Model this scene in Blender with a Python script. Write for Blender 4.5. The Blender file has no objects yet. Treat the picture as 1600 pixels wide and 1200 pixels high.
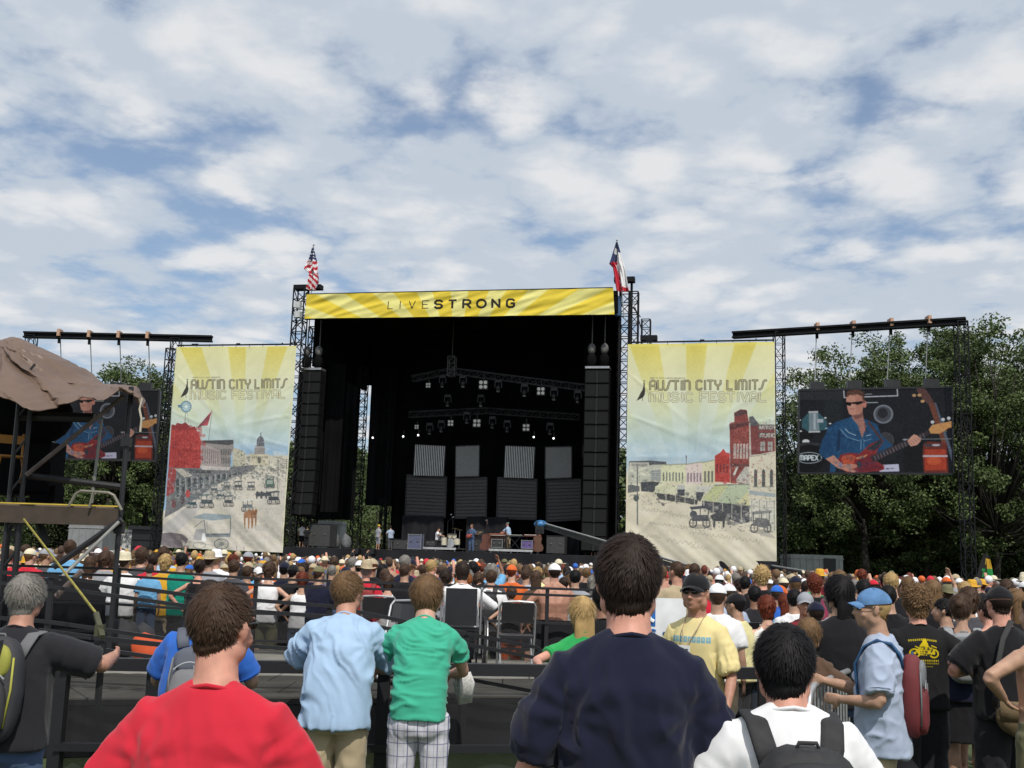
import bpy, math, random
import numpy as np
from mathutils import Vector, Matrix

random.seed(11)
RNG = np.random.default_rng(7)
scene = bpy.context.scene
PI = math.pi

# ------------------------------------------------------------------ camera
FPX = 1750.0                      # focal length in pixels of the 1600 px wide photograph
EYE = 1.8
PITCH = math.atan(278.0 / FPX)
ROLL = math.radians(1.8)
CF = Vector((0, math.cos(PITCH), math.sin(PITCH)))
CU0 = Vector((0, -math.sin(PITCH), math.cos(PITCH)))
CX = Vector((1, 0, 0))
CR = CX * math.cos(ROLL) + CU0 * math.sin(ROLL)
CU = CU0 * math.cos(ROLL) - CX * math.sin(ROLL)
CAM = Vector((0, 0, EYE))
cam_data = bpy.data.cameras.new('camera')
cam_data.sensor_width = 36.0
cam_data.lens = FPX / 1600 * 36
cam_data.clip_start = 0.05
cam_data.clip_end = 3000
cam = bpy.data.objects.new('camera', cam_data)
scene.collection.objects.link(cam)
M = Matrix((CR, CU, -CF)).transposed().to_4x4()
M.translation = CAM
cam.matrix_world = M
scene.camera = cam

# ------------------------------------------------------------------ sky and sun
SUN_EL, SUN_AZ = math.radians(53), math.radians(16)     # azimuth: to the right of straight behind the camera
SUN_DIR = Vector((math.sin(SUN_AZ) * math.cos(SUN_EL), -math.cos(SUN_AZ) * math.cos(SUN_EL), math.sin(SUN_EL)))
world = bpy.data.worlds.new('World'); scene.world = world
world.use_nodes = True
nt = world.node_tree; nt.nodes.clear()
def wn(t, **k):
    n = nt.nodes.new(t)
    for a, b in k.items(): setattr(n, a, b)
    return n
L = nt.links.new
def wmath(op, a, b=None, c=None):
    n = wn('ShaderNodeMath', operation=op)
    for i, v in enumerate((a, b, c)):
        if v is None: continue
        if isinstance(v, (int, float)): n.inputs[i].default_value = v
        else: L(v, n.inputs[i])
    return n.outputs[0]
skyt = wn('ShaderNodeTexSky', sky_type='NISHITA', sun_disc=False)
skyt.sun_elevation = SUN_EL
skyt.sun_rotation = math.atan2(SUN_DIR.x, SUN_DIR.y)
skyt.air_density = 1.0; skyt.dust_density = 1.6; skyt.ozone_density = 1.5
tc = wn('ShaderNodeTexCoord')
sep = wn('ShaderNodeSeparateXYZ'); L(tc.outputs['Generated'], sep.inputs[0])
zc = wmath('ADD', wmath('MAXIMUM', sep.outputs[2], 0.0), 0.10)
cu = wmath('DIVIDE', sep.outputs[0], zc); cv = wmath('DIVIDE', sep.outputs[1], zc)
comb = wn('ShaderNodeCombineXYZ'); L(cu, comb.inputs[0]); L(cv, comb.inputs[1]); comb.inputs[2].default_value = 3.1
def wnoise(scale, detail, rough, dist=0.0, off=(0, 0, 0), sc=(1, 1, 1), rot=0.0):
    mp = wn('ShaderNodeMapping'); L(comb.outputs[0], mp.inputs[0])
    mp.inputs['Location'].default_value = off; mp.inputs['Scale'].default_value = sc
    mp.inputs['Rotation'].default_value = (0, 0, rot)
    n = wn('ShaderNodeTexNoise'); L(mp.outputs[0], n.inputs['Vector'])
    n.inputs['Scale'].default_value = scale; n.inputs['Detail'].default_value = detail
    n.inputs['Roughness'].default_value = rough; n.inputs['Distortion'].default_value = dist
    return n.outputs['Fac']
big = wnoise(0.85, 2, 0.5, 0.0, (3.9, 2.3, 0))
mid = wnoise(2.7, 4, 0.5, 0.0, (6.4, 1.7, 0), (1, .85, 1), 0.5)
fine = wnoise(6.0, 10, 0.62, 0.0, (5, 2, 0), (1, .85, 1), 0.5)
# rounded cloudlets: cells with noisy rims
wv = wn('ShaderNodeTexNoise'); L(comb.outputs[0], wv.inputs['Vector']); wv.inputs['Scale'].default_value = 3.5; wv.inputs['Detail'].default_value = 5
wa = wn('ShaderNodeVectorMath', operation='SUBTRACT'); L(wv.outputs['Color'], wa.inputs[0]); wa.inputs[1].default_value = (.5, .5, .5)
wb = wn('ShaderNodeVectorMath', operation='SCALE'); L(wa.outputs[0], wb.inputs[0]); wb.inputs['Scale'].default_value = 0.42
wc_ = wn('ShaderNodeVectorMath', operation='ADD'); L(comb.outputs[0], wc_.inputs[0]); L(wb.outputs[0], wc_.inputs[1])
vor = wn('ShaderNodeTexVoronoi', feature='F1'); L(wc_.outputs[0], vor.inputs['Vector']); vor.inputs['Scale'].default_value = 4.2
cell = wmath('SUBTRACT', 0.85, vor.outputs['Distance'])
cov = wmath('ADD', wmath('ADD', wmath('ADD', wmath('MULTIPLY', big, 0.34), wmath('MULTIPLY', mid, 0.34)), wmath('MULTIPLY', fine, 0.36)), wmath('MULTIPLY', cell, 0.20))
mr = wn('ShaderNodeMapRange', interpolation_type='SMOOTHSTEP'); L(cov, mr.inputs[0])
mr.inputs[1].default_value = 0.452; mr.inputs[2].default_value = 0.588
mr.inputs[3].default_value = 0.20; mr.inputs[4].default_value = 0.97
shade = wmath('ADD', wmath('MULTIPLY', wnoise(6.0, 7, 0.55, 0.05, (9, 4, 0), (1, .85, 1), 0.5), 0.5), wmath('MULTIPLY', cell, 0.42))
mr2 = wn('ShaderNodeMapRange', interpolation_type='SMOOTHSTEP'); L(shade, mr2.inputs[0])
mr2.inputs[1].default_value = 0.34; mr2.inputs[2].default_value = 0.56
cmix = wn('ShaderNodeMix', data_type='RGBA'); L(mr2.outputs[0], cmix.inputs['Factor'])
cmix.inputs['A'].default_value = (5.5, 6.15, 7.0, 1); cmix.inputs['B'].default_value = (7.9, 8.0, 8.15, 1)
tint = wn('ShaderNodeMix', data_type='RGBA', blend_type='MULTIPLY'); tint.inputs['Factor'].default_value = 1.0
L(skyt.outputs[0], tint.inputs['A']); tint.inputs['B'].default_value = (1.10, 1.19, 1.25, 1)
smix = wn('ShaderNodeMix', data_type='RGBA'); L(mr.outputs[0], smix.inputs['Factor'])
L(tint.outputs['Result'], smix.inputs['A']); L(cmix.outputs['Result'], smix.inputs['B'])
bg = wn('ShaderNodeBackground'); bg.inputs['Strength'].default_value = 0.10
L(smix.outputs['Result'], bg.inputs['Color'])
wo = wn('ShaderNodeOutputWorld'); L(bg.outputs[0], wo.inputs[0])

sun_data = bpy.data.lights.new('sun', 'SUN'); sun_data.energy = 3.3; sun_data.angle = math.radians(0.6)
sun_data.color = (1.0, 0.95, 0.87)
sun = bpy.data.objects.new('sun', sun_data); scene.collection.objects.link(sun)
sun.rotation_euler = SUN_DIR.to_track_quat('Z', 'Y').to_euler()

vs = scene.view_settings
vs.view_transform = 'Standard'; vs.look = 'None'; vs.exposure = 0.0; vs.gamma = 1.0
vs.use_curve_mapping = False
scene.cycles.max_bounces = 6
scene.cycles.use_denoising = True

# ------------------------------------------------------------------ pixel rays
def ray(px, py):
    return CF + CR * ((px - 800) / FPX) + CU * ((600 - py) / FPX)
def at(px, py, Y):
    """world point seen at photo pixel (px,py) at distance Y north of the camera"""
    d = ray(px, py); return CAM + d * (Y / d.y)
def gnd(px, py, z=0.0):
    d = ray(px, py); return CAM + d * ((z - EYE) / d.z)
# stage frame: u along the stage front, b towards its back, z up
SA = math.radians(12.0)
SU = Vector((math.cos(SA), -math.sin(SA), 0)); SB = Vector((math.sin(SA), math.cos(SA), 0))
S0 = at(720, 870, 72.0); S0.z = 0
def st(u, b, z): return S0 + SU * u + SB * b + Vector((0, 0, z))
def suv(px, py, b=0.0):
    d = ray(px, py); t = (S0 - CAM).dot(SB) + b
    p = CAM + d * (t / d.dot(SB)) - S0
    return p.dot(SU), p.z
SROT = -SA

# ------------------------------------------------------------------ object helpers
COL = scene.collection
def tagd(o, label=None, cat=None, group=None, kind=None):
    if label: o['label'] = label
    if cat: o['category'] = cat
    if group: o['group'] = group
    if kind: o['kind'] = kind
    return o
def empty(name, loc=(0, 0, 0), rz=0.0, label=None, cat=None, group=None):
    o = bpy.data.objects.new(name, None); COL.objects.link(o)
    o.location = loc; o.rotation_euler = (0, 0, rz); o.empty_display_size = 0.2
    return tagd(o, label, cat, group)
def link_mesh(name, me, mats=(), parent=None, smooth=False):
    o = bpy.data.objects.new(name, me); COL.objects.link(o)
    for m in mats: me.materials.append(m)
    if parent: o.parent = parent
    if smooth: me.polygons.foreach_set('use_smooth', [True] * len(me.polygons))
    return o
def copy_tree(o, parent=None):
    c = o.copy(); COL.objects.link(c)
    if parent is not None: c.parent = parent
    for ch in o.children: copy_tree(ch, c)
    return c

class MB:
    """mesh collector: boxes, bars, tubes, lofts; one build() is one object"""
    def __init__(s): s.v = []; s.f = []; s.m = []; s.uv = None
    def add(s, vs_, fs_, mi=0):
        n = len(s.v); s.v.extend([tuple(v) for v in vs_]); s.f.extend([tuple(i + n for i in f) for f in fs_]); s.m.extend([mi] * len(fs_))
        return s
    def box(s, c, d, rz=0.0, mi=0, R=None):
        if R is None: R = Matrix.Rotation(rz, 3, 'Z')
        c = Vector(c)
        P = [c + R @ Vector((x * d[0] / 2, y * d[1] / 2, z * d[2] / 2)) for x in (-1, 1) for y in (-1, 1) for z in (-1, 1)]
        return s.add(P, [(0, 1, 3, 2), (4, 6, 7, 5), (0, 4, 5, 1), (2, 3, 7, 6), (0, 2, 6, 4), (1, 5, 7, 3)], mi)
    def bar(s, a, b, w=.05, h=None, mi=0, up=Vector((0, 0, 1))):
        a = Vector(a); b = Vector(b); d = (b - a); Lh = d.length
        if Lh < 1e-6: return s
        d /= Lh; x = d.cross(up)
        if x.length < 1e-3: x = d.cross(Vector((0, 1, 0)))
        x.normalize(); z = x.cross(d); R = Matrix((x, d, z)).transposed()
        return s.box((a + b) / 2, (w, Lh, h or w), mi=mi, R=R)
    def loft(s, rings, cap=True, mi=0):
        n = len(rings[0]); V = [p for r in rings for p in r]; F = []
        for i in range(len(rings) - 1):
            for j in range(n):
                k = (j + 1) % n
                F.append((i * n + j, i * n + k, (i + 1) * n + k, (i + 1) * n + j))
        if cap:
            F.append(tuple(range(n - 1, -1, -1))); b = (len(rings) - 1) * n; F.append(tuple(range(b, b + n)))
        return s.add(V, F, mi)
    def tube(s, pts, r, n=8, mi=0, hint=None, e=2.0):
        pts = [Vector(p) for p in pts]
        if not isinstance(r, (list, tuple)): r = [r] * len(pts)
        rings = []
        px_ = None
        for i, p in enumerate(pts):
            t = (pts[min(i + 1, len(pts) - 1)] - pts[max(i - 1, 0)])
            t = t.normalized() if t.length > 1e-9 else Vector((0, 0, 1))
            h = Vector(hint) if hint is not None else (px_ if px_ is not None else (Vector((1, 0, 0)) if abs(t.x) < .8 else Vector((0, 1, 0))))
            x = h - t * h.dot(t)
            if x.length < 1e-5: x = t.orthogonal()
            x.normalize(); y = t.cross(x); px_ = x
            rr = r[i]; rx, ry = rr if isinstance(rr, (tuple, list)) else (rr, rr)
            ring = []
            for k in range(n):
                a = 2 * PI * k / n; ca, sa = math.cos(a), math.sin(a)
                ring.append(p + x * (rx * math.copysign(abs(ca) ** (2 / e), ca)) + y * (ry * math.copysign(abs(sa) ** (2 / e), sa)))
            rings.append(ring)
        return s.loft(rings, mi=mi)
    def ell(s, c, r, R=None, n=12, m=8, mi=0):
        c = Vector(c); V = []; F = []
        for i in range(m + 1):
            th = PI * i / m
            for j in range(n):
                ph = 2 * PI * j / n
                v = Vector((math.sin(th) * math.cos(ph) * r[0], math.sin(th) * math.sin(ph) * r[1], math.cos(th) * r[2]))
                V.append(c + (R @ v if R is not None else v))
        for i in range(m):
            for j in range(n):
                k = (j + 1) % n
                F.append((i * n + j, (i + 1) * n + j, (i + 1) * n + k, i * n + k))
        return s.add(V, F, mi)
    def quad(s, a, b, c, d, mi=0): return s.add([a, b, c, d], [(0, 1, 2, 3)], mi)
    def mesh(s, name='mesh'):
        me = bpy.data.meshes.new(name); me.from_pydata(s.v, [], s.f)
        if any(s.m): me.polygons.foreach_set('material_index', s.m)
        me.update(); return me
    def build(s, name, mats, parent=None, smooth=False):
        if not isinstance(mats, (list, tuple)): mats = [mats]
        return link_mesh(name, s.mesh(name), mats, parent, smooth)

# ------------------------------------------------------------------ vector noise
_perm = np.random.default_rng(3).permutation(256); _perm = np.concatenate([_perm, _perm, _perm])
_grad = np.random.default_rng(4).normal(size=(256, 3)); _grad /= np.linalg.norm(_grad, axis=1)[:, None]
def pnoise(P):
    P = np.asarray(P, float); I = np.floor(P).astype(int); Fr = P - I; I &= 255
    w = Fr * Fr * Fr * (Fr * (Fr * 6 - 15) + 10); out = 0
    for dx in (0, 1):
        for dy in (0, 1):
            for dz in (0, 1):
                h = _perm[_perm[_perm[(I[:, 0] + dx) & 255] + ((I[:, 1] + dy) & 255)] + ((I[:, 2] + dz) & 255)]
                g = _grad[h]; d = Fr - np.array([dx, dy, dz])
                ww = (w[:, 0] if dx else 1 - w[:, 0]) * (w[:, 1] if dy else 1 - w[:, 1]) * (w[:, 2] if dz else 1 - w[:, 2])
                out = out + ww * (g * d).sum(1)
    return out * 1.5
def fbm(P, o=3):
    P = np.asarray(P, float); s = 0; a = 1
    for i in range(o): s = s + a * pnoise(P * 2 ** i + 17 * i); a *= .5
    return s

# ------------------------------------------------------------------ materials
_mats = {}
def srgb(r, g, b):
    f = lambda c: (c / 255 / 12.92) if c / 255 <= .04045 else ((c / 255 + .055) / 1.055) ** 2.4
    return (f(r), f(g), f(b))
def mat(name, col, rough=.8, metal=0.0, var=.12, vscale=6.0, bump=0.0, bscale=60.0, spec=.5, sss=0.0, emit=None, coat=0.0, island=0.0, sheen=0.0):
    if name in _mats: return _mats[name]
    m = bpy.data.materials.new(name); m.use_nodes = True; N = m.node_tree.nodes; Lk = m.node_tree.links.new
    b = N['Principled BSDF']; b.inputs['Roughness'].default_value = rough; b.inputs['Metallic'].default_value = metal
    b.inputs['Specular IOR Level'].default_value = spec
    if coat: b.inputs['Coat Weight'].default_value = coat
    if sheen: b.inputs['Sheen Weight'].default_value = sheen
    if sss:
        b.inputs['Subsurface Weight'].default_value = sss; b.inputs['Subsurface Radius'].default_value = (1.0, .35, .2); b.inputs['Subsurface Scale'].default_value = .012
    t = N.new('ShaderNodeTexCoord')
    n = N.new('ShaderNodeTexNoise'); n.inputs['Scale'].default_value = vscale; n.inputs['Detail'].default_value = 5
    Lk(t.outputs['Object'], n.inputs['Vector'])
    r = N.new('ShaderNodeMapRange'); Lk(n.outputs['Fac'], r.inputs[0]); r.inputs[1].default_value = .3; r.inputs[2].default_value = .7
    r.inputs[3].default_value = 1 - var; r.inputs[4].default_value = 1 + var
    mx = N.new('ShaderNodeMix'); mx.data_type = 'RGBA'; mx.blend_type = 'MULTIPLY'; mx.inputs['Factor'].default_value = 1
    mx.inputs['A'].default_value = (*col[:3], 1); Lk(r.outputs[0], mx.inputs['B']); out = mx.outputs['Result']
    if island:
        g = N.new('ShaderNodeNewGeometry'); r2 = N.new('ShaderNodeMapRange'); Lk(g.outputs['Random Per Island'], r2.inputs[0])
        r2.inputs[3].default_value = 1 - island; r2.inputs[4].default_value = 1 + island
        m2 = N.new('ShaderNodeMix'); m2.data_type = 'RGBA'; m2.blend_type = 'MULTIPLY'; m2.inputs['Factor'].default_value = 1
        Lk(out, m2.inputs['A']); Lk(r2.outputs[0], m2.inputs['B']); out = m2.outputs['Result']
    Lk(out, b.inputs['Base Color'])
    if bump:
        n2 = N.new('ShaderNodeTexNoise'); n2.inputs['Scale'].default_value = bscale; n2.inputs['Detail'].default_value = 3
        Lk(t.outputs['Object'], n2.inputs['Vector'])
        bp = N.new('ShaderNodeBump'); bp.inputs['Strength'].default_value = bump; bp.inputs['Distance'].default_value = .01
        Lk(n2.outputs['Fac'], bp.inputs['Height']); Lk(bp.outputs[0], b.inputs['Normal'])
    if emit:
        b.inputs['Emission Color'].default_value = (*emit[:3], 1); b.inputs['Emission Strength'].default_value = emit[3]
    _mats[name] = m; return m
def cloth(name, col, var=.06): return mat('cloth ' + name, col, .92, var=var, vscale=9, bump=.05, bscale=300, spec=.12, sheen=.15)
def skin(name, col): return mat('skin ' + name, col, .52, var=.17, vscale=17, bump=.08, bscale=160, spec=.35, sss=.12)
def hairm(name, col): return mat('hair ' + name, col, .6, var=.2, vscale=14, spec=.18, island=.16)
BLACKM = mat('black painted steel', (.014, .014, .017), .45, var=.25, vscale=3, bump=.1, bscale=40)
BLACKW = mat('worn black steel', (.02, .02, .024), .4, var=.35, vscale=5, bump=.1, bscale=40)
BLACKC = mat('black drape cloth', (.006, .006, .007), .95, var=.3, vscale=.6, bump=.3, bscale=3, spec=.1)
SKIRT = mat('dark skirt cloth', (.022, .022, .026), .9, var=.3, vscale=.6, bump=.4, bscale=2, spec=.1)
TRUSS = mat('dark truss steel', (.009, .0095, .012), .7, var=.3, vscale=2, spec=.2)
ALU = mat('bare aluminium', (.45, .45, .46), .35, .8, var=.15)
GALV = mat('galvanised steel', (.42, .43, .44), .45, .6, var=.15, vscale=20)
# ------------------------------------------------------------------ flat print, painted in code
def homog(src, dst):
    A = []; B = []
    for (x, y), (u, v) in zip(src, dst):
        A.append([x, y, 1, 0, 0, 0, -u * x, -u * y]); B.append(u)
        A.append([0, 0, 0, x, y, 1, -v * x, -v * y]); B.append(v)
    h = np.linalg.solve(np.array(A, float), np.array(B, float)); return np.append(h, 1).reshape(3, 3)
class Cv:
    """a small painter: corners = where the sheet's corners lie in drawing units"""
    def __init__(s, w, h, corners=None, bg=(128, 128, 128)):
        s.w, s.h = w, h; s.a = np.ones((h, w, 3)) * np.array(bg, float)
        corners = corners or [(0, 0), (w, 0), (w, h), (0, h)]
        s.H = homog(corners, [(0, 0), (w, 0), (w, h), (0, h)])
        Hi = np.linalg.inv(s.H); X, Y = np.meshgrid(np.arange(w) + .5, np.arange(h) + .5)
        q = np.stack([X, Y, np.ones_like(X)], -1) @ Hi.T; s.X = q[..., 0] / q[..., 2]; s.Y = q[..., 1] / q[..., 2]
    def tr(s, P):
        P = np.array(P, float); q = np.c_[P, np.ones(len(P))] @ s.H.T; return q[:, :2] / q[:, 2:]
    def poly(s, P, col, al=1.0):
        P = s.tr(P); x0, y0 = np.floor(P.min(0)).astype(int); x1, y1 = np.ceil(P.max(0)).astype(int) + 1
        x0 = max(x0, 0); y0 = max(y0, 0); x1 = min(x1, s.w); y1 = min(y1, s.h)
        if x1 <= x0 or y1 <= y0: return
        cov = 0
        for oy in (.25, .75):
            for ox in (.25, .75):
                X, Y = np.meshgrid(np.arange(x0, x1) + ox, np.arange(y0, y1) + oy); ins = np.zeros(X.shape, bool)
                for i in range(len(P)):
                    ax, ay = P[i]; bx, by = P[(i + 1) % len(P)]
                    if ay == by: continue
                    c = ((ay > Y) != (by > Y)) & (X < (bx - ax) * (Y - ay) / (by - ay) + ax); ins ^= c
                cov = cov + ins * .25
        k = (cov * al)[..., None]; R = s.a[y0:y1, x0:x1]; R[:] = R * (1 - k) + np.array(col, float) * k
    def line(s, P, w, col, al=1.0):
        for (ax, ay), (bx, by) in zip(P[:-1], P[1:]):
            d = math.hypot(bx - ax, by - ay) or 1; nx, ny = -(by - ay) / d * w / 2, (bx - ax) / d * w / 2
            ex, ey = (bx - ax) / d * w * .3, (by - ay) / d * w * .3
            s.poly([(ax + nx - ex, ay + ny - ey), (bx + nx + ex, by + ny + ey), (bx - nx + ex, by - ny + ey), (ax - nx - ex, ay - ny - ey)], col, al)
    def ell(s, cx, cy, rx, ry, col, al=1.0, n=22, a0=0, a1=2 * PI):
        s.poly([(cx + rx * math.cos(a0 + (a1 - a0) * i / n), cy + ry * math.sin(a0 + (a1 - a0) * i / n)) for i in range(n)], col, al)
    def ring(s, cx, cy, rx, ry, w, col, al=1.0, n=26):
        s.line([(cx + rx * math.cos(2 * PI * i / n), cy + ry * math.sin(2 * PI * i / n)) for i in range(n + 1)], w, col, al)
    def rect(s, x0, y0, x1, y1, col, al=1.0): s.poly([(x0, y0), (x1, y0), (x1, y1), (x0, y1)], col, al)
    def mottle(s, x0, y0, x1, y1, n, size, cols, al=.5, seed=1):
        r = random.Random(seed)
        for _ in range(n):
            x = r.uniform(x0, x1); y = r.uniform(y0, y1); w = size * r.uniform(.4, 1.6); h = size * r.uniform(.3, 1.2)
            s.poly([(x, y), (x + w, y + r.uniform(-.3, .3) * h), (x + w * .9, y + h), (x + w * .1, y + h * .8)], r.choice(cols), al)
    def soften(s, blur=1, grain=6, grey=.1, seed=1, fade=0.0):
        a = s.a * (1 - fade) + np.array((216., 212., 198.)) * fade
        for _ in range(blur):
            b = np.pad(a, ((1, 1), (1, 1), (0, 0)), 'edge'); a = (b[:-2, 1:-1] + b[2:, 1:-1] + b[1:-1, :-2] + b[1:-1, 2:] + 2 * a) / 6
        r = np.random.default_rng(seed); g = r.normal(0, grain, a.shape[:2] + (1,)); q = r.normal(0, grain * .9, (a.shape[0] // 5 + 1, a.shape[1] // 4 + 1)); q = np.kron(q, np.ones((5, 4)))[:a.shape[0], :a.shape[1], None]
        dark = np.clip((235 - a.mean(-1, keepdims=True)) / 120, .15, 1); a = a + (g + q) * dark; m = a.mean(-1, keepdims=True); s.a = a * (1 - grey) + m * grey
    def image(s, name):
        im = bpy.data.images.new(name, s.w, s.h); a = np.ones((s.h, s.w, 4), np.float32)
        a[..., :3] = np.clip(s.a, 0, 255)[::-1] / 255; im.pixels.foreach_set(a.ravel()); im.update(); im.pack(); return im

_G = {  # stroke letters on a 4 x 6 field, y down
 'A': [[(0, 6), (0, 1.2), (1, 0), (3, 0), (4, 1.2), (4, 6)], [(0, 3.4), (4, 3.4)]], 'B': [[(0, 0), (0, 6), (3, 6), (4, 5), (4, 4), (3, 3), (0, 3)], [(0, 0), (3, 0), (3.8, 1), (3.8, 2), (3, 3)]],
 'C': [[(4, .8), (3, 0), (1, 0), (0, 1), (0, 5), (1, 6), (3, 6), (4, 5.2)]], 'D': [[(0, 0), (0, 6), (2.6, 6), (4, 4.6), (4, 1.4), (2.6, 0), (0, 0)]],
 'E': [[(4, 0), (0, 0), (0, 6), (4, 6)], [(0, 3), (3.2, 3)]], 'F': [[(4, 0), (0, 0), (0, 6)], [(0, 3), (3.2, 3)]],
 'G': [[(4, 1), (3, 0), (1, 0), (0, 1), (0, 5), (1, 6), (3, 6), (4, 5), (4, 3.2), (2.4, 3.2)]], 'H': [[(0, 0), (0, 6)], [(4, 0), (4, 6)], [(0, 3), (4, 3)]],
 'I': [[(2, 0), (2, 6)]], 'L': [[(0, 0), (0, 6), (3.6, 6)]], 'M': [[(0, 6), (0, 1), (1, 0), (3, 0), (3, 6)], [(3, 0), (5, 0), (6, 1), (6, 6)]], 'N': [[(0, 6), (0, 0), (3, 0), (4, 1), (4, 6)]],
 'O': [[(1, 0), (3, 0), (4, 1), (4, 5), (3, 6), (1, 6), (0, 5), (0, 1), (1, 0)]], 'P': [[(0, 6), (0, 0), (3, 0), (4, 1), (4, 2.4), (3, 3.4), (0, 3.4)]],
 'R': [[(0, 6), (0, 0), (3, 0), (4, 1), (4, 2.2), (3, 3.2), (0, 3.2)], [(2, 3.2), (4, 6)]],
 'S': [[(4, .9), (3, 0), (1, 0), (0, 1), (0, 2), (1, 3), (3, 3), (4, 4), (4, 5), (3, 6), (1, 6), (0, 5.1)]],
 's': [[(5, 0), (3.8, 0), (2.8, 1), (1.6, 5), (.6, 6), (-.6, 6)]],
 'T': [[(0, 0), (4, 0)], [(2, 0), (2, 6)]], 'U': [[(0, 0), (0, 5), (1, 6), (3, 6), (4, 5), (4, 0)]], 'V': [[(0, 0), (2, 6), (4, 0)]], 'X': [[(0, 0), (4, 6)], [(4, 0), (0, 6)]],
 'Y': [[(0, 0), (0, 2), (1, 3.1), (3, 3.1), (4, 2), (4, 0)], [(2, 3.1), (2, 6)]], '+': [[(.5, 3), (3.5, 3)], [(2, 1.5), (2, 4.5)]], ' ': []}
def lettering(cv, text, x0, x1, y0, y1, slope, passes, sp=5.6, narrow={'I': 2.8, ' ': 3.4, 'M': 7.6}):
    """text between x0 and x1; baseline drifts by slope; passes = [(stroke width, colour), ...]"""
    adv = [narrow.get(c, sp) for c in text]; W = sum(adv) - (sp - 4); k = (x1 - x0) / W; h = (y1 - y0) / 6
    for w, col in passes:
        x = 0
        for c, ad in zip(text, adv):
            ox = -1.2 if c == 'I' else 0
            for stroke in _G.get(c, []):
                cv.line([(x0 + (x + ox + a) * k, y0 + b * h + (x + a) * k * slope) for a, b in stroke], w, col)
            x += ad

def rays(cv, cx, cy, pale, deep, angs, ytop, ybot, sky):
    t = np.clip((cv.Y - ytop) / (ybot - ytop), 0, 1)[..., None]
    stops = [0, .25, .55, .8, 1]; base = np.stack([np.interp(t[..., 0], stops, [c[i] for c in pale]) for i in range(3)], -1)
    dp = np.stack([np.interp(t[..., 0], stops, [c[i] for c in deep]) for i in range(3)], -1)
    ang = np.degrees(np.arctan2(cv.X - cx, cy - cv.Y)); k = np.zeros(cv.X.shape)
    for a0, a1 in angs: k = np.maximum(k, np.clip(np.minimum(ang - a0, a1 - ang) / .6 + .5, 0, 1))
    cv.a[:] = base * (1 - k[..., None]) + dp * k[..., None]
PALE = [(226, 222, 150), (224, 223, 172), (206, 216, 190), (180, 204, 204), (160, 190, 214)]
DEEP = [(224, 204, 66), (221, 213, 120), (205, 213, 168), (172, 198, 198), (152, 186, 212)]
INK = (70, 66, 58)
def bird(cv, x, y, k):
    cv.poly([(x + a * k, y + b * k) for a, b in [(0, 95), (12, 72), (22, 52), (30, 40), (36, 20), (37, 6), (34, 3), (39, -2), (42, 4), (42, 22), (44, 44), (42, 62), (34, 76), (20, 84)]], (36, 34, 32))
    cv.line([(x + 30 * k, y + 78 * k), (x + 32 * k, y + 96 * k)], 2 * k, (36, 34, 32)); cv.ell(x + 39 * k, y - 8 * k, 4 * k, 4 * k, (60, 90, 100))
def wagon(cv, x, y, k, col, roof, seed=0, horse=None):
    r = random.Random(seed)
    cv.ell(x, y + 18 * k, 26 * k, 5 * k, (120, 112, 104), .6)
    for sx in (-16, 14): cv.ring(x + sx * k, y + 10 * k, 8 * k, 10 * k, 2.2 * k, (50, 52, 58)); cv.line([(x + sx * k, y), (x + sx * k, y + 20 * k)], 1.2 * k, (60, 60, 66)); cv.line([(x + (sx - 8) * k, y + 10 * k), (x + (sx + 8) * k, y + 10 * k)], 1.2 * k, (60, 60, 66))
    cv.poly([(x - 20 * k, y - 8 * k), (x + 18 * k, y - 8 * k), (x + 20 * k, y + 6 * k), (x - 18 * k, y + 6 * k)], col)
    cv.poly([(x - 24 * k, y - 26 * k), (x + 18 * k, y - 30 * k), (x + 24 * k, y - 24 * k), (x - 20 * k, y - 20 * k)], roof)
    for sx in (-18, 0, 18): cv.line([(x + sx * k, y - 24 * k), (x + sx * k, y - 6 * k)], 2 * k, (58, 62, 66))
    if horse:
        cv.poly([(x + a * k, y + b * k) for a, b in [(22, -6), (34, -12), (48, -12), (56, -24), (64, -20), (60, -10), (56, 2), (54, 20), (50, 20), (50, 6), (34, 6), (33, 20), (29, 20), (28, 4)]], horse)
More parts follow.
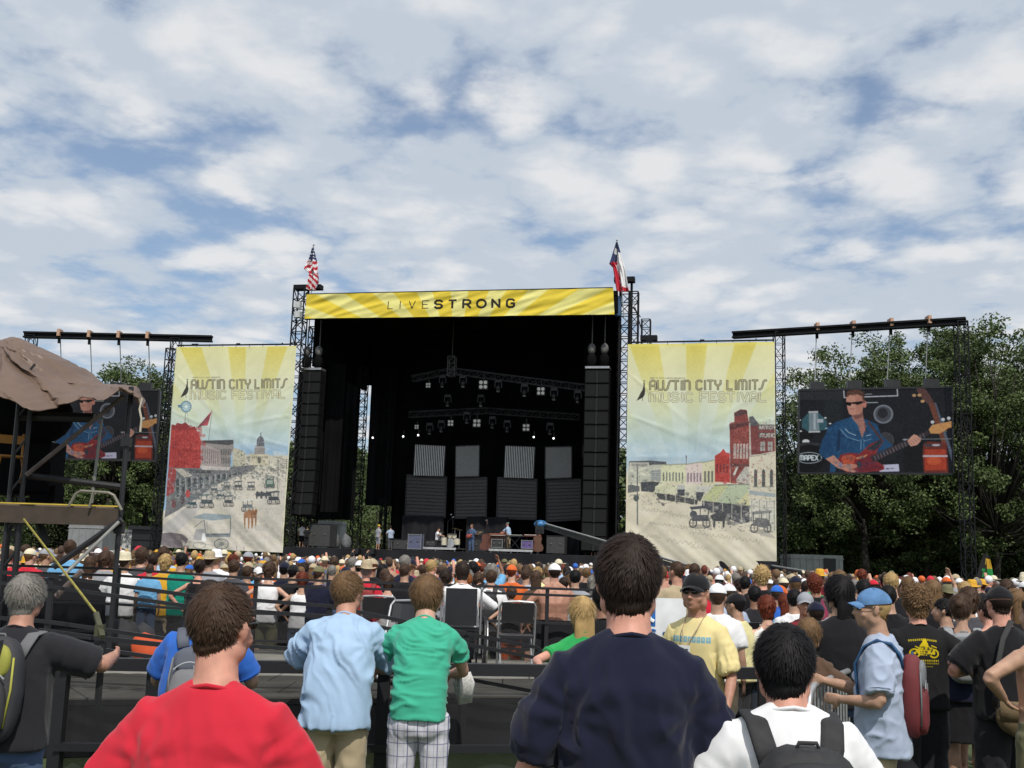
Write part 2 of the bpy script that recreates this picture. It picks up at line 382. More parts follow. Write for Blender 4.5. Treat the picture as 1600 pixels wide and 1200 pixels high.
def left_banner():
    cv = Cv(600, 1030, [(122, 72), (745, 70), (672, 1145), (38, 1112)])
    rays(cv, 460, 760, PALE, DEEP, [(-25, -17), (-6, 1.5), (11, 19), (33, 44), (-44, -35)], 70, 640, None)
    g = cv.a; k = np.clip((cv.Y - 575) / 50, 0, 1)[..., None]; g[:] = g * (1 - k) + np.array((132, 176, 216)) * k
    cv.mottle(400, 600, 715, 660, 60, 26, [(214, 218, 214), (150, 184, 214), (196, 204, 210)], .4, 3)
    # street floor
    cv.poly([(38, 1115), (30, 940), (250, 800), (470, 700), (560, 680), (720, 700), (700, 900), (672, 1150)], (206, 197, 180))
    cv.mottle(60, 720, 690, 1140, 260, 46, [(206, 201, 190), (186, 179, 168), (198, 188, 182), (176, 170, 164)], .35, 4)
    cv.poly([(36, 1112), (30, 1010), (180, 900), (300, 850), (200, 960), (150, 1010)], (176, 172, 176), .7)
    # pale right hand and far buildings, capitol with its dome
    cv.poly([(470, 640), (520, 628), (600, 640), (700, 642), (706, 720), (480, 716)], (198, 192, 172))
    cv.mottle(480, 640, 710, 740, 90, 15, [(150, 146, 134), (214, 208, 188), (90, 92, 92), (120, 118, 110)], .6, 5)
    cv.rect(526, 600, 580, 634, (122, 116, 116)); cv.ell(553, 592, 26, 8, (150, 144, 140))
    for i in range(9): cv.line([(530 + i * 5.8, 598), (530 + i * 5.8, 632)], 1.4, (176, 170, 166))
    cv.ell(557, 574, 20, 34, (84, 88, 100), n=20, a0=PI, a1=2 * PI); cv.rect(537, 572, 577, 592, (84, 88, 100)); cv.line([(558, 545), (558, 522)], 4, (60, 60, 66)); cv.line([(546, 580), (552, 548)], 3, (130, 134, 142))
    cv.rect(505, 634, 600, 690, (200, 190, 160)); cv.ell(549, 664, 10, 18, (96, 92, 84))
    for i in range(8): cv.rect(512 + i * 11, 645, 517 + i * 11, 655, (110, 104, 92))
    # middle row
    cv.poly([(410, 600), (440, 604), (474, 622), (476, 700), (410, 712)], (176, 172, 148)); cv.mottle(412, 612, 470, 690, 40, 9, [(90, 86, 76), (206, 200, 176)], .6, 6)
    cv.poly([(248, 562), (412, 560), (416, 600), (400, 640), (398, 705), (240, 700)], (132, 124, 122))
    cv.poly([(248, 572), (340, 612), (352, 696), (240, 688)], (156, 140, 140)); cv.poly([(250, 560), (414, 558), (416, 578), (390, 586), (260, 572)], (58, 60, 66))
    for i in range(8): cv.line([(256 + i * 11, 590 + i * 4), (254 + i * 11, 680)], 3.4, (100, 84, 90))
    for i in range(6): cv.rect(350 + i * 9, 606, 354 + i * 9, 636, (70, 70, 74)); cv.rect(350 + i * 9, 650, 354 + i * 9, 680, (70, 70, 74))
    # red hall with merlons
    cv.poly([(96, 476), (118, 480), (124, 468), (150, 474), (170, 466), (196, 492), (214, 486), (232, 520), (246, 560), (240, 706), (78, 700)], (176, 34, 34))
    cv.mottle(90, 480, 240, 700, 120, 22, [(150, 28, 30), (196, 52, 48), (140, 24, 30), (186, 40, 40)], .5, 7)
    cv.poly([(96, 476), (118, 480), (124, 468), (150, 474), (170, 466), (196, 492), (214, 486), (220, 505), (94, 505)], (120, 24, 28), .6)
    for i in range(9): cv.line([(104 + i * 15, 520), (100 + i * 15, 690)], 1.5, (136, 22, 26))
    cv.poly([(228, 492), (284, 424), (300, 408), (280, 482), (250, 484)], (168, 48, 60)); cv.line([(303, 402), (284, 560)], 2.5, (110, 112, 112))
    cv.line([(232, 494), (286, 430)], 4, (50, 44, 60)); cv.line([(240, 492), (290, 440)], 2, (60, 50, 66))
    # windmill
    cv.ring(172, 384, 24, 27, 7, (70, 116, 152)); cv.ell(172, 384, 22, 25, (100, 150, 180), .75)
    for i in range(12): cv.line([(172, 384), (172 + 24 * math.cos(i * PI / 6), 384 + 27 * math.sin(i * PI / 6))], 2, (220, 232, 232))
    cv.line([(172, 410), (166, 470)], 3, (100, 112, 112)); cv.line([(178, 410), (186, 466)], 1.5, (120, 130, 126)); cv.poly([(128, 376), (150, 372), (150, 390), (132, 388)], (80, 120, 150))
    # shop fronts below the red hall
    cv.poly([(80, 700), (300, 706), (520, 690), (520, 716), (400, 760), (300, 800), (240, 850), (160, 900), (60, 960)], (96, 98, 104))
    cv.poly([(78, 702), (120, 706), (106, 830), (66, 850)], (150, 42, 46)); cv.poly([(110, 706), (150, 706), (204, 744), (160, 752)], (176, 168, 156))
    cv.poly([(176, 708), (300, 716), (300, 732), (200, 728)], (58, 62, 70)); cv.poly([(240, 690), (400, 700), (390, 716), (250, 712)], (190, 180, 178))
    for i in range(11): cv.rect(118 + i * 30, 760 - i * 3, 132 + i * 30, 850 - i * 11, (46, 52, 60)); cv.rect(134 + i * 30, 756 - i * 3, 140 + i * 30, 846 - i * 11, (140, 146, 150))
    cv.mottle(70, 740, 420, 860, 150, 14, [(60, 70, 80), (120, 124, 126), (150, 152, 150), (78, 96, 110)], .55, 8)
    cv.mottle(400, 690, 540, 760, 70, 10, [(70, 76, 86), (110, 108, 104), (50, 54, 60)], .6, 9)
    cv.ell(178, 836, 12, 20, (190, 50, 50)); cv.ell(150, 866, 12, 24, (70, 56, 66)); cv.ell(104, 888, 12, 22, (120, 50, 56), .8)
    # carriages
    for i, (x, y, k, c, rf, h) in enumerate([(310, 815, .9, (70, 84, 90), (110, 128, 132), None), (345, 845, 1.0, (60, 74, 84), (90, 110, 118), None), (380, 800, .8, (70, 76, 84), (84, 100, 110), None), (275, 880, 1.5, (52, 66, 72), (86, 104, 108), None), (200, 888, 1.1, (40, 66, 78), (70, 90, 100), None), (390, 880, 1.2, (60, 64, 70), (84, 92, 96), None), (440, 800, 1.0, (64, 66, 72), (70, 74, 84), None), (508, 802, .9, (70, 74, 84), (80, 86, 96), None), (606, 786, 1.2, (64, 92, 84), (110, 124, 120), None), (628, 866, 1.4, (50, 56, 66), (66, 72, 84), None), (490, 905, 1.3, (90, 100, 110), (214, 214, 208), None)]):
        wagon(cv, x, y, k, c, rf, i, h)
    cv.rect(585, 762, 628, 806, (64, 88, 84)); cv.rect(590, 770, 622, 790, (140, 160, 150))
    for hx in (530, 552, 580): cv.poly([(hx + a, 850 + b) for a, b in [(0, -10), (8, -26), (16, -20), (34, -14), (38, 14), (34, 14), (30, 2), (12, 2), (10, 16), (6, 16)]], (58, 62, 72))
    for hx, c in ((470, (150, 96, 60)), (490, (162, 100, 58)), (506, (140, 84, 50))): cv.poly([(hx + a, 940 + b) for a, b in [(0, 10), (4, -8), (20, -10), (26, -24), (36, -14), (30, 4), (28, 66), (23, 66), (20, 24), (10, 24), (9, 80), (4, 80)]], c)
    # far street
    cv.mottle(560, 700, 705, 770, 60, 10, [(90, 92, 96), (140, 136, 130), (60, 64, 70), (210, 204, 190)], .55, 10)
    cv.line([(650, 650), (648, 850)], 3, (100, 104, 100)); cv.line([(694, 660), (690, 780)], 2.5, (120, 120, 116))
    for i in range(5): cv.line([(640, 668 + i * 9), (704, 664 + i * 9)], 2, (96, 96, 100))
    # big pale wagon in front
    cv.poly([(200, 960), (260, 938), (402, 948), (404, 966), (300, 976)], (132, 150, 162)); cv.line([(262, 974), (268, 1056)], 4, (92, 104, 112)); cv.line([(400, 966), (396, 1056)], 5, (92, 104, 112)); cv.line([(276, 976), (276, 1040)], 2, (120, 128, 134))
    cv.rect(268, 1042, 398, 1062, (120, 130, 138)); cv.rect(272, 1046, 394, 1052, (84, 92, 100))
    cv.ring(350, 1098, 40, 26, 4, (96, 104, 110)); cv.ring(350, 1098, 10, 7, 4, (96, 104, 110))
    for i in range(8): cv.line([(350, 1098), (350 + 38 * math.cos(i * PI / 4), 1098 + 25 * math.sin(i * PI / 4))], 2, (112, 118, 122))
    cv.ring(236, 1104, 30, 16, 3, (110, 116, 120)); cv.poly([(216, 1020), (262, 1020), (266, 1080), (204, 1074)], (152, 152, 156)); cv.poly([(250, 1040), (262, 1040), (268, 1084), (246, 1080)], (230, 230, 236)); cv.line([(210, 1010), (258, 974)], 3, (100, 104, 112))
    cv.poly([(36, 1100), (40, 1040), (90, 1036), (150, 1046), (180, 1070), (168, 1094), (140, 1070), (150, 1120), (110, 1118)], (104, 92, 100)); cv.line([(160, 1080), (340, 1110)], 2, (120, 120, 122))
    cv.mottle(44, 1050, 160, 1112, 60, 20, [(120, 108, 112), (92, 82, 92)], .4, 12)
    cv.line([(432, 1108), (436, 1134)], 2, (70, 70, 74)); cv.line([(470, 1112), (472, 1136)], 2, (70, 70, 74))
    cv.mottle(70, 700, 420, 900, 420, 7, [(50, 56, 64), (150, 152, 152), (90, 100, 108), (196, 190, 180)], .5, 71); cv.mottle(240, 640, 700, 860, 500, 6, [(70, 72, 78), (206, 200, 188), (120, 118, 112), (90, 98, 104)], .45, 72); cv.mottle(90, 480, 244, 700, 260, 7, [(110, 18, 24), (206, 60, 50), (150, 30, 30)], .45, 73); cv.mottle(240, 820, 690, 1100, 260, 7, [(150, 146, 140), (214, 208, 198)], .5, 74)
    # lettering
    bg1 = (196, 188, 130)
    lettering(cv, 'AUsTIN CITY LIMITs', 200, 690, 246, 290, -.004, [(9, INK), (3.2, bg1)])
    lettering(cv, 'MUSIC FESTIVAL', 196, 686, 302, 344, -.004, [(10, (104, 102, 92)), (6.6, (214, 212, 160))])
    lettering(cv, 'AUSTIN CITY LIMITS PRESENTS', 206, 345, 229, 235, 0, [(1.2, (120, 116, 92))])
    bird(cv, 143, 250, .92)
    # stitched edge
    cv.soften(2, 7, .20, fade=.13)
    a = cv.a; a[:5] = a[:5] * .4 + np.array((230, 222, 120)) * .6; a[:, -5:] = a[:, -5:] * .4 + np.array((222, 220, 180)) * .6; a[:, :3] *= .8
    return cv.image('left banner print')
def right_banner():
    cv = Cv(620, 960, [(60, 165), (715, 155), (725, 1188), (48, 1153)])
    rays(cv, 330, 930, PALE, DEEP, [(-19, -10), (-1, 6), (15, 21.5), (31, 40), (-36, -29)], 160, 700, None)
    k = np.clip((cv.Y - 700) / 60, 0, 1)[..., None]; cv.a[:] = cv.a * (1 - k) + np.array((214, 203, 176)) * k
    cv.mottle(60, 600, 420, 700, 60, 34, [(188, 208, 216), (160, 190, 212)], .35, 21)
    cv.mottle(60, 860, 720, 1180, 300, 50, [(216, 208, 186), (204, 195, 172), (210, 202, 184), (198, 190, 168)], .35, 22)
    # far left low buildings
    cv.poly([(62, 690), (160, 684), (232, 690), (232, 706), (206, 780), (60, 790)], (176, 178, 160)); cv.poly([(66, 688), (160, 684), (228, 690), (230, 702), (66, 706)], (70, 74, 82))
    cv.mottle(62, 712, 205, 800, 70, 12, [(140, 142, 130), (200, 200, 180), (96, 100, 100), (220, 218, 196)], .6, 23)
    cv.rect(68, 693, 152, 715, (190, 190, 176)); cv.rect(74, 697, 146, 711, (140, 140, 132))
    cv.rect(160, 726, 206, 772, (150, 156, 156)); 
    for i in range(5): cv.line([(160, 732 + i * 10), (206, 732 + i * 10)], 2, (104, 110, 112))
    cv.poly([(60, 796), (70, 792), (110, 800), (110, 822), (60, 830)], (84, 90, 92)); cv.poly([(116, 782), (166, 778), (200, 782), (172, 826), (118, 822)], (54, 58, 66))
    # row of shops, cream, pink, cream
    row = [((206, 704), (314, 700), (316, 786), (204, 782), (206, 208, 164)), ((314, 702), (390, 690), (390, 792), (316, 786), (210, 190, 184)), ((390, 694), (446, 682), (446, 792), (390, 792), (204, 200, 158))]
    for a, b, c, d, col in row:
        cv.poly([a, b, c, d], col); cv.line([a, b], 5, (150, 150, 130))
    for i in range(7): cv.rect(214 + i * 14, 738 + 0 * i, 220 + i * 14, 776, (96, 102, 96)); 
    for i in range(5): cv.rect(322 + i * 14, 740, 329 + i * 14, 780, (124, 104, 120))
    for i in range(3): cv.rect(398 + i * 16, 732, 406 + i * 16, 782, (92, 92, 84))
    cv.line([(318, 702), (318, 668)], 2.5, (70, 72, 80)); cv.ell(318, 668, 3, 8, (90, 90, 96))
    # red shop and tall brick building
    cv.poly([(446, 664), (470, 650), (484, 632), (496, 650), (512, 652), (514, 782), (446, 780)], (184, 40, 36)); cv.mottle(448, 660, 510, 778, 40, 14, [(206, 58, 50), (156, 30, 30)], .5, 24)
    for i in range(4): cv.rect(452 + i * 15, 700, 460 + i * 15, 740, (120, 26, 28))
    cv.poly([(512, 520), (534, 512), (532, 472), (560, 456), (588, 458), (596, 500), (600, 520), (600, 786), (516, 786)], (122, 42, 40)); cv.mottle(516, 524, 598, 784, 70, 20, [(150, 54, 46), (98, 34, 36), (168, 70, 60)], .45, 25)
    cv.poly([(532, 476), (560, 458), (590, 462), (592, 474), (536, 490)], (70, 40, 44)); cv.poly([(510, 524), (600, 510), (602, 524), (512, 548)], (78, 34, 38)); cv.poly([(514, 640), (600, 640), (600, 650), (514, 652)], (84, 34, 36))
    for i in range(5): cv.poly([(530 + i * 14, 612), (539 + i * 14, 608), (539 + i * 14, 676), (530 + i * 14, 678)], (192, 188, 180)); cv.line([(534.5 + i * 14, 612), (534.5 + i * 14, 676)], 2, (90, 60, 60))
    cv.poly([(600, 494), (614, 488), (640, 524), (720, 526), (722, 650), (602, 660)], (112, 44, 46)); cv.poly([(600, 490), (616, 486), (642, 520), (636, 530), (606, 530)], (70, 74, 84)); cv.line([(602, 520), (606, 660)], 7, (176, 170, 160))
    cv.rect(640, 524, 720, 548, (74, 66, 70)); cv.rect(642, 560, 720, 584, (74, 60, 64))
    lettering(cv, 'AUSTIN CITY', 646, 718, 530, 544, 0, [(2.5, (206, 200, 190))]); lettering(cv, 'MUSIC', 650, 716, 565, 580, 0, [(3, (206, 200, 190))])
    for x in (650, 684): cv.rect(x, 600, x + 22, 642, (150, 148, 146)); cv.line([(x + 11, 600), (x + 11, 642)], 2, (80, 60, 60)); cv.line([(x, 621), (x + 22, 621)], 2, (80, 60, 60))
    cv.poly([(540, 770), (586, 706), (600, 706), (600, 786), (544, 784)], (176, 174, 166)); cv.poly([(526, 750), (544, 708), (554, 708), (534, 756)], (196, 194, 186)); cv.rect(520, 700, 600, 712, (88, 40, 42))
    cv.poly([(600, 664), (722, 642), (723, 836), (600, 820)], (206, 198, 174)); cv.line([(600, 668), (722, 648)], 5, (160, 156, 140))
    for i in range(3): cv.poly([(622 + i * 36, 730), (628 + i * 36, 722), (636 + i * 36, 730), (636 + i * 36, 800), (622 + i * 36, 800)], (70, 74, 76)); cv.line([(618 + i * 36, 802), (640 + i * 36, 802)], 4, (110, 110, 104))
    # awnings and arcade
    cv.poly([(180, 800), (214, 786), (276, 796), (276, 836), (178, 828)], (206, 206, 168)); cv.rect(278, 794, 312, 814, (170, 174, 170)); cv.rect(278, 814, 312, 842, (54, 60, 70))
    cv.poly([(312, 800), (350, 790), (362, 800), (362, 858), (316, 856)], (206, 204, 178)); cv.rect(362, 800, 444, 826, (196, 196, 186)); cv.poly([(362, 826), (400, 826), (380, 868), (362, 858)], (60, 64, 74))
    cv.poly([(384, 860), (444, 796), (510, 792), (446, 870)], (188, 194, 132)); cv.poly([(450, 872), (512, 790), (600, 792), (596, 820), (540, 882)], (170, 186, 150)); cv.poly([(536, 884), (596, 822), (602, 888)], (200, 196, 140))
    cv.line([(444, 796), (600, 790)], 5, (110, 118, 110)); cv.poly([(598, 836), (722, 850), (722, 832), (600, 818)], (150, 164, 170)); cv.poly([(604, 856), (722, 862), (724, 1010), (604, 960)], (206, 202, 186))
    for i in range(4): cv.line([(612 + i * 34, 862), (612 + i * 34, 960 + i * 12)], 3, (130, 132, 128))
    cv.line([(606, 890), (720, 896)], 3, (160, 160, 150)); cv.poly([(388, 864), (600, 888), (602, 960), (560, 968), (388, 892)], (58, 60, 68))
    cv.mottle(390, 870, 600, 960, 70, 16, [(120, 120, 120), (40, 42, 50), (170, 166, 156), (90, 94, 100)], .6, 26)
    cv.poly([(176, 828), (280, 842), (370, 862), (366, 882), (200, 858)], (62, 62, 66)); cv.mottle(180, 826, 368, 876, 50, 12, [(40, 40, 46), (110, 108, 104), (80, 80, 84)], .6, 27)
    for i in range(10): cv.line([(186 + i * 42, 800 + i * 6), (186 + i * 42, 850 + i * 12)], 3, (190, 186, 170))
    cv.line([(101, 700), (101, 970)], 5, (84, 90, 92)); cv.ell(96, 852, 12, 16, (70, 80, 84)); cv.line([(70, 840), (112, 838)], 3, (120, 120, 110))
    wagon(cv, 380, 944, 2.0, (66, 68, 76), (60, 64, 76), 3, (58, 60, 66)); cv.ell(350, 925, 16, 16, (60, 64, 72)); wagon(cv, 655, 966, 2.0, (92, 92, 94), (120, 122, 124), 4); cv.poly([(626, 940), (684, 944), (682, 984), (636, 982)], (96, 96, 100))
    cv.poly([(640, 990), (700, 1012), (722, 1034), (650, 1020)], (150, 146, 140), .7)
    cv.mottle(60, 700, 720, 880, 700, 6, [(90, 92, 92), (220, 216, 196), (130, 128, 120), (60, 64, 70)], .38, 75); cv.mottle(510, 500, 720, 790, 300, 7, [(84, 28, 32), (170, 80, 66), (140, 60, 54)], .4, 76); cv.mottle(380, 850, 720, 1000, 260, 7, [(50, 52, 60), (160, 156, 148), (100, 100, 102)], .5, 77)
    # handwriting over the street
    r = random.Random(5)
    for (x, y, n, sc) in [(120, 900, 7, 1.0), (240, 925, 6, .9), (150, 962, 6, .8), (240, 975, 7, 1.0), (330, 1005, 9, 1.0), (520, 1030, 6, 1.2), (140, 1020, 4, .8), (230, 1040, 6, 1.2), (340, 1070, 4, .9)]:
        P = []
        for i in range(n * 5): P.append((x + i * 4.2 * sc + 3 * math.sin(i * 2.1), y + i * .55 * sc + 7 * sc * math.sin(i * 1.35 + r.random() * 1.4) * (1.6 if i % 9 == 0 else 1)))
        cv.line(P, 1.8, (134, 128, 116), .7)
    lettering(cv, 'AUsTIN CITY LIMITs', 158, 672, 328, 368, -.002, [(9, INK), (3.2, bg_(cv))])
    lettering(cv, 'MUSIC FESTIVAL', 156, 676, 382, 420, 0, [(10, (108, 106, 94)), (6.6, (216, 216, 168))])
    lettering(cv, 'AUSTIN CITY LIMITS PRESENTS', 158, 312, 313, 319, 0, [(1.2, (120, 116, 92))])
    bird(cv, 98, 336, .86)
    cv.soften(2, 6, .18, fade=.12)
    a = cv.a; a[:12] = a[:12] * .5 + np.array((232, 220, 110)) * .5; a[:, -4:] = a[:, -4:] * .5 + np.array((222, 220, 190)) * .5
    return cv.image('right banner print')
def bg_(cv): return (200, 192, 134)
def top_banner():
    cv = Cv(1500, 130, [(0, 0), (1500, 0), (1500, 130), (0, 130)])
    rays(cv, 760, 380, [(228, 220, 138)] * 5, [(223, 198, 66)] * 5, [(-86, -76.5), (-73.5, -70.5), (-67, -62), (-56, -48), (-40, -28), (-18, -5), (8, 22), (32, 42), (49, 57), (62, 67), (70.5, 74), (77, 84)], 0, 130, None)
    t = 'LIVESTRONG'; x = 420
    for i, c in enumerate(t):
        w = 4.2 if i < 4 else 10.5; lw = (26 if c == 'L' else 30 if i < 4 else 34)
        if c == 'I': P = [[(0, 0), (0, 6)]]; lw = 10
        elif c == 'N': P = [[(0, 6), (0, 0), (4, 6), (4, 0)]]
        elif c == 'O': P = [[(2 + 2.5 * math.cos(a * PI / 9), 3 + 3 * math.sin(a * PI / 9)) for a in range(19)]]
        else: P = _G[c]
        for s_ in P: cv.line([(x + a * lw / 4, 46 + b * 6.6) for a, b in s_], w, (44, 40, 34))
        x += {'L': 60, 'I': 44, 'V': 66, 'E': 62}.get(c, 68 if i < 5 else 70)
    cv.rect(1020, 44, 1030, 46, (60, 50, 40))
    return cv.image('stage banner print')
def screen_print(left=False):
    cv = Cv(620, 360, [(52, 115), (1520, 95), (1530, 925), (45, 918)], (24, 28, 34))
    cv.mottle(50, 100, 1500, 900, 160, 90, [(20, 24, 30), (32, 36, 40), (26, 28, 36)], .4, 31)
    cv.rect(55, 112, 480, 210, (40, 44, 50)); cv.rect(300, 210, 480, 420, (32, 38, 42)); cv.rect(1060, 600, 1250, 900, (16, 20, 24))
    cv.line([(488, 125), (492, 190), (1005, 176), (1000, 108)], 12, (190, 194, 204)); cv.line([(690, 160), (760, 158)], 7, (170, 176, 184)); cv.line([(700, 240), (815, 240)], 9, (180, 190, 190))
    cv.ell(868, 352, 96, 92, (104, 110, 122)); cv.ell(868, 352, 74, 72, (72, 76, 86)); cv.ell(862, 342, 48, 48, (38, 40, 46)); cv.ring(868, 352, 88, 84, 6, (140, 146, 156))
    cv.ell(890, 600, 80, 74, (58, 60, 66)); cv.ring(890, 600, 76, 70, 5, (90, 86, 84))
    # drums
    cv.ell(110, 560, 90, 40, (16, 18, 20)); cv.poly([(80, 400), (150, 330), (240, 330), (330, 420), (320, 500), (150, 520), (80, 480)], (50, 96, 108)); cv.poly([(150, 320), (236, 318), (254, 520), (150, 522)], (124, 142, 152))
    cv.line([(150, 328), (236, 326)], 16, (190, 196, 196)); cv.line([(150, 520), (256, 518)], 14, (200, 204, 204)); cv.rect(230, 396, 290, 430, (176, 184, 196)); cv.rect(195, 340, 215, 500, (170, 186, 194))
    for x, y in ((60, 405), (70, 512), (310, 385), (355, 440), (320, 486), (228, 640)): cv.ell(x, y, 14, 8, (220, 224, 224))
    cv.ell(120, 612, 36, 22, (214, 220, 222)); cv.ell(150, 640, 110, 20, (50, 54, 58)); cv.ell(150, 780, 150, 140, (14, 16, 20)); cv.ring(150, 770, 124, 52, 7, (180, 200, 206)); cv.line([(250, 690), (270, 800)], 8, (60, 90, 100))
    lettering(cv, 'MAPEX', 62, 236, 748, 792, 0, [(13, (206, 220, 224))])
    # upright bass
    cv.poly([(1178, 100), (1260, 104), (1310, 170), (1350, 240), (1300, 262), (1250, 222), (1190, 140)], (96, 62, 58)); cv.ell(1162, 174, 20, 15, (196, 150, 100)); cv.ell(1212, 172, 20, 15, (200, 154, 104)); cv.ell(1242, 230, 20, 15, (206, 160, 100))
    cv.poly([(1300, 262), (1350, 240), (1475, 650), (1430, 650)], (122, 66, 48)); cv.poly([(1352, 236), (1372, 250), (1535, 750), (1525, 830)], (88, 100, 120))
    cv.poly([(1250, 640), (1290, 615), (1470, 630), (1480, 740), (1490, 918), (1255, 918), (1240, 740)], (120, 44, 34)); cv.poly([(1262, 690), (1460, 690), (1470, 890), (1262, 890)], (186, 60, 34)); cv.ell(1350, 800, 66, 40, (216, 84, 44)); cv.rect(1245, 746, 1480, 764, (190, 180, 190)); cv.rect(1262, 640, 1420, 664, (70, 68, 76)); cv.ell(1370, 650, 40, 10, (190, 190, 200))
    cv.line([(1050, 595), (1530, 590)], 7, (130, 140, 144)); cv.rect(1060, 590, 1110, 606, (160, 170, 180))
    # amp label
    cv.poly([(815, 840), (1015, 830), (1022, 902), (830, 906)], (196, 196, 226)); cv.line([(895, 876), (920, 876)], 12, (90, 90, 110)); cv.line([(936, 874), (966, 874)], 10, (120, 120, 140))
    # shirt
    cv.poly([(345, 470), (400, 430), (530, 385), (700, 400), (810, 450), (850, 560), (960, 650), (930, 700), (860, 720), (800, 730), (700, 760), (440, 770), (400, 918), (350, 918), (360, 780), (320, 790), (245, 720), (270, 620)], (26, 78, 124))
    cv.poly([(345, 470), (400, 430), (440, 480), (440, 700), (360, 770), (300, 780), (245, 720), (270, 620)], (22, 70, 116)); cv.mottle(300, 440, 820, 760, 120, 44, [(34, 92, 142), (18, 58, 100), (30, 84, 130)], .4, 32)
    cv.poly([(440, 500), (460, 500), (450, 690), (410, 720)], (14, 44, 80), .8); cv.poly([(545, 380), (600, 360), (650, 480), (590, 450)], (34, 92, 140))
    cv.line([(500, 490), (540, 530), (605, 555)], 7, (190, 204, 214)); cv.line([(450, 490), (520, 570), (640, 610)], 6, (140, 176, 204)); cv.line([(700, 560), (748, 548)], 7, (190, 204, 214)); cv.line([(680, 610), (752, 590)], 6, (140, 176, 204)); cv.line([(655, 590), (652, 690)], 6, (140, 176, 204)); cv.line([(680, 590), (682, 690)], 5, (110, 150, 184))
    # neck, face
    cv.poly([(560, 340), (670, 320), (680, 400), (705, 470), (665, 585), (620, 450), (575, 400)], (176, 118, 106)); cv.poly([(560, 345), (640, 356), (670, 330), (672, 380), (600, 400)], (120, 74, 66), .8); cv.line([(690, 440), (700, 520)], 7, (120, 50, 44))
    cv.poly([(512, 180), (560, 150), (660, 160), (682, 200), (682, 260), (668, 320), (620, 352), (570, 362), (540, 350), (524, 300), (510, 240)], (206, 142, 120)); cv.poly([(600, 170), (676, 190), (684, 250), (660, 322), (610, 345)], (186, 120, 100), .7); cv.ell(690, 256, 18, 34, (206, 124, 110))
    cv.poly([(506, 190), (520, 130), (570, 112), (640, 114), (682, 150), (690, 226), (672, 220), (660, 170), (600, 160), (550, 166), (520, 186)], (96, 62, 48)); cv.mottle(520, 116, 680, 170, 40, 14, [(120, 80, 60), (74, 46, 38)], .5, 33)
    cv.poly([(498, 232), (560, 238), (666, 226), (668, 244), (620, 262), (590, 250), (550, 270), (510, 262)], (12, 12, 16)); cv.line([(660, 232), (690, 236)], 8, (12, 12, 16)); cv.line([(545, 302), (596, 296)], 5, (150, 80, 76)); cv.poly([(560, 250), (580, 250), (582, 282), (556, 284)], (216, 152, 130))
    cv.line([(725, 430), (860, 610)], 20, (92, 48, 44))
    # guitar
    cv.poly([(430, 790), (460, 735), (540, 722), (640, 730), (740, 640), (830, 600), (880, 610), (820, 680), (800, 730), (800, 800), (870, 845), (880, 880), (820, 900), (740, 905), (640, 918), (520, 918), (450, 860)], (150, 42, 44)); cv.poly([(455, 790), (480, 750), (560, 740), (600, 760), (580, 830), (500, 840)], (212, 84, 48)); cv.poly([(700, 690), (830, 600), (870, 616), (790, 700)], (52, 52, 60)); cv.poly([(600, 770), (720, 735), (690, 770), (610, 785)], (206, 140, 92)); cv.poly([(600, 800), (760, 740), (790, 830), (860, 850), (860, 880), (640, 910)], (122, 34, 46)); cv.poly([(610, 810), (650, 800), (662, 860), (620, 862)], (54, 54, 62))
    cv.poly([(740, 755), (1290, 512), (1312, 548), (775, 815)], (58, 48, 54))
    for i in range(17): x = 790 + i * 29; y = 776 - i * 13.2; cv.line([(x - 10, y - 24), (x + 8, y + 18)], 5, (146, 146, 152))
    cv.poly([(1300, 500), (1330, 458), (1440, 436), (1526, 420), (1526, 484), (1490, 486), (1460, 510), (1400, 542), (1316, 540)], (214, 150, 84)); cv.mottle(1320, 440, 1500, 520, 18, 16, [(180, 110, 60), (230, 176, 110)], .6, 34)
    for x, y in ((1336, 430), (1436, 406), (1490, 394)): cv.ell(x, y, 18, 16, (214, 220, 226)); cv.line([(x, y), (x + 6, y + 30)], 6, (180, 184, 190))
    # forearm, hands
    cv.poly([(310, 780), (390, 745), (470, 830), (600, 830), (620, 850), (600, 870), (560, 880), (610, 895), (590, 915), (520, 900), (430, 870)], (206, 140, 118)); cv.poly([(440, 810), (470, 816), (476, 860), (436, 858)], (140, 130, 156)); cv.line([(520, 866), (600, 884)], 3, (140, 84, 72))
    cv.poly([(1096, 610), (1130, 570), (1160, 545), (1190, 556), (1226, 590), (1226, 612), (1190, 650), (1130, 664)], (212, 152, 130))
    for i in range(4): cv.line([(1112 + i * 24, 618 - i * 12), (1146 + i * 24, 646 - i * 14)], 4, (130, 80, 70))
    cv.mottle(350, 400, 860, 900, 160, 26, [(30, 84, 134), (20, 64, 108), (44, 104, 152), (16, 50, 90)], .22, 81); cv.mottle(440, 720, 860, 900, 60, 20, [(176, 60, 50), (110, 28, 34)], .25, 82); cv.soften(4, 5, .16)
    return cv.image('screen picture')
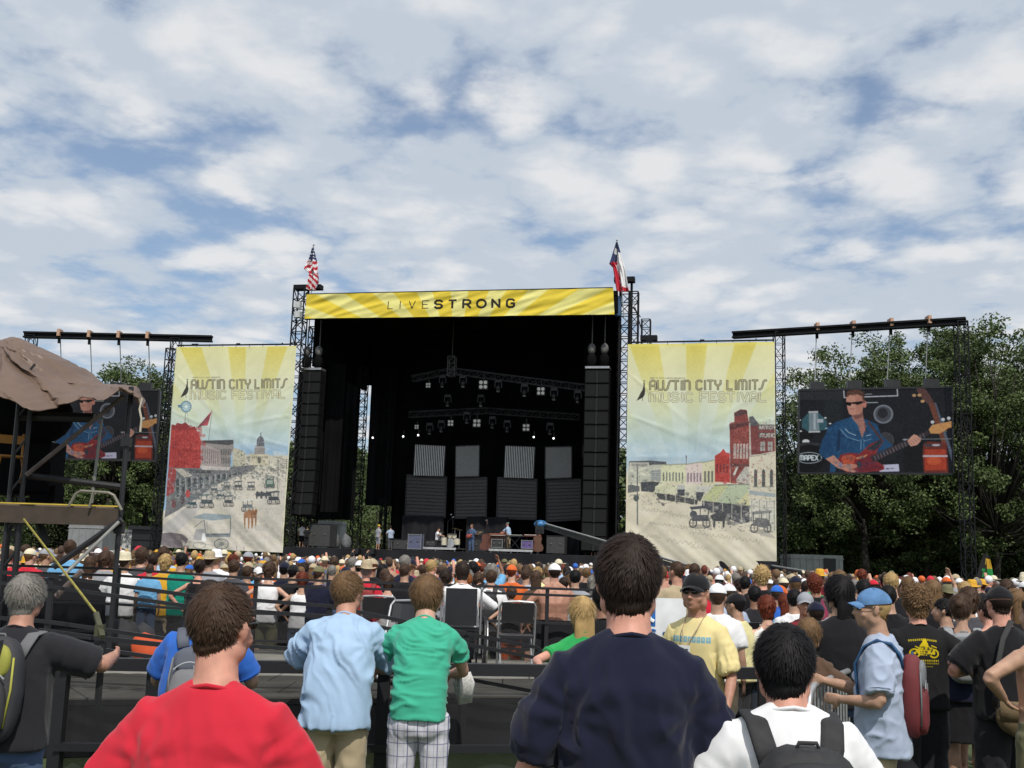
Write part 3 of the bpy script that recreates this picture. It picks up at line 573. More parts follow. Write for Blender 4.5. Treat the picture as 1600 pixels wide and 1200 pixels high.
def img_mat(name, im, rough=.8, emit=0.0, trans=0.0, uv=True, bump=None, scale=1.0):
    m = bpy.data.materials.new(name); m.use_nodes = True; N = m.node_tree.nodes; Lk = m.node_tree.links.new; b = N['Principled BSDF']
    t = N.new('ShaderNodeTexImage'); t.image = im; t.extension = 'EXTEND'; u = N.new('ShaderNodeUVMap'); u.uv_map = 'UVMap'; Lk(u.outputs[0], t.inputs[0])
    o = t.outputs['Color']
    if emit:
        b.inputs['Base Color'].default_value = (.006, .006, .007, 1); b.inputs['Specular IOR Level'].default_value = .1; Lk(o, b.inputs['Emission Color']); b.inputs['Emission Strength'].default_value = emit; b.inputs['Roughness'].default_value = .6
        # pixel rows of the wall of lamps
    else:
        mx = N.new('ShaderNodeMix'); mx.data_type = 'RGBA'; mx.blend_type = 'MULTIPLY'; mx.inputs['Factor'].default_value = 1; Lk(o, mx.inputs['A']); mx.inputs['B'].default_value = (scale, scale, scale, 1)
        Lk(mx.outputs['Result'], b.inputs['Base Color']); b.inputs['Roughness'].default_value = rough; b.inputs['Specular IOR Level'].default_value = .25
    return m
def sheet(name, corner, mats, nu, nv, disp, parent=None, back=None):
    """cloth sheet; corner = 4 points TL,TR,BR,BL; disp(u,v)->offset along normal; a thin double skin"""
    TL, TR, BR, BL = [Vector(c) for c in corner]; n = (TR - TL).cross(BL - TL).normalized()
    u = np.linspace(0, 1, nu + 1); v = np.linspace(0, 1, nv + 1); Ug, Vg = np.meshgrid(u, v); D = disp(Ug, Vg)
    a = lambda p: np.array(p)[None, None, :]
    P = (a(TL) * (1 - Ug[..., None]) + a(TR) * Ug[..., None]) * (1 - Vg[..., None]) + (a(BL) * (1 - Ug[..., None]) + a(BR) * Ug[..., None]) * Vg[..., None]
    P = P + np.array(n)[None, None] * D[..., None]
    V = P.reshape(-1, 3); W = nu + 1; idx = np.arange(nu * nv); r, c = idx // nu, idx % nu
    F = np.stack([r * W + c, (r + 1) * W + c, (r + 1) * W + c + 1, r * W + c + 1], 1)
    me = bpy.data.meshes.new(name); me.from_pydata(V.tolist(), [], F.tolist())
    uvl = me.uv_layers.new(name='UVMap'); uvs = np.stack([Ug.ravel(), 1 - Vg.ravel()], 1)[F.ravel()]; uvl.data.foreach_set('uv', uvs.astype(np.float32).ravel())
    me.update(); o = link_mesh(name, me, mats, parent, True)
    return o
# ------------------------------------------------------------------ label registry
REG = {}
def reg(o, base, cat, group=None):
    """several things of one look: the label gets its place among them at the end"""
    REG.setdefault(base, []).append(o); o['category'] = cat
    if group: o['group'] = group
    return o
_ord = 'first second third fourth fifth sixth seventh eighth ninth tenth eleventh twelfth thirteenth fourteenth fifteenth sixteenth seventeenth eighteenth nineteenth twentieth'.split()
_num = 'zero one two three four five six seven eight nine ten eleven twelve thirteen fourteen fifteen sixteen seventeen eighteen nineteen twenty'.split()
def scr(p):
    d = Vector(p) - CAM; return 800 + FPX * d.dot(CR) / d.dot(CF)
def finish_labels():
    bpy.context.view_layer.update()
    for base, L_ in REG.items():
        L_.sort(key=lambda o: scr(o.matrix_world.translation)); n = len(L_)
        for i, o in enumerate(L_):
            if n == 1: o['label'] = base
            elif n == 2: o['label'] = base + (', left one of two' if i == 0 else ', right one of two')
            elif i == 0: o['label'] = base + ', leftmost of ' + (_num[n] if n <= 20 else 'many')
            elif i == n - 1: o['label'] = base + ', rightmost of ' + (_num[n] if n <= 20 else 'many')
            elif i < 20 and i <= n // 2: o['label'] = base + ', ' + _ord[i] + ' from left'
            else: o['label'] = base + ', ' + _ord[min(n - 1 - i, 19)] + ' from right'

# ------------------------------------------------------------------ ground
def ground_mat():
    m = bpy.data.materials.new('mown grass'); m.use_nodes = True; N = m.node_tree.nodes; Lk = m.node_tree.links.new; b = N['Principled BSDF']
    t = N.new('ShaderNodeTexCoord'); n1 = N.new('ShaderNodeTexNoise'); n1.inputs['Scale'].default_value = .5; n1.inputs['Detail'].default_value = 8
    n2 = N.new('ShaderNodeTexNoise'); n2.inputs['Scale'].default_value = 30; n2.inputs['Detail'].default_value = 6
    for n in (n1, n2): Lk(t.outputs['Object'], n.inputs['Vector'])
    r = N.new('ShaderNodeValToRGB'); r.color_ramp.elements[0].position = .35; r.color_ramp.elements[0].color = (.018, .04, .010, 1); r.color_ramp.elements[1].position = .7; r.color_ramp.elements[1].color = (.09, .11, .035, 1)
    mx = N.new('ShaderNodeMath'); mx.operation = 'MULTIPLY_ADD'; Lk(n1.outputs['Fac'], mx.inputs[0]); mx.inputs[1].default_value = .4; mx.inputs[2].default_value = 0
    ad = N.new('ShaderNodeMath'); ad.operation = 'MULTIPLY_ADD'; Lk(n2.outputs['Fac'], ad.inputs[0]); ad.inputs[1].default_value = .6; Lk(mx.outputs[0], ad.inputs[2])
    Lk(ad.outputs[0], r.inputs[0]); Lk(r.outputs[0], b.inputs['Base Color']); b.inputs['Roughness'].default_value = .95
    bp = N.new('ShaderNodeBump'); bp.inputs['Strength'].default_value = .8; bp.inputs['Distance'].default_value = .03; Lk(n2.outputs['Fac'], bp.inputs['Height']); Lk(bp.outputs[0], b.inputs['Normal'])
    return m
mb = MB(); mb.quad((-900, -300, 0), (900, -300, 0), (900, 1500, 0), (-900, 1500, 0))
tagd(mb.build('ground', ground_mat()), kind='structure', label='trampled green grass field under the crowd')
# grass blades where the field shows between the near legs
def grass(n, boxes):
    V = []; r = np.random.default_rng(5)
    for (x0, x1, y0, y1) in boxes:
        k = n; x = r.uniform(x0, x1, k); y = r.uniform(y0, y1, k); a = r.uniform(0, 6.28, k); h = r.uniform(.03, .07, k); w = .004
        ox, oy = np.cos(a), np.sin(a); lx, ly = r.normal(0, .02, k), r.normal(0, .02, k)
        V.append(np.stack([np.stack([x - ox * w, y - oy * w, 0 * x], 1), np.stack([x + ox * w, y + oy * w, 0 * x], 1), np.stack([x + lx, y + ly, h], 1)], 1))
    V = np.concatenate(V).reshape(-1, 3); F = np.arange(len(V)).reshape(-1, 3)
    me = bpy.data.meshes.new('grass'); me.from_pydata(V.tolist(), [], F.tolist()); me.update()
    o = link_mesh('grass', me, [mat('grass blade', (.035, .075, .015), .7, var=.3, vscale=3, island=.4)]); tagd(o, 'short green grass blades between the standing people', 'grass', kind='stuff')
grass(26000, [(2.0, 5.0, 5.5, 10.5), (-3.0, -1.2, 4.5, 6)])

# ------------------------------------------------------------------ lattice helper
def truss(m, p0, p1, w=.5, bay=.8, r=.035, side=None, mi=0, n=4):
    p0 = Vector(p0); p1 = Vector(p1); d = (p1 - p0).normalized(); Lh = (p1 - p0).length
    x = Vector(side) if side is not None else (SU if abs(d.z) > .7 else Vector((0, 0, 1)))
    x = (x - d * x.dot(d)).normalized(); y = d.cross(x)
    C = [(x * a + y * b) * w / 2 for a, b in ((-1, -1), (1, -1), (1, 1), (-1, 1))]
    for c in C: m.bar(p0 + c, p1 + c, r * 1.3, mi=mi)
    k = max(1, round(Lh / bay)); s = Lh / k
    for i in range(k):
        a = p0 + d * (i * s); b = p0 + d * ((i + 1) * s)
        for j in range(4):
            c0, c1 = C[j], C[(j + 1) % 4]
            m.bar(a + c0, a + c1, r * .8, mi=mi)
            (m.bar(a + c0, b + c1, r * .75, mi=mi) if (i + j) % 2 == 0 else m.bar(a + c1, b + c0, r * .75, mi=mi))
    for j in range(4): m.bar(p1 + C[j], p1 + C[(j + 1) % 4], r, mi=mi)

# ------------------------------------------------------------------ the stage
DZ = suv(735, 863, 3.0)[1]
stage = empty('festival_stage', st(0, 0, 0), SROT, 'big black roofed festival stage with lattice towers and dark drapes', 'stage')
inv = Matrix.Rotation(-SROT, 4, 'Z') @ Matrix.Translation(-st(0, 0, 0))
def spart(name, m, mats, smooth=False, parent=None):
    o = m.build(name, mats, None, smooth); o.data.transform(inv); o.parent = parent or stage; return o
def sb(m, u0, u1, b0, b1, z0, z1, mi=0): return m.box(st((u0 + u1) / 2, (b0 + b1) / 2, (z0 + z1) / 2), (u1 - u0, b1 - b0, z1 - z0), SROT, mi)
uL, _ = suv(443, 860); uR, _ = suv(1216, 890); BD = 13.0
m = MB(); sb(m, uL, uR, 0, BD, DZ - .25, DZ); spart('deck', m, mat('stage plywood black', (.02, .02, .021), .7, var=.3, vscale=1.5))
# skirt with folds
def fold(n=70, amp=.05, f=30):
    return lambda U, V: amp * np.sin(U * f + 1.3 * np.sin(U * f * .37)) * (.4 + .6 * V)
def ssheet(name, u0, u1, b, z0, z1, matl, f=30, amp=.05, parent=None, nu=80, nv=4):
    o = sheet(name, [st(u0, b, z1), st(u1, b, z1), st(u1, b, z0), st(u0, b, z0)], [matl], nu, nv, lambda U, V: amp * (np.sin(U * f + 1.3 * np.sin(U * f * .37)) + .5 * np.sin(U * f * 2.3 + V * 3)) * (.4 + .6 * V))
    o.data.transform(inv); o.parent = parent or stage; return o
ssheet('skirt', uL, uR, -.12, 0.02, DZ - .02, SKIRT, 60, .03, nu=160)
# roof
uA, zA = suv(480, 462, 0); uB, zB = suv(958, 452, 0); _, zC = suv(478, 497, 0); _, zD = suv(959, 491, 0)
ZT = (zA + zB) / 2; ZU = (zC + zD) / 2 + .25
uK = suv(968, 600, BD)[0]; m = MB(); m.loft([[st(uA + .1, .1, z_), st(uB + .3, .1, z_), st(uK, BD, z_), st(uA + .1, BD, z_)] for z_ in (ZT - .35, ZT - .05)]); sb(m, uA + .1, uB + .3, .15, .5, ZU - .1, ZT - .35)
for i in range(4): sb(m, uA + .2, uB + (uK - uB) * (2.8 + i * 2.5) / BD - .1, 2.5 + i * 2.5, 2.8 + i * 2.5, ZU, ZT - .4)
spart('roof', m, BLACKC)
# drapes: back, the two wings, and the pieces that leave the gaps of daylight
def U_(px, b, py=700): return suv(px, py, b)[0]
ssheet('backdrop', U_(617.5, BD), uK, BD - .3, DZ, ZT - .4, BLACKC, 90, .06)
ssheet('drape', uL + .6, U_(619, BD, 580), BD - .2, suv(560, 603, BD)[1], ZT - .4, BLACKC, 40, .06, nu=40)
ssheet('drape', U_(575, BD - 1), U_(616.5, BD - 1), BD - 1, suv(590, 790, BD - 1)[1], ZT - 1, BLACKC, 12, .08, nu=24)
ssheet('drape', U_(486, BD - .5), U_(557, BD - .5), BD - .6, suv(520, 812, BD - .5)[1], ZT - 1, BLACKC, 22, .08, nu=40)
ssheet('drape', U_(506, 4), U_(534, 4), 4, suv(520, 800, 4)[1], ZT - 4, BLACKC, 12, .06, nu=20)
ssheet('drape', U_(552, 6), U_(557, 6), 6.2, DZ + 2, ZT - 4, BLACKC, 6, .06, nu=8)
ssheet('drape', uB - 2.6, uB - .6, 5.5, DZ, ZT - 1, BLACKC, 12, .06, nu=20)
m = MB(); m.loft([[st(uB + .1, 1.7, z_), st(uB + .25, 1.7, z_), st(uK + .1, BD, z_), st(uK - .1, BD, z_)] for z_ in (DZ, ZT - .4)]); spart('side_wall', m, BLACKC)
m = MB()
zs_ = suv(500, 588, 6)[1]
sb(m, uA - .1, uA + .05, 1.8, BD, zs_, ZT - .4); sb(m, uA - .1, uA + .05, 4.5, 8.5, DZ + 3, zs_)
spart('side_wall', m, BLACKC)
ssheet('drape', U_(636, 9), U_(700, 9), 8.6, DZ, suv(640, 806, 9)[1], SKIRT, 14, .12, nu=40, nv=10)
ssheet('drape', U_(735, 9), U_(800, 9), 8.6, DZ, suv(760, 808, 9)[1], SKIRT, 14, .12, nu=40, nv=10)
ssheet('drape', U_(862, 4.5, 850), U_(905, 4.5, 850), 4.5, DZ, suv(880, 838, 4.5)[1], SKIRT, 9, .12, nu=40, nv=10)
# towers
def tower(px0, py0, px1, py1, b, w, name='truss_tower', bay=.75, r=.065, zb=0.0):
    u, z = suv((px0 + px1) / 2, py0, b); m = MB(); truss(m, st(u, b, zb), st(u, b, z), w, bay, r); return spart(name, m, TRUSS)
wpx = lambda px, b=0: px * 72 / FPX
tower(461, 452, 481, 452, .6, .78)
tower(486, 512, 500, 512, 3.6, .7)
tower(967, 440, 990, 440, 1.2, .72)
tower(984, 457, 997, 457, 5.5, .62, zb=10)
tower(562, 575, 575, 575, 9.5, .62, bay=.5, r=.05); tower(612, 575, 620, 575, 12, .34, r=.03); tower(596, 780, 604, 780, 11, .4)
u, z = suv(452, 545, .3); m = MB(); truss(m, st(u, .3, 0), st(u, .3, z), .6, .8, .05); spart('truss_tower', m, TRUSS)
for (a, c, d) in ((461, 503, 449), (960, 992, 437), (1001, 1027, 528)):
    m = MB(); u0, z0 = suv(a, d, .8); u1, _ = suv(c, d, .8); sb(m, u0, u1, .5, 1.1, z0 - .2, z0 + .12); spart('top_beam', m, TRUSS)
u0, z0 = suv(1003, 500, 2); u1, z1 = suv(1016, 530, 2)
m = MB(); truss(m, st((u0 + u1) / 2, 2, z1 - .4), st((u0 + u1) / 2, 2, z0), u1 - u0, .6, .05); m.bar(st(u0 - .1, 2, z0 + .2), st(U_(990, 2, 460), 2, suv(994, 480, 2)[1]), .06)
m.bar(st(U_(992, 2, 480), 2, suv(992, 480, 2)[1]), st(U_(1004, 2, 520), 2, suv(1004, 520, 2)[1]), .07)
spart('rigging_frame', m, TRUSS)
# floodlight boxes on the left tower
for py in (477, 492):
    u, z = suv(467, py, -.1); m = MB(); sb(m, u - .2, u + .18, -.4, 0, z - .22, z + .2); sb(m, u - .05, u + .05, 0, .3, z - .04, z + .04)
    spart('site_lamp', m, mat('pale lamp housing', (.5, .52, .52), .5))
# upper banner frame bars behind the side banners
def banner(name, TL, TR, BR, BL, b, im, label, seed, bars):
    C = []
    for (px, py) in (TL, TR, BR, BL):
        u, z = suv(px, py, b); C.append(st(u, b, z))
    r = np.random.default_rng(seed); ph = r.uniform(0, 6, 20)
    def disp(U, V):
        d = .05 * np.sin(U * 7 + ph[0] + V * 2) + .03 * np.sin(U * 17 + ph[1] - V * 5)
        d += .035 * np.sin(V * 19 + ph[2] + 1.5 * U) * np.clip(V - .25, 0, 1)
        for k in range(9):                        # tension creases fanning out from tie points
            cx, cy = ((0, .12 + .1 * k) if k % 2 == 0 else (1, .1 + .08 * k)); ang = np.arctan2(V - cy, abs(U - cx) + .02); rr = np.hypot(U - cx, V - cy)
            d += .05 * np.exp(-((ang - (.5 - .13 * k)) / .035) ** 2) * np.exp(-rr * 2.6)
        nn = pnoise(np.stack([U.ravel() * 9 + V.ravel() * 5, V.ravel() * 7, 0 * U.ravel() + seed], 1)).reshape(U.shape); d += .05 * (np.abs(nn) - .25)
        low = np.clip((V - .72) / .28, 0, 1); dg = np.sin((U * 1.0 - V * 1.9) * 21 + ph[3]); d += .07 * low * np.sign(dg) * np.abs(dg) ** 2
        return -d
    o = sheet(name, C, [img_mat(name + ' print', im, .75)], 90, 130, disp); tagd(o, label, 'banner', 'printed festival banners')
    m = MB(); m.bar(C[0] + Vector((0, .1, .14)), C[1] + Vector((0, .1, .14)), .09)
    for i in range(9):
        p = C[0].lerp(C[1], (i + .5) / 9); m.bar(p, p + Vector((0, .1, .2)), .03)
    for i in (1, 4, 7): p = C[0].lerp(C[1], i / 8); m.bar(p + Vector((0, .1, .2)), p.lerp(C[1], .06) + Vector((0, .1, .2)), .1, .1)
    m.build('hanging_bar', TRUSS, o)
    return o
banner('festival_banner', (276, 542.5), (463.5, 540.5), (441.5, 863.5), (251.5, 855), -.15, left_banner(), 'tall banner left of the stage with old main street and domed capitol', 3, 0)
banner('festival_banner', (981, 538), (1210.3, 534.3), (1213.7, 895.5), (977, 883), -.15, right_banner(), 'tall banner right of the stage with old street and red brick building', 8, 0)
m = MB()
for px in (270,):
    u, z = suv(270, 545, .4); truss(m, st(u - .1, .4, 0), st(u - .1, .4, z), .55, .8, .05)
spart('truss_tower', m, TRUSS)
# livestrong fascia
C = [st(*((lambda q: (q[0], -.25, q[1]))(suv(px, py, -.25)))) for px, py in ((479, 460), (958, 450), (960, 491), (475, 497.5))]
def dsp(U, V):
    nn = pnoise(np.stack([U.ravel() * 11 + V.ravel() * 3.0, V.ravel() * 1.6, 0 * U.ravel() + 4], 1)).reshape(U.shape)
    n2 = pnoise(np.stack([U.ravel() * 26 + V.ravel() * 5, V.ravel() * 2, 0 * U.ravel() + 9], 1)).reshape(U.shape)
    return .16 * np.abs(nn) + .05 * n2
o = sheet('stage_fascia_banner', C, [img_mat('fascia print', top_banner(), .7)], 220, 20, dsp); tagd(o, 'long yellow striped banner reading LIVESTRONG along the stage roof', 'banner')
m = MB(); m.bar(C[0] + Vector((0, .2, .05)), C[1] + Vector((0, .2, .05)), .1); m.bar(C[3] + Vector((0, .2, -.02)), C[2] + Vector((0, .2, -.02)), .08); m.build('hem_pipe', TRUSS, o)
# blue tarpaulin end of the roof
m = MB(); u, z = suv(962, 462, .3); sb(m, u - .05, u + .3, .4, 1.0, suv(964, 492, .3)[1], z); spart('blue_tarp', m, mat('blue tarpaulin', (.05, .12, .25), .6, var=.3))

# ------------------------------------------------------------------ flags
def flag(pxb, pyb, pxt, pyt, b, rows, mats, label, name, colf):
    u, z0 = suv(pxb, pyb, b); u1, z1 = suv(pxt, pyt, b)
    root = empty(name, st(u, b, z0), SROT, label, 'flag')
    P = lambda uu, bb, zz: Vector((uu - u, bb - b, zz - z0))
    m = MB(); m.tube([P(u, b, z0 - 1.2), P(u1, b, z1)], .035, 8); m.ell(P(u1, b, z1 + .05), (.07, .07, .07)); m.build('pole', ALU, root)
    # hanging cloth, furled down along the pole
    nu, nv = 36, 60; V = []; F = []; MI = []
    for j in range(nv + 1):
        t = j / nv; off = rows(t)
        for i in range(nu + 1):
            s = i / nu; x = off[0] + (off[1] - off[0]) * s
            dep = .16 * math.sin(s * 13 + t * 4) * min(1, .2 + t * 2) + .08 * math.sin(s * 29 + 2)
            V.append(P(u1 + x, b - .1 + dep, z1 - .12 - t * off[2]))
    for j in range(nv):
        for i in range(nu):
            a = j * (nu + 1) + i; F.append((a, a + nu + 1, a + nu + 2, a + 1)); MI.append(colf(i / nu, j / nv))
    me = bpy.data.meshes.new('cloth'); me.from_pydata([tuple(v) for v in V], [], F); me.polygons.foreach_set('material_index', MI); me.update()
    link_mesh('cloth', me, mats, root, True)
RED = cloth('flag red', (.50, .02, .04)); WHITE = cloth('white', (.78, .78, .79)); NAVY = cloth('flag blue', (.03, .045, .14))
def usr(t):
    a = np.interp(t, [0, .25, .5, .62, 1], [-.05, -.3, -.62, -.15, -.28]); b_ = np.interp(t, [0, .3, .6, .8, 1], [.05, .3, .48, .62, .42]); return (a, b_, 3.0)
def usc(s, t):
    if t < .33: return 1 if ((int(s * 8 + (int(t * 40) % 2) * .5) % 2 == 0 and int(t * 40) % 3 == 0)) else 2
    k = t * 15 + s * (2.4 if t < .62 else -3.5); return 0 if int(k) % 2 else 1
flag(487, 458, 490, 384, .3, usr, [RED, WHITE, NAVY], 'limp striped red and white flag with starry blue corner on left tower', 'flag', usc)
def txr(t):
    a = np.interp(t, [0, .42, .5, 1], [-.05, -.50, -.25, .05]); b_ = np.interp(t, [0, .3, .6, 1], [.05, .35, .62, .85]); return (a, b_, 3.3)
def txc(s, t):
    if t < .45:
        if s > .55 and t > .2: return 1
        if .12 < t < .24 and .2 < s < .6: return 1
        if t > .33 + .1 * (1 - s): return 0 if s < .55 else 1
        return 2
    if t > .9: return 0
    return 0 if s < .42 + .1 * math.sin(t * 9) - (.15 if t > .75 else 0) else 1
flag(976, 470, 964, 376, .3, txr, [RED, WHITE, NAVY], 'limp red white and blue lone star flag on right tower', 'flag', txc)

# ------------------------------------------------------------------ screens on gantries
PIC = screen_print()
def gantry(b0, b1, Y0, Y1, legs, cabs, label, scrC, YS, slabel, glow=.64):
    A = at(b0[0], b0[1], Y0); B = at(b1[0], b1[1], Y1)
    root = empty('screen_gantry', (A.x, A.y, 0), 0, label, 'gantry', 'gantries holding the side screens'); org = Vector((A.x, A.y, 0))
    def bl(nm, m, mt): o = m.build(nm, mt, root); o.data.transform(Matrix.Translation(-org)); return o
    m = MB(); m.bar(A, B, .5, .12); m.bar(A - Vector((0, 0, .34)), B - Vector((0, 0, .34)), .5, .1); m.bar(A - Vector((0, 0, .17)), B - Vector((0, 0, .17)), .12, .3); bl('beam', m, TRUSS)
    for lx, ly in legs:
        t = (lx - b0[0]) / (b1[0] - b0[0]); p = at(lx, ly, Y0 + (Y1 - Y0) * t); m = MB(); truss(m, (p.x, p.y, 0), (p.x, p.y, p.z - .1), .62, .8, .045, side=(1, 0, 0)); bl('tower', m, TRUSS)
        m = MB(); m.box((p.x, p.y, .15), (1.2, 1.2, .3)); bl('base', m, TRUSS)
    Cc = [at(px, py, y) for (px, py), y in zip(scrC, YS)]
    for cx, cy in cabs:
        t = (cx - b0[0]) / (b1[0] - b0[0]); p = at(cx, cy, Y0 + (Y1 - Y0) * t); s = (cx - scrC[0][0]) / (scrC[1][0] - scrC[0][0]); q = Cc[0].lerp(Cc[1], s)
        m = MB(); m.tube([Vector((p.x, p.y, p.z)), Vector((q.x, q.y + .25, q.z + .3))], .035, 6); bl('hoist_cable', m, GALV)
        m = MB(); m.box(p + Vector((0, -.05, .02)), (.2, .66, .5)); bl('beam_clamp', m, mat('orange strap', (.5, .3, .2), .7))
        m = MB(); m.box(p + Vector((0, -.05, -.55)), (.16, .16, .35)); bl('shackle', m, TRUSS)
    o = sheet('video_screen', Cc, [img_mat('lit screen picture', PIC, emit=glow)], 4, 3, lambda U, V: 0 * U); tagd(o, slabel, 'screen', 'side video screens showing the guitarist')
    n = (Cc[1] - Cc[0]).cross(Cc[3] - Cc[0]).normalized(); n = n if n.y > 0 else -n
    m = MB(); V = [c + n * .03 for c in Cc] + [c + n * .6 for c in Cc]
    m.add(V, [(0, 1, 2, 3), (7, 6, 5, 4), (0, 4, 5, 1), (1, 5, 6, 2), (2, 6, 7, 3), (3, 7, 4, 0)]); m.build('housing', BLACKM, o)
    m = MB()
    for a, b_ in ((0, 1), (1, 2), (2, 3), (3, 0)): m.bar(Cc[a] + n * .02, Cc[b_] + n * .02, .12)
    for i in range(4): p = Cc[0].lerp(Cc[1], .12 + i * .25); m.box(p + n * .3 + Vector((0, 0, .3)), (.9, .4, .5))
    m.build('frame', BLACKM, o)
gantry((38, 519.5), (332, 526), 79, 79.5, [(50, 522), (276, 527)], [(94, 521), (141, 523), (187, 524), (232, 525)], 'black steel gantry with long top beam left of the stage', [(66, 607), (249.5, 609.5), (243, 720.5), (60, 716)], [80, 80.5, 80.5, 80], 'hanging video screen behind the brown tarp, showing a guitarist in sunglasses', .46)
gantry((1145, 520), (1509, 497.5), 73.5, 66.5, [(1217, 517), (1501, 500)], [(1276, 512), (1332, 509), (1391, 505), (1450, 501)], 'black steel gantry with long top beam right of the stage', [(1248.1, 609.5), (1487.5, 604.5), (1489, 740.4), (1247.3, 739.3)], [71, 67.5, 67.5, 71], 'hanging video screen before the trees, showing a guitarist in sunglasses')

# ------------------------------------------------------------------ line arrays
def array(px0, px1, py0, py1, b, label):
    u0, z0 = suv(px0, py0, b); u1, _ = suv(px1, py0, b); _, z1 = suv(px0, py1, b); uc = (u0 + u1) / 2; w = u1 - u0; n = 13; h = (z0 - z1) / n
    root = empty('speaker_array', st(uc, b, z1), SROT, label, 'speakers', 'hanging speaker columns')
    for i in range(n):
        zc = (n - i - .5) * h; k = max(0, i - 8) / 5; m = MB(); R = Matrix.Rotation(-.05 - .10 * k, 3, 'X')
        m.box((0, -.35 * k * k, zc), (w, .8, h * .94), R=R)
        m.box((0, -.42 - .35 * k * k, zc), (.14, .06, h * .9), R=R, mi=1)
        for s in (-1, 1): m.box((s * w * .27, -.41 - .35 * k * k, zc), (w * .4, .03, h * .8), R=R, mi=2)
        m.build('speaker_cabinet', [mat('speaker cabinet paint', (.005, .0052, .0055), .7, spec=.2), mat('horn grey', (.018, .019, .02), .7, spec=.2), mat('speaker grille', (.008, .0085, .009), .7, var=.2, vscale=30, spec=.2)], root)
    m = MB(); m.box((0, 0, n * h + .18), (w * 1.02, .9, .14)); m.build('fly_bar', ALU, root)
    for s in (-1, 1):
        m = MB(); zc = n * h + 1.45; m.ell((s * w * .27, -.1, zc), (.26, .26, .38)); m.build('chain_motor', mat('motor housing', (.13, .125, .12), .5, var=.5, vscale=7), root, True)
        m = MB(); m.ell((s * w * .27, -.12, zc - .75), (.32, .3, .5)); m.build('chain_bag', BLACKC, root, True)
        m = MB(); m.tube([(s * w * .27, 0, n * h + .2), (s * w * .27, 0, zc + 3.1)], .035, 5); m.build('chain', mat('hoist chain', (.10, .10, .10), .5), root)
array(916, 953, 580, 862, 1.4, 'tall dark column of hanging speakers at the right of the stage opening')
array(471, 505, 582, 806, 1.4, 'tall dark column of hanging speakers at the left of the stage opening')

# ------------------------------------------------------------------ lighting trusses and lamps
WL = mat('lamp glass lit', (.9, .9, .85), .3, emit=(1, .97, .9, 2.2))
LENS = mat('reflector lens', (.55, .55, .56), .25, .4)
def ltruss(pts, label, w=.42):
    P = [st(*((lambda q: (q[0], b, q[1]))(suv(px, py, b)))) for px, py, b in pts]
    m = MB()
    for a, b_ in zip(P[:-1], P[1:]): truss(m, a, b_, w, .6, .035)
    me = m.build('lighting_truss', mat('dull truss alloy', (.024, .024, .026), .5, .2)); c = P[0]; me.data.transform(Matrix.Translation(-c)); me.location = c
    tagd(me, label, 'truss', 'trusses hanging in the stage'); return me
ltruss([(707, 580, 5.0), (800, 592, 5.0), (915, 606, 5.0)], 'bright front lighting truss running right from the hanging tower')
ltruss([(645, 592, 7.0), (705, 580, 7.0)], 'short dim lighting truss left of the hanging tower')
ltruss([(640, 648, 10.0), (760, 642, 10.0), (905, 652, 10.0)], 'rear lighting truss above the grey panels')
u, z = suv(706, 575, 5); m = MB(); truss(m, st(u, 5, z - .6), st(u, 5, z + .8), .5, .5, .04); m.tube([st(u, 5, z + .8), st(u, 5, ZT - .5)], .03, 6)
o = m.build('truss_hoist', mat('grey hoist tower', (.08, .08, .08), .5)); tagd(o, 'small grey hoist tower on a cable above the lighting truss', 'hoist')
def blinder(px, py, b, sc=1.0):
    u, z = suv(px, py, b); root = empty('blinder_lamp', st(u, b, z), SROT); reg(root, 'square lamp of four pale cells in the stage roof', 'stage light', 'four cell lamps')
    m = MB(); m.box((0, .15, 0), (.62 * sc, .25, .62 * sc)); m.box((0, .15, .5 * sc), (.06, .06, .5 * sc)); m.build('housing', BLACKM, root)
    for x in (-1, 1):
        for y in (-1, 1): m = MB(); m.tube([(x * .15 * sc, -.03, y * .15 * sc), (x * .15 * sc, .04, y * .15 * sc)], .12 * sc, 10); m.build('cell', LENS2, root)
LENS2 = mat('pale lamp cell', (.45, .45, .43), .4, emit=(.9, .9, .85, .12))
for px, py, b, s in [(755, 601, 4.8, 1.05), (845, 611, 4.8, .95), (669, 602, 6.8, .6), (745, 661, 9.7, 1.0), (822, 668, 9.7, .9), (704, 661, 9.7, .75), (651, 667, 9.7, .55)]: blinder(px, py, b, s)
def mover(px, py, b, lit=False):
    u, z = suv(px, py, b); root = empty('moving_head_lamp', st(u, b, z), SROT); reg(root, 'dark moving spotlight hanging in the stage roof', 'stage light', 'moving spotlights')
    m = MB(); m.box((0, 0, .42), (.46, .36, .2)); m.box((-.24, 0, .16), (.06, .2, .4)); m.box((.24, 0, .16), (.06, .2, .4)); m.build('yoke', BLACKM, root)
    m = MB(); m.tube([(0, .1, .22), (0, -.05, -.05), (0, -.12, -.3)], [.15, .19, .13], 10); m.build('head', BLACKM, root, True)
    m = MB(); m.tube([(0, -.12, -.3), (0, -.13, -.33)], [.12, .12], 10); m.build('lens', LENS, root)
for i, (px, py, b) in enumerate([(724, 598, 5), (779, 605, 5), (820, 612, 5), (866, 618, 5), (692, 598, 6.8), (903, 622, 5), (770, 662, 9.8), (793, 668, 9.8), (730, 655, 9.8), (690, 668, 9.8), (860, 672, 9.8), (672, 672, 9.8), (700, 628, 8.5), (752, 628, 8.5)]): mover(px, py, b)
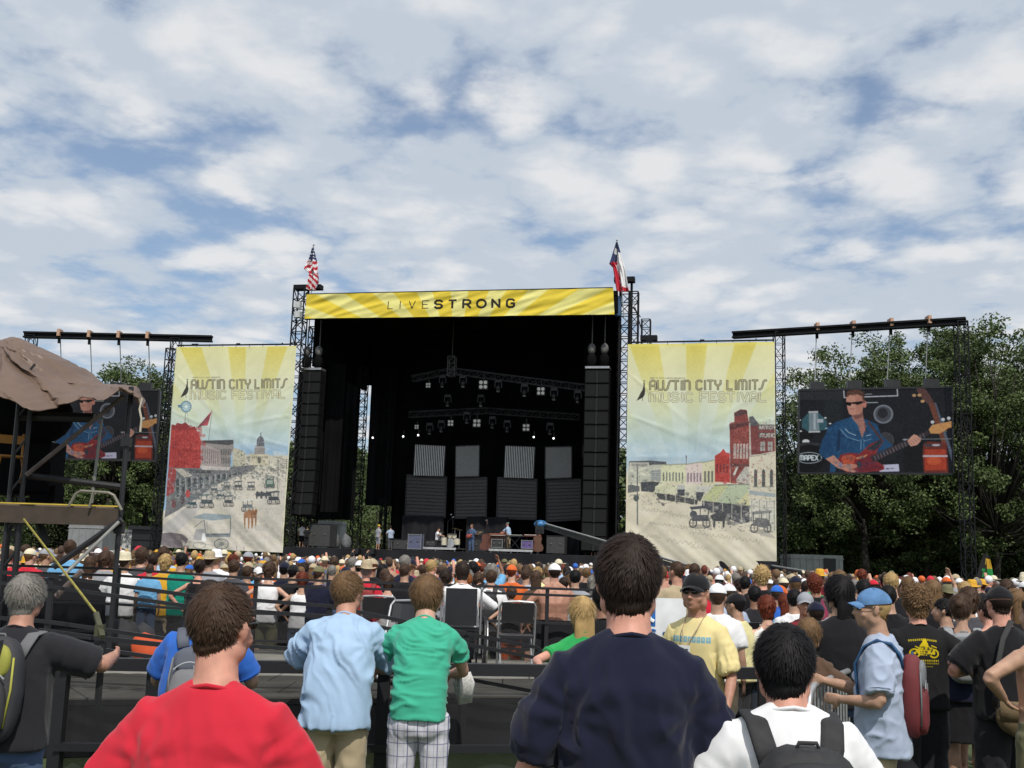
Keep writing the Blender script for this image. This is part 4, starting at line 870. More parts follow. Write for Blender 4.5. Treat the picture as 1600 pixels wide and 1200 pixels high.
for px, py, b in [(582.5, 684, 8), (630, 682, 9.5), (653.5, 680, 9.5), (834, 683, 9.5), (865, 685, 9.5)]:
    u, z = suv(px, py, b); root = empty('spot_lamp', st(u, b, z), SROT); reg(root, 'tiny glowing white spotlight above the grey panels', 'stage light', 'glowing spotlights')
    m = MB(); m.tube([(0, .3, 0), (0, 0, 0)], [.09, .13], 10); m.box((0, .15, .25), (.05, .05, .4)); m.build('can', BLACKM, root); m = MB(); m.tube([(0, -.01, 0), (0, -.03, 0)], .065, 10); m.build('bulb', mat('glowing bulb', (1, 1, 1), .3, emit=(1, 1, 1, 3)), root)
# ------------------------------------------------------------------ panels
def vpanel(C4, b, kind):
    P = [(lambda q: st(q[0], b, q[1]))(suv(px, py, b)) for px, py in C4]; c = (P[2] + P[3]) / 2
    root = empty('light_panel', c, SROT); lab = {'s': 'upper grey slatted light panel hanging at the back of the stage', 'p': 'upper plain grey light panel hanging at the back of the stage', 'd': 'lower dark panel standing under the grey panels'}[kind]; reg(root, lab, 'panel', 'panels at the back of the stage')
    iv = Matrix.Rotation(-SROT, 4, 'Z') @ Matrix.Translation(-c); P = [iv @ p for p in P]
    m = MB(); B = Vector((0, .2, 0)); V = P + [p + B for p in P]; m.add(V, [(3, 2, 1, 0), (4, 5, 6, 7), (0, 1, 5, 4), (1, 2, 6, 5), (2, 3, 7, 6), (3, 0, 4, 7)])
    m.build('face', {'s': mat('panel backing', (.035, .035, .036), .7), 'p': mat('grey panel face', (.42, .425, .42), .6, var=.08), 'd': mat('dark panel face', (.09, .09, .092), .7, var=.15)}[kind], root)
    m = MB(); F_ = Vector((0, -.05, 0)); n = 17 if kind == 's' else (22 if kind == 'p' else 12)
    for i in range(n):
        t = (i + .5) / n
        if kind == 'd': a = P[0].lerp(P[3], t); b_ = P[1].lerp(P[2], t)
        else: a = P[0].lerp(P[1], t); b_ = P[3].lerp(P[2], t)
        m.bar(a + F_, b_ + F_, .065 if kind == 's' else .03, .05)
    o = m.build('slats', mat('slat grey', (.85, .85, .85), .5) if kind == 's' else mat('panel rib', (.36, .36, .36), .6) if kind == 'p' else mat('dark rib', (.05, .05, .05), .6), root); o['kind'] = 'stuff'
    m = MB()
    for i in range(4): m.bar(P[i] + F_ * .5, P[(i + 1) % 4] + F_ * .5, .08)
    m.build('frame', BLACKM, root)
for C4, k in [([(649, 695), (696, 697.5), (693.5, 744), (646.5, 743)], 's'), ([(712.5, 697.5), (749, 696), (748.5, 744), (712, 745)], 'p'), ([(790, 697), (836, 699), (833.5, 747.5), (788, 746)], 's'), ([(852.5, 699), (893, 698), (893, 746.5), (852, 748)], 'p')]: vpanel(C4, 9.4, k)
for C4 in ([(636, 742), (698, 745), (696, 809), (633, 806)], [(712, 747), (761, 746), (760, 809), (711, 810)], [(778, 746), (839, 749), (838, 812), (776, 810)], [(854, 750), (907, 749), (907, 812), (854, 815)]): vpanel(C4, 9.6, 'd')
def getco_(me): a = np.zeros(len(me.vertices) * 3); me.vertices.foreach_get('co', a); return a.reshape(-1, 3)
# ------------------------------------------------------------------ trees
LEAFS = [mat('leaf deep green', (.050, .075, .024), .6, var=.3, vscale=.4, island=.32, spec=.35), mat('leaf mid green', (.078, .112, .034), .6, var=.3, vscale=.4, island=.32, spec=.35), mat('leaf pale green', (.12, .15, .05), .6, var=.3, vscale=.4, island=.32, spec=.3)]
BARK = mat('dark bark', (.022, .018, .014), .9, var=.35, vscale=4, bump=.6, bscale=12)
def tree(name, base, blobs, nleaf, leafm, label, seed, leaf=.24, trunk=.35, lean=(0, 0), stems=1):
    r = np.random.default_rng(seed); rr = random.Random(seed); base = Vector(base); root = empty(name, base, 0, label, 'tree', 'trees behind the festival field')
    m = MB(); z0 = min(b[0][2] - b[1][2] for b in blobs); tips = []
    for k in range(stems):
        top = Vector((lean[0] + (k - (stems - 1) / 2) * .9, lean[1], max(2.0, z0 + 1.5))); P = [Vector(((k - (stems - 1) / 2) * .5, 0, -.1))]
        for i in range(1, 6): t = i / 5; P.append(P[0].lerp(top, t) + Vector((rr.uniform(-.15, .15), rr.uniform(-.15, .15), 0)))
        m.tube(P, [trunk * (1.3 if i == 0 else 1 - .09 * i) for i in range(6)], 9); tips.append(P[-1])
    cl = []
    for c, rad, w in blobs:
        c = Vector(c); rad = Vector(rad); n = int(w * 1.15)
        for _ in range(n):
            v = r.normal(size=3); v /= np.linalg.norm(v); s = r.uniform(.35, 1.0) ** .55; p = Vector((c.x + v[0] * rad.x * s, c.y + v[1] * rad.y * s, c.z + v[2] * rad.z * s)); cl.append((p, r.uniform(.55, 1.25)))
    for p, q in cl:
        if rr.random() < .45:
            t0 = min(tips, key=lambda t: (t - p).length); s0 = t0.lerp(Vector((t0.x, t0.y, max(1.5, p.z * .5))), rr.random() * .7); mid = s0.lerp(p, .5) + Vector((rr.uniform(-.5, .5), rr.uniform(-.5, .5), rr.uniform(-.6, .3))); m.tube([s0, mid, p], [.11, .06, .02], 5)
    m.build('trunk', BARK, root, True)
    per = max(6, int(nleaf * 2.3) // len(cl)); C = np.repeat(np.array([c[0][:] for c in cl]), per, 0); Q = np.repeat(np.array([c[1] for c in cl]), per)
    n = len(C); d = r.normal(size=(n, 3)); d /= np.linalg.norm(d, axis=1)[:, None]; P = C + d * (Q * r.uniform(.15, 1, n) ** .6)[:, None] * np.array([1, 1, .72])
    a = r.normal(size=(n, 3)); a /= np.linalg.norm(a, axis=1)[:, None]; b = np.cross(a, r.normal(size=(n, 3))); b /= np.linalg.norm(b, axis=1)[:, None]
    L_ = (leaf * r.uniform(.6, 1.3, n))[:, None]; W = L_ * .55
    V = np.stack([P - a * L_ / 2, P + b * W / 2, P + a * L_ / 2, P - b * W / 2], 1).reshape(-1, 3); F = np.arange(n * 4).reshape(-1, 4)
    me = bpy.data.meshes.new('crown'); me.vertices.add(len(V)); me.vertices.foreach_set('co', V.ravel()); me.loops.add(n * 4); me.loops.foreach_set('vertex_index', F.ravel()); me.polygons.add(n); me.polygons.foreach_set('loop_start', np.arange(n) * 4); me.polygons.foreach_set('loop_total', np.full(n, 4)); me.update(calc_edges=True)
    link_mesh('crown', me, [leafm], root)
    return root
def tpx(px, pytop, D, rad, label, nl, lm, seed, name='broadleaf_tree', low=None, n1=60, **k):
    top = at(px, pytop, D); H = top.z; R = rad
    bl = [((0, 0, H - R * .8), (R, R * .8, R * .8), n1), ((-R * .55, .5, H - R * 1.5), (R * .8, R * .7, R * .7), n1 * .6), ((R * .6, -.5, H - R * 1.35), (R * .75, R * .7, R * .7), n1 * .6)]
    if low: bl.append(((0, 0, low), (R * 1.15, R, R * .7), n1 * .9))
    return tree(name, (top.x, D, 0), bl, nl, lm, label, seed, **k)
tpx(1345, 528, 84, 4.6, 'broad dark tree rising behind the middle of the right video screen', 15000, LEAFS[1], 1, low=7.5)
tpx(1438, 514, 86, 4.8, 'tall dark tree under the end of the right gantry beam', 15000, LEAFS[1], 2, low=7.0)
tpx(1543, 489, 80, 5.6, 'tallest tree with rounded top right of the gantry', 22000, LEAFS[1], 3, low=7.5, n1=80)
tpx(1277, 578, 90, 4.0, 'lower tree just right of the red brick banner', 9000, LEAFS[1], 4, low=5.0)
tpx(1640, 520, 84, 5.6, 'large tree cut by the edge at far right', 12000, LEAFS[1], 5, low=7.0)
tpx(1492, 520, 92, 4.6, 'dark tree between the gantry leg and the tallest tree', 12000, LEAFS[0], 6, low=6.0)
tpx(1390, 700, 90, 6.5, 'low spreading dark tree under the right video screen', 14000, LEAFS[0], 7, low=3.6, n1=70)
tpx(1272, 720, 92, 5.5, 'low dark tree behind the grey trailer', 11000, LEAFS[0], 8, low=3.2)
tpx(1500, 712, 92, 6.5, 'low dark tree behind the right gantry leg', 12000, LEAFS[0], 9, low=3.2, n1=70)
tpx(1600, 700, 92, 6.0, 'low dark tree at the right edge under the tallest tree', 11000, LEAFS[0], 10, low=3.2)
tpx(1380, 842, 110, 4.5, 'sunlit pale green shrub beyond the trees right of the trailer', 6000, LEAFS[2], 11, name='leafy_shrub', low=1.6, trunk=.2)
tpx(1572, 822, 105, 5.0, 'sunlit pale green shrub beyond the trees at right edge', 6000, LEAFS[2], 12, name='leafy_shrub', low=1.8, trunk=.2)
tpx(1460, 850, 112, 4.0, 'small mid green shrub beyond the right gantry foot', 5000, LEAFS[1], 13, name='leafy_shrub', low=1.6, trunk=.2)
tpx(196, 566, 96, 4.2, 'forked tree behind the left video screen', 15000, LEAFS[1], 14, low=7.5, trunk=.5, stems=2)
tpx(243, 590, 100, 4.0, 'dark tree between left screen and the domed capitol banner', 11000, LEAFS[0], 15, low=8)
tpx(128, 655, 100, 5.6, 'dark tree below the left video screen', 12000, LEAFS[0], 16, low=6.5)
tpx(40, 640, 100, 5.0, 'dark tree behind the tarp covered tower', 10000, LEAFS[0], 17, low=6.5)
for i, (px, lb) in enumerate([(-10, 'behind the scaffold at left edge'), (45, 'under the scaffold planks'), (98, 'left of the white container')]):
    tpx(px, 800 + i * 5, 120, 5.0, 'bright green bush ' + lb, 6000, LEAFS[2], 20 + i, name='leafy_bush', low=1.8, trunk=.2)
tpx(590, 770, 110, 5.5, 'green tree seen through the gap in the stage back', 7000, LEAFS[1], 30, low=3.0)
tpx(612, 800, 120, 5.0, 'green bush seen low through the stage back', 5000, LEAFS[2], 31, low=2.0, name='leafy_bush')
tpx(505, 650, 115, 6, 'dim tree behind the left wing of the stage', 7000, LEAFS[0], 32, low=5.0)
# far treeline
def far_mass():
    r = np.random.default_rng(9); n = 60000; x = r.uniform(-150, 150, n); y = 150 + r.uniform(0, 25, n); h = 17 + 3 * pnoise(np.stack([x * .06, 0 * x, 0 * x], 1)) + 1.5 * pnoise(np.stack([x * .3, 0 * x + 4, 0 * x], 1)); z = h * r.uniform(0, 1, n) ** .7
    P = np.stack([x, y, z], 1); a = r.normal(size=(n, 3)); a /= np.linalg.norm(a, axis=1)[:, None]; b = np.cross(a, r.normal(size=(n, 3))); b /= np.linalg.norm(b, axis=1)[:, None]
    V = np.stack([P - a * .8, P + b * .5, P + a * .8, P - b * .5], 1).reshape(-1, 3); me = bpy.data.meshes.new('far_woods'); me.from_pydata(V.tolist(), [], np.arange(n * 4).reshape(-1, 4).tolist()); me.update()
    tagd(link_mesh('far_woods', me, [LEAFS[1]]), 'distant low line of green woods behind the stage', 'woods', kind='stuff')
far_mass()
for px, py, D, R_, w_ in ((1290, 640, 98, 5.5, 'left of'), (1365, 640, 100, 5.5, 'under'), (1440, 650, 98, 5.5, 'right of')): tpx(px, py, D, R_, 'dense middle distance tree %s the guitar player on the right screen' % w_, 12000, LEAFS[0], int(px), low=6.5, n1=70)

# ------------------------------------------------------------------ trailers and tents
def trailer(px0, px1, py0, D, dep, label, col, name='site_trailer', door=None, ribs=8):
    a = at(px0, py0, D); b = at(px1, py0, D); w = b.x - a.x; h = a.z; root = empty(name, ((a.x + b.x) / 2, D, 0), 0, label, 'trailer')
    cm = mat(name + ' paint %d' % int(col[0] * 1000), col, .6, var=.12, vscale=1.5)
    m = MB(); m.box((0, dep / 2, (h + .6) / 2 + .1), (w, dep, h - .6)); 
    for i in range(ribs): m.box((-w / 2 + (i + .5) * w / ribs, -.02, (h + .6) / 2 + .1), (.06, .04, h - .8))
    m.build('wall', cm, root); m = MB(); m.box((0, dep / 2, h - .14), (w + .1, dep + .1, .08)); m.build('roof', mat('trailer roof', (.3, .3, .3), .6), root)
    for s in (-1, 1):
        m = MB(); m.tube([(s * w * .3, -.05, .42), (s * w * .3, .25, .42)], .42, 14); m.build('wheel', BLACKM, root)
    if door: m = MB(); m.box((door * w, -.06, 1.75), (.8, .05, 1.9)); m.build('door', mat('dark door', (.02, .02, .022), .6), root)
trailer(1236, 1317, 868, 76, 3, 'grey box trailer with a small dark door under the trees', (.30, .31, .30), door=.24)
trailer(108, 162, 821, 92, 3, 'white container behind the crowd under the left screen', (.24, .25, .26), ribs=5)
trailer(160, 214, 828, 96, 3, 'white trailer behind the forked tree trunk', (.6, .6, .6), name='white_trailer', ribs=4)
trailer(497, 533, 815, 86, 3, 'pale grey trailer seen through the left stage wing', (.4, .42, .42), ribs=4)
u_ = at(232, 823, 82); m = MB(); m.box((u_.x, 82, u_.z / 2), (2.0, 1.0, u_.z)); m.box((u_.x, 81.4, u_.z - .1), (2.4, .3, .25))
for i in range(5): m.box((u_.x, 81.45, .6 + i * .5), (1.8, .08, .08))
tagd(m.build('equipment_rack', BLACKM), 'black equipment rack standing behind the left crowd', 'rack')
for px, D, w in ((1585, 95, 4.2), (1640, 96, 4.2)):
    c = at(px, 900, D); root = empty('parked_car', (c.x, D, 0), PI / 2 * .97); reg(root, 'white parked car far off beyond the crowd barrier at right', 'car', 'far parked cars')
    m = MB(); 
    m.loft([[Vector((y, x, z)) for y, z in ((-.85, .35), (.85, .35), (.85, .8 if abs(x) > 1.2 else .9), (.62, z1), (-.62, z1), (-.85, .8 if abs(x) > 1.2 else .9))] for x, z1 in ((-2.1, .82), (-1.3, .95), (-.8, 1.4), (.7, 1.42), (1.2, .98), (2.1, .86))]); m.build('body', mat('white car paint', (.7, .7, .7), .3, coat=.5), root)
    for sx in (-1.35, 1.35):
        for sy in (-1, 1): m = MB(); m.tube([(sy * .7, sx, .32), (sy * .88, sx, .32)], .32, 12); m.build('wheel', BLACKM, root)
# long crowd barrier at right and its pale top rail
A = at(1218, 897, 62); B = at(1640, 913, 40); C_ = at(1240, 893, 66)
root = empty('crowd_barrier', (A.x, A.y, 0), 0, 'long black fabric covered crowd barrier with pale top rail below the trees', 'barrier'); org = Vector((A.x, A.y, 0))
m = MB(); a = Vector((A.x, A.y, 0)) - org; b = Vector((B.x, B.y, 0)) - org; za, zb = A.z, B.z; m.bar((a.x, a.y, .8), (b.x, b.y, .75), .06, 1.4); m.build('fabric', SKIRT, root)
m = MB(); m.bar((a.x, a.y, 1.56), (b.x, b.y, 1.46), .09, .09); m.build('top_rail', mat('pale rail', (.5, .5, .5), .5), root)
for i in range(12):
    p = a.lerp(b, i / 11); m = MB(); m.box((p.x, p.y, .8), (.08, .08, 1.62)); m.build('post', BLACKM, root)
c = at(1541, 925, 42); root = empty('crowd_flag', (c.x, c.y, 0), 0, 'small black flag with yellow and green patch above the right barrier', 'flag')
m = MB(); m.tube([(0, 0, 0), (.05, 0, 2.7)], .02, 6); m.build('pole', BLACKM, root)
o = sheet('cloth', [(-.05, 0, 2.65), (.16, 0, 2.6), (.32, .03, 1.6), (-.4, .03, 1.55)], [mat('flag black', (.01, .01, .01), .9), mat('flag green', (.02, .25, .06), .9), mat('flag gold', (.6, .35, .03), .9)], 10, 14, lambda U, V: .05 * np.sin(U * 9 + V * 4)); o.parent = root
for p in o.data.polygons:
    cz = p.center; p.material_index = 2 if (cz.z > 2.12 and cz.z < 2.45 and cz.x > .0) else 1 if (1.8 < cz.z < 2.1 and cz.x > -.12) else 0

# ------------------------------------------------------------------ jib cranes
def jib(P0, P1, label, w0, w1, pale=False):
    a = at(*P0); b = at(*P1); root = empty('camera_crane', (b.x, b.y, 0), 0, label, 'camera crane'); org = Vector((b.x, b.y, 0)); a -= org; b -= org
    am = mat('crane arm grey', (.04, .042, .04), .5, var=.2); m = MB(); d = (b - a).normalized(); n = 9
    for s in (1, -1): m.bar(a + Vector((0, 0, w0 / 2 * s)), b + Vector((0, 0, w1 / 2 * s)), .10, .06)
    for i in range(n + 1):
        t = i / n; p = a.lerp(b, t); w = w0 + (w1 - w0) * t; q = a.lerp(b, min(1, t + 1 / n)); m.bar(p - Vector((0, 0, w / 2)), q + Vector((0, 0, w / 2)), .06)
        m.bar(p - Vector((0, 0, w / 2)), p + Vector((0, 0, w / 2)), .08)
    m.bar(a, b, .05, w0 * .8); m.build('arm', am, root)
    m = MB(); m.bar(a + Vector((0, 0, w0 / 2 + .06)), b + Vector((0, 0, w1 / 2 + .05)), .05); m.build('cable_tube', mat('pale tube', (.55, .56, .56), .4), root)
    m = MB(); m.box(a + Vector((-.25, 0, -.1)), (.5, .5, .7)); m.tube([a + Vector((-.25, -.2, -.3)), a + Vector((-.3, -.7, -.35))], [.14, .18], 10); m.build('camera', BLACKM, root)
    m = MB(); m.tube([(b.x, b.y, 0), (b.x, b.y, b.z)], [.22, .12], 8); m.box((b.x, b.y, .1), (1.4, 1.4, .2)); m.build('pedestal', BLACKM, root)
    return root, a
r1, a1 = jib((850, 822, 66), (1104, 899, 50), 'long grey camera crane arm reaching from the crowd to the stage', .24, .36)
m = MB(); m.ell(a1 + Vector((-.2, 0, .1)), (.40, .32, .24), n=10, m=7); o = m.build('rain_cover', mat('blue rain cover', (.04, .17, .38), .5, var=.35, vscale=5), r1, True)
jib((1204, 889, 56), (1335, 913, 46), 'low camera crane with pale tubes in front of the grey trailer', .26, .34)

# ------------------------------------------------------------------ gear on the stage deck
def spos(px, b, z=None): return st(U_(px, b, 862), b, DZ if z is None else z)
def gear(name, px, b, label, cat, z=None, rz=0): return empty(name, spos(px, b, z), SROT + rz, label, cat)
def riser(px0, px1, b, dep, h, label):
    u0, u1 = U_(px0, b, 862), U_(px1, b, 862); root = empty('stage_riser', st((u0 + u1) / 2, b, DZ), SROT, label, 'riser'); w = u1 - u0
    m = MB(); m.box((0, dep / 2, h - .04), (w, dep, .08)); m.build('top', mat('riser carpet', (.07, .07, .07), .9), root)
    m = MB(); m.box((0, -.03, h - .06), (w + .02, .05, .14)); m.build('edge', mat('silver riser edge', (.5, .5, .5), .4, .3), root)
    for x in (-w / 2 + .1, 0, w / 2 - .1):
        for y in (.1, dep - .1): m = MB(); m.box((x, y, (h - .08) / 2), (.06, .06, h - .08)); m.build('leg', ALU, root)
    return h
riser(648, 712, 2.2, 2.4, .25, 'low riser with silver edge under the drummer'); riser(764, 832, 1.6, 2.4, .25, 'low riser with silver edge under the keyboards')
def case(px, b, w, h, d, face, label, name='road_case', z=None):
    root = gear(name, px, b, label, 'case', z)
    m = MB(); m.box((0, d / 2, h / 2 + .08), (w, d, h)); m.build('box', mat('case panel ' + face[0], face[1], .6, var=.2), root)
    m = MB()
    for x in (-1, 1):
        for y in (-.01, d + .01): m.box((x * w / 2, y, h / 2 + .08), (.035, .03, h + .04))
    for z_ in (.1, h + .06): m.box((0, -.015, z_), (w, .03, .035)); m.box((0, d + .015, z_), (w, .03, .035))
    m.build('edging', mat('case edging', (.30, .30, .31), .5, .4) if face[0] in ('dark', 'purple', 'slate') else BLACKM, root)
    for x in (-1, 1): m = MB(); m.box((x * w * .25, -.035, h * .55 + .08), (.12, .02, .09)); m.build('latch', mat('latch steel', (.15, .15, .15), .5, .5), root)
    for x in (-1, 1):
        for y in (.1, d - .1): m = MB(); m.tube([(x * w * .4 - .02, y, .04), (x * w * .4 + .02, y, .04)], .045, 8); m.build('wheel', BLACKM, root)
case(647, 1.6, .88, .98, .6, ('slate', (.10, .11, .18)), 'tall slate blue cabinet at the left end of the drum riser', 'amplifier_cabinet')
case(672, 2.3, .68, .40, .5, ('black', (.05, .05, .05)), 'small black case with silver edges in front of the drummer', z=DZ + .25)
case(776, 1.8, .72, .56, .6, ('dark', (.04, .04, .04)), 'black and silver road case beside the double bass', z=DZ + .25)
case(823, 1.8, .72, .54, .6, ('purple', (.13, .09, .26)), 'purple fronted road case right of the keyboards', z=DZ + .25)
case(748, 5.2, .66, .42, .5, ('amp black', (.03, .03, .03)), 'guitar amplifier head behind the guitarist', 'amplifier', z=DZ + 1.1)
case(748, 5.2, .74, .9, .5, ('amp black', (.03, .03, .03)), 'large black guitar speaker cabinet behind the guitarist', 'amplifier')
case(628, 5.0, 1.3, .7, .7, ('black', (.05, .05, .05)), 'long black case left of the slate cabinet')
case(868, 2.6, 1.2, 1.15, .8, ('black', (.02, .02, .02)), 'black covered case beneath the crane camera')
case(498, 1.6, 1.5, 1.5, 1.2, ('black', (.02, .02, .02)), 'big black draped box on the left wing of the stage')
def drum(root, c, r, h, ax=(0, 0, 1), col=(.62, .56, .42)):
    ax = Vector(ax).normalized(); c = Vector(c); m = MB(); m.tube([c - ax * h / 2, c + ax * h / 2], r, 18); o = m.build('drum', mat('cream drum shell', col, .35, coat=.3), root)
    for s in (-1, 1): m = MB(); m.tube([c + ax * (s * h / 2 - .015), c + ax * (s * h / 2 + .02)], r * 1.05, 18); m.build('hoop', mat('chrome', (.7, .7, .7), .2, .9), o)
root = gear('drum_kit', 701, 2.9, 'cream drum kit with brass cymbals on the left riser', 'drum kit', z=DZ + .25)
drum(root, (.1, .1, .32), .30, .42, (0, 1, 0)); drum(root, (.52, .1, .42), .2, .4); drum(root, (-.35, -.1, .5), .18, .18); drum(root, (.0, .15, .8), .15, .2, (0, -.3, 1)); drum(root, (.3, .15, .8), .16, .2, (0, -.3, 1)); drum(root, (-.25, -.35, .42), .18, .5)
for x, y, z, r_ in ((-.55, .1, 1.02, .22), (.65, .2, 1.2, .25), (.25, .5, 1.3, .25)):
    m = MB(); m.tube([(x, y, z - .01), (x, y, z), (x, y, z + .03)], [r_, r_ * .9, .03], 16); m.build('cymbal', mat('brass cymbal', (.62, .46, .18), .25, .9), root)
    m = MB(); m.tube([(x, y, 0), (x, y, z)], .013, 6); m.build('cymbal_stand', mat('chrome', (.7, .7, .7), .2, .9), root)
def micstand(px, b, h, z=None, bx=.4):
    root = empty('microphone_stand', spos(px, b, z), SROT); reg(root, 'thin black microphone stand on the stage', 'mic stand', 'microphone stands')
    m = MB(); m.tube([(0, 0, 0), (0, 0, h)], .015, 6); m.tube([(0, 0, h), (bx, 0, h + .3)], .012, 6); m.build('stand', BLACKM, root); m = MB(); m.tube([(0, 0, 0), (0, 0, .03)], .16, 10); m.build('base', BLACKM, root)
    m = MB(); m.tube([(bx, 0, h + .3), (bx + .1, 0, h + .33)], [.02, .035], 8); m.build('microphone', mat('mic grille', (.4, .4, .4), .4, .6), root)
for a in ((698, 2.4, 1.7, DZ + .25, .3), (731, 1.2, 1.35, None, .1), (762, 1.3, 1.75, None, -.2), (789, 1.9, 1.4, DZ + .25, .1), (706, 3.3, 1.9, DZ + .25, -.2)): micstand(*a)
def bassv(px, b, label, col, lean=.0, sc=1.0):
    root = gear('double_bass', px, b, label, 'double bass'); wm = mat('bass varnish %d' % int(col[0] * 999), col, .25, coat=.5); R = Matrix.Rotation(lean, 4, 'Y')
    m = MB(); ring = []
    prof = [(0, .04), (.05, .30), (.2, .36), (.38, .33), (.52, .23), (.64, .22), (.78, .27), (.92, .26), (1.04, .14), (1.1, .04)]
    for y in (-.1, .1): ring.append([Vector((w, y, z + .15)) for z, w in prof] + [Vector((-w, y, z + .15)) for z, w in reversed(prof)])
    m.loft(ring); o = m.build('body', wm, root); o.data.transform(R)
    m = MB(); m.tube([(0, -.12, 1.2), (0, -.1, 1.85)], [.03, .022], 8); m.build('neck', mat('ebony', (.03, .02, .02), .4), root).data.transform(R)
    m = MB(); m.tube([(0, -.1, 1.85), (0, -.06, 1.97), (0, -.13, 2.02)], [.03, .035, .03], 8); m.build('scroll', wm, root).data.transform(R)
    m = MB(); m.tube([(0, 0, 0), (0, 0, .2)], .01, 6); m.build('endpin', ALU, root)
bassv(757.5, 1.7, 'brown double bass standing beside the guitarist', (.13, .04, .022), .06); bassv(841, 2.2, 'orange brown double bass standing right of the purple case', (.12, .05, .025), -.05)
root = gear('keyboard', 779, 2.4, 'dark wooden organ in front of the man in light blue', 'keyboard', DZ + .25)
m = MB(); m.box((0, .35, .55), (1.25, .6, .75)); m.build('cabinet', mat('organ wood', (.12, .05, .03), .5), root); m = MB(); m.box((0, .2, .97), (1.3, .7, .1)); m.build('lid', mat('organ wood top', (.25, .08, .05), .45), root)
m = MB(); m.box((0, -.05, .9), (1.1, .18, .03)); m.build('keys', mat('ivory keys', (.7, .68, .6), .4), root)
root = gear('keyboard', 804, 2.1, 'black keyboard on a crossed stand right of the organ', 'keyboard', DZ + .25)
m = MB(); m.box((0, 0, .88), (1.2, .35, .1)); m.build('body', BLACKM, root); m = MB(); m.box((0, -.1, .94), (1.0, .14, .02)); m.build('keys', mat('ivory keys', (.7, .68, .6), .4), root)
for s in (-1, 1):
    m = MB(); m.bar((-.35 * s, 0, .02), (.35 * s, 0, .83), .04); m.build('stand_leg', BLACKM, root)
root = gear('keyboard', 845, 3.0, 'red topped keyboard at the back right of the riser', 'keyboard', DZ + .25)
m = MB(); m.box((-.6, .2, .95), (1.1, .4, .14)); m.build('body', mat('red keyboard', (.30, .07, .05), .5), root); m = MB(); m.box((-.6, 0, .99), (1.0, .14, .03)); m.build('keys', mat('ivory keys', (.7, .68, .6), .4), root)
for s in (-1, 1): m = MB(); m.bar((-.6 - .4 * s, .2, .0), (-.6 - .4 * s, .2, .88), .04); m.build('stand_leg', BLACKM, root)
for px, b, sx in ((540, 3.6, .6), (520, 4.0, .8)):
    m = MB(); c = spos(px, b); m.ell((0, 0, .35), (.6 * sx, .5, .62), n=16, m=10); me = m.mesh('cover'); P = np.zeros(len(me.vertices) * 3); me.vertices.foreach_get('co', P); P = P.reshape(-1, 3); P *= (1 + .18 * fbm(P * 3 + px)[:, None]); P[:, 2] = np.maximum(P[:, 2], 0); me.vertices.foreach_set('co', P.ravel())
    o = link_mesh('covered_gear', me, [mat('grey cover sheet', (.13, .135, .14), .8, var=.2)], None, True); o.location = c; reg(o, 'gear under a crumpled grey sheet on the left stage wing', 'cover', 'covered gear')

# ------------------------------------------------------------------ scaffold tower with brown tarp
TD = 13.0
root = empty('scaffold_tower', (-4.8, TD, 0), 0, 'scaffold platform tower under a crumpled brown tarp at left edge', 'scaffold'); org = Vector((-4.8, TD, 0))
def tb(name, m, mt, smooth=False): o = m.build(name, mt, root, smooth); o.data.transform(Matrix.Translation(-org)); return o
PIPE = mat('old brown pipe', (.13, .10, .09), .6, .2, var=.3, vscale=8); YEL = mat('yellow plank edge', (.55, .40, .05), .7, var=.2, vscale=8)
def tube_px(name, a, b, r, mt):
    m = MB(); m.tube([at(*a), at(*b)], r, 8); return tb(name, m, mt)
yd = 1.9
a0, a1 = at(-90, 779, 12.6), at(189, 796, 12.6); zd = (a0.z + a1.z) / 2
m = MB(); bx_ = at(187, 796, 14.45).x; m.loft([[Vector((a0.x, 12.55, z_)), Vector((a1.x, 12.55, z_)), Vector((bx_, 14.45, z_)), Vector((a0.x - .7, 14.45, z_))] for z_ in (zd - .055, zd - .005)]); tb('plank_deck', m, mat('worn plank', (.16, .12, .08), .8, var=.3, vscale=5))
m = MB(); m.bar((a0.x, 12.5, zd - .0), (a1.x, 12.5, zd - .0), .02, .014); tb('edge_strip', m, YEL)
m = MB(); m.bar((a0.x, 12.53, zd - .12), (a1.x, 12.53, zd - .12), .05, .19); tb('edge_board', m, mat('brown beam', (.055, .04, .028), .8, var=.3, vscale=6))
for px, dd, nm in ((32, 12.6, 'post'), (197, 12.6, 'post'), (197, 14.4, 'post'), (36, 14.4, 'post')):
    p = at(px, 700, dd); top = at(px, 618, dd).z; m = MB()
    if px < 100:
        for q_ in (-.07, .07): m.tube([(p.x + q_, p.y, 0), (p.x + q_, p.y, top)], .026, 7)
        for i in range(9): m.bar((p.x - .07, p.y, .3 + i * .42), (p.x + .07, p.y, .5 + i * .42), .02)
    else: m.tube([(p.x, p.y, 0), (p.x, p.y, top + .1)], .03, 8)
    tb(nm, m, BLACKM)
    if px > 100:
        for zz in (2.05, 3.0): m = MB(); m.box((p.x, p.y, zz), (.1, .1, .1)); tb('clamp', m, BLACKM)
tube_px('brace', (193, 619, 12.5), (41, 742, 12.5), .026, PIPE); tube_px('brace', (159, 654, 12.7), (143, 786, 12.7), .018, mat('grey pipe', (.24, .24, .22), .5, .3)); tube_px('rail', (44, 743, 12.7), (190, 761, 12.7), .04, BLACKM); tube_px('rail', (30, 650, 12.7), (148, 653, 12.7), .055, BLACKM)
tube_px('brace', (190, 812, 12.5), (84, 886, 12.5), .035, BLACKM); tube_px('brace', (185, 816, 12.4), (93, 905, 11.6), .019, mat('grey pipe', (.24, .24, .22), .5, .3)); tube_px('brace', (60, 815, 13), (72, 850, 13), .05, BLACKM); tube_px('brace', (88, 932, 11), (128, 892, 11), .03, PIPE)
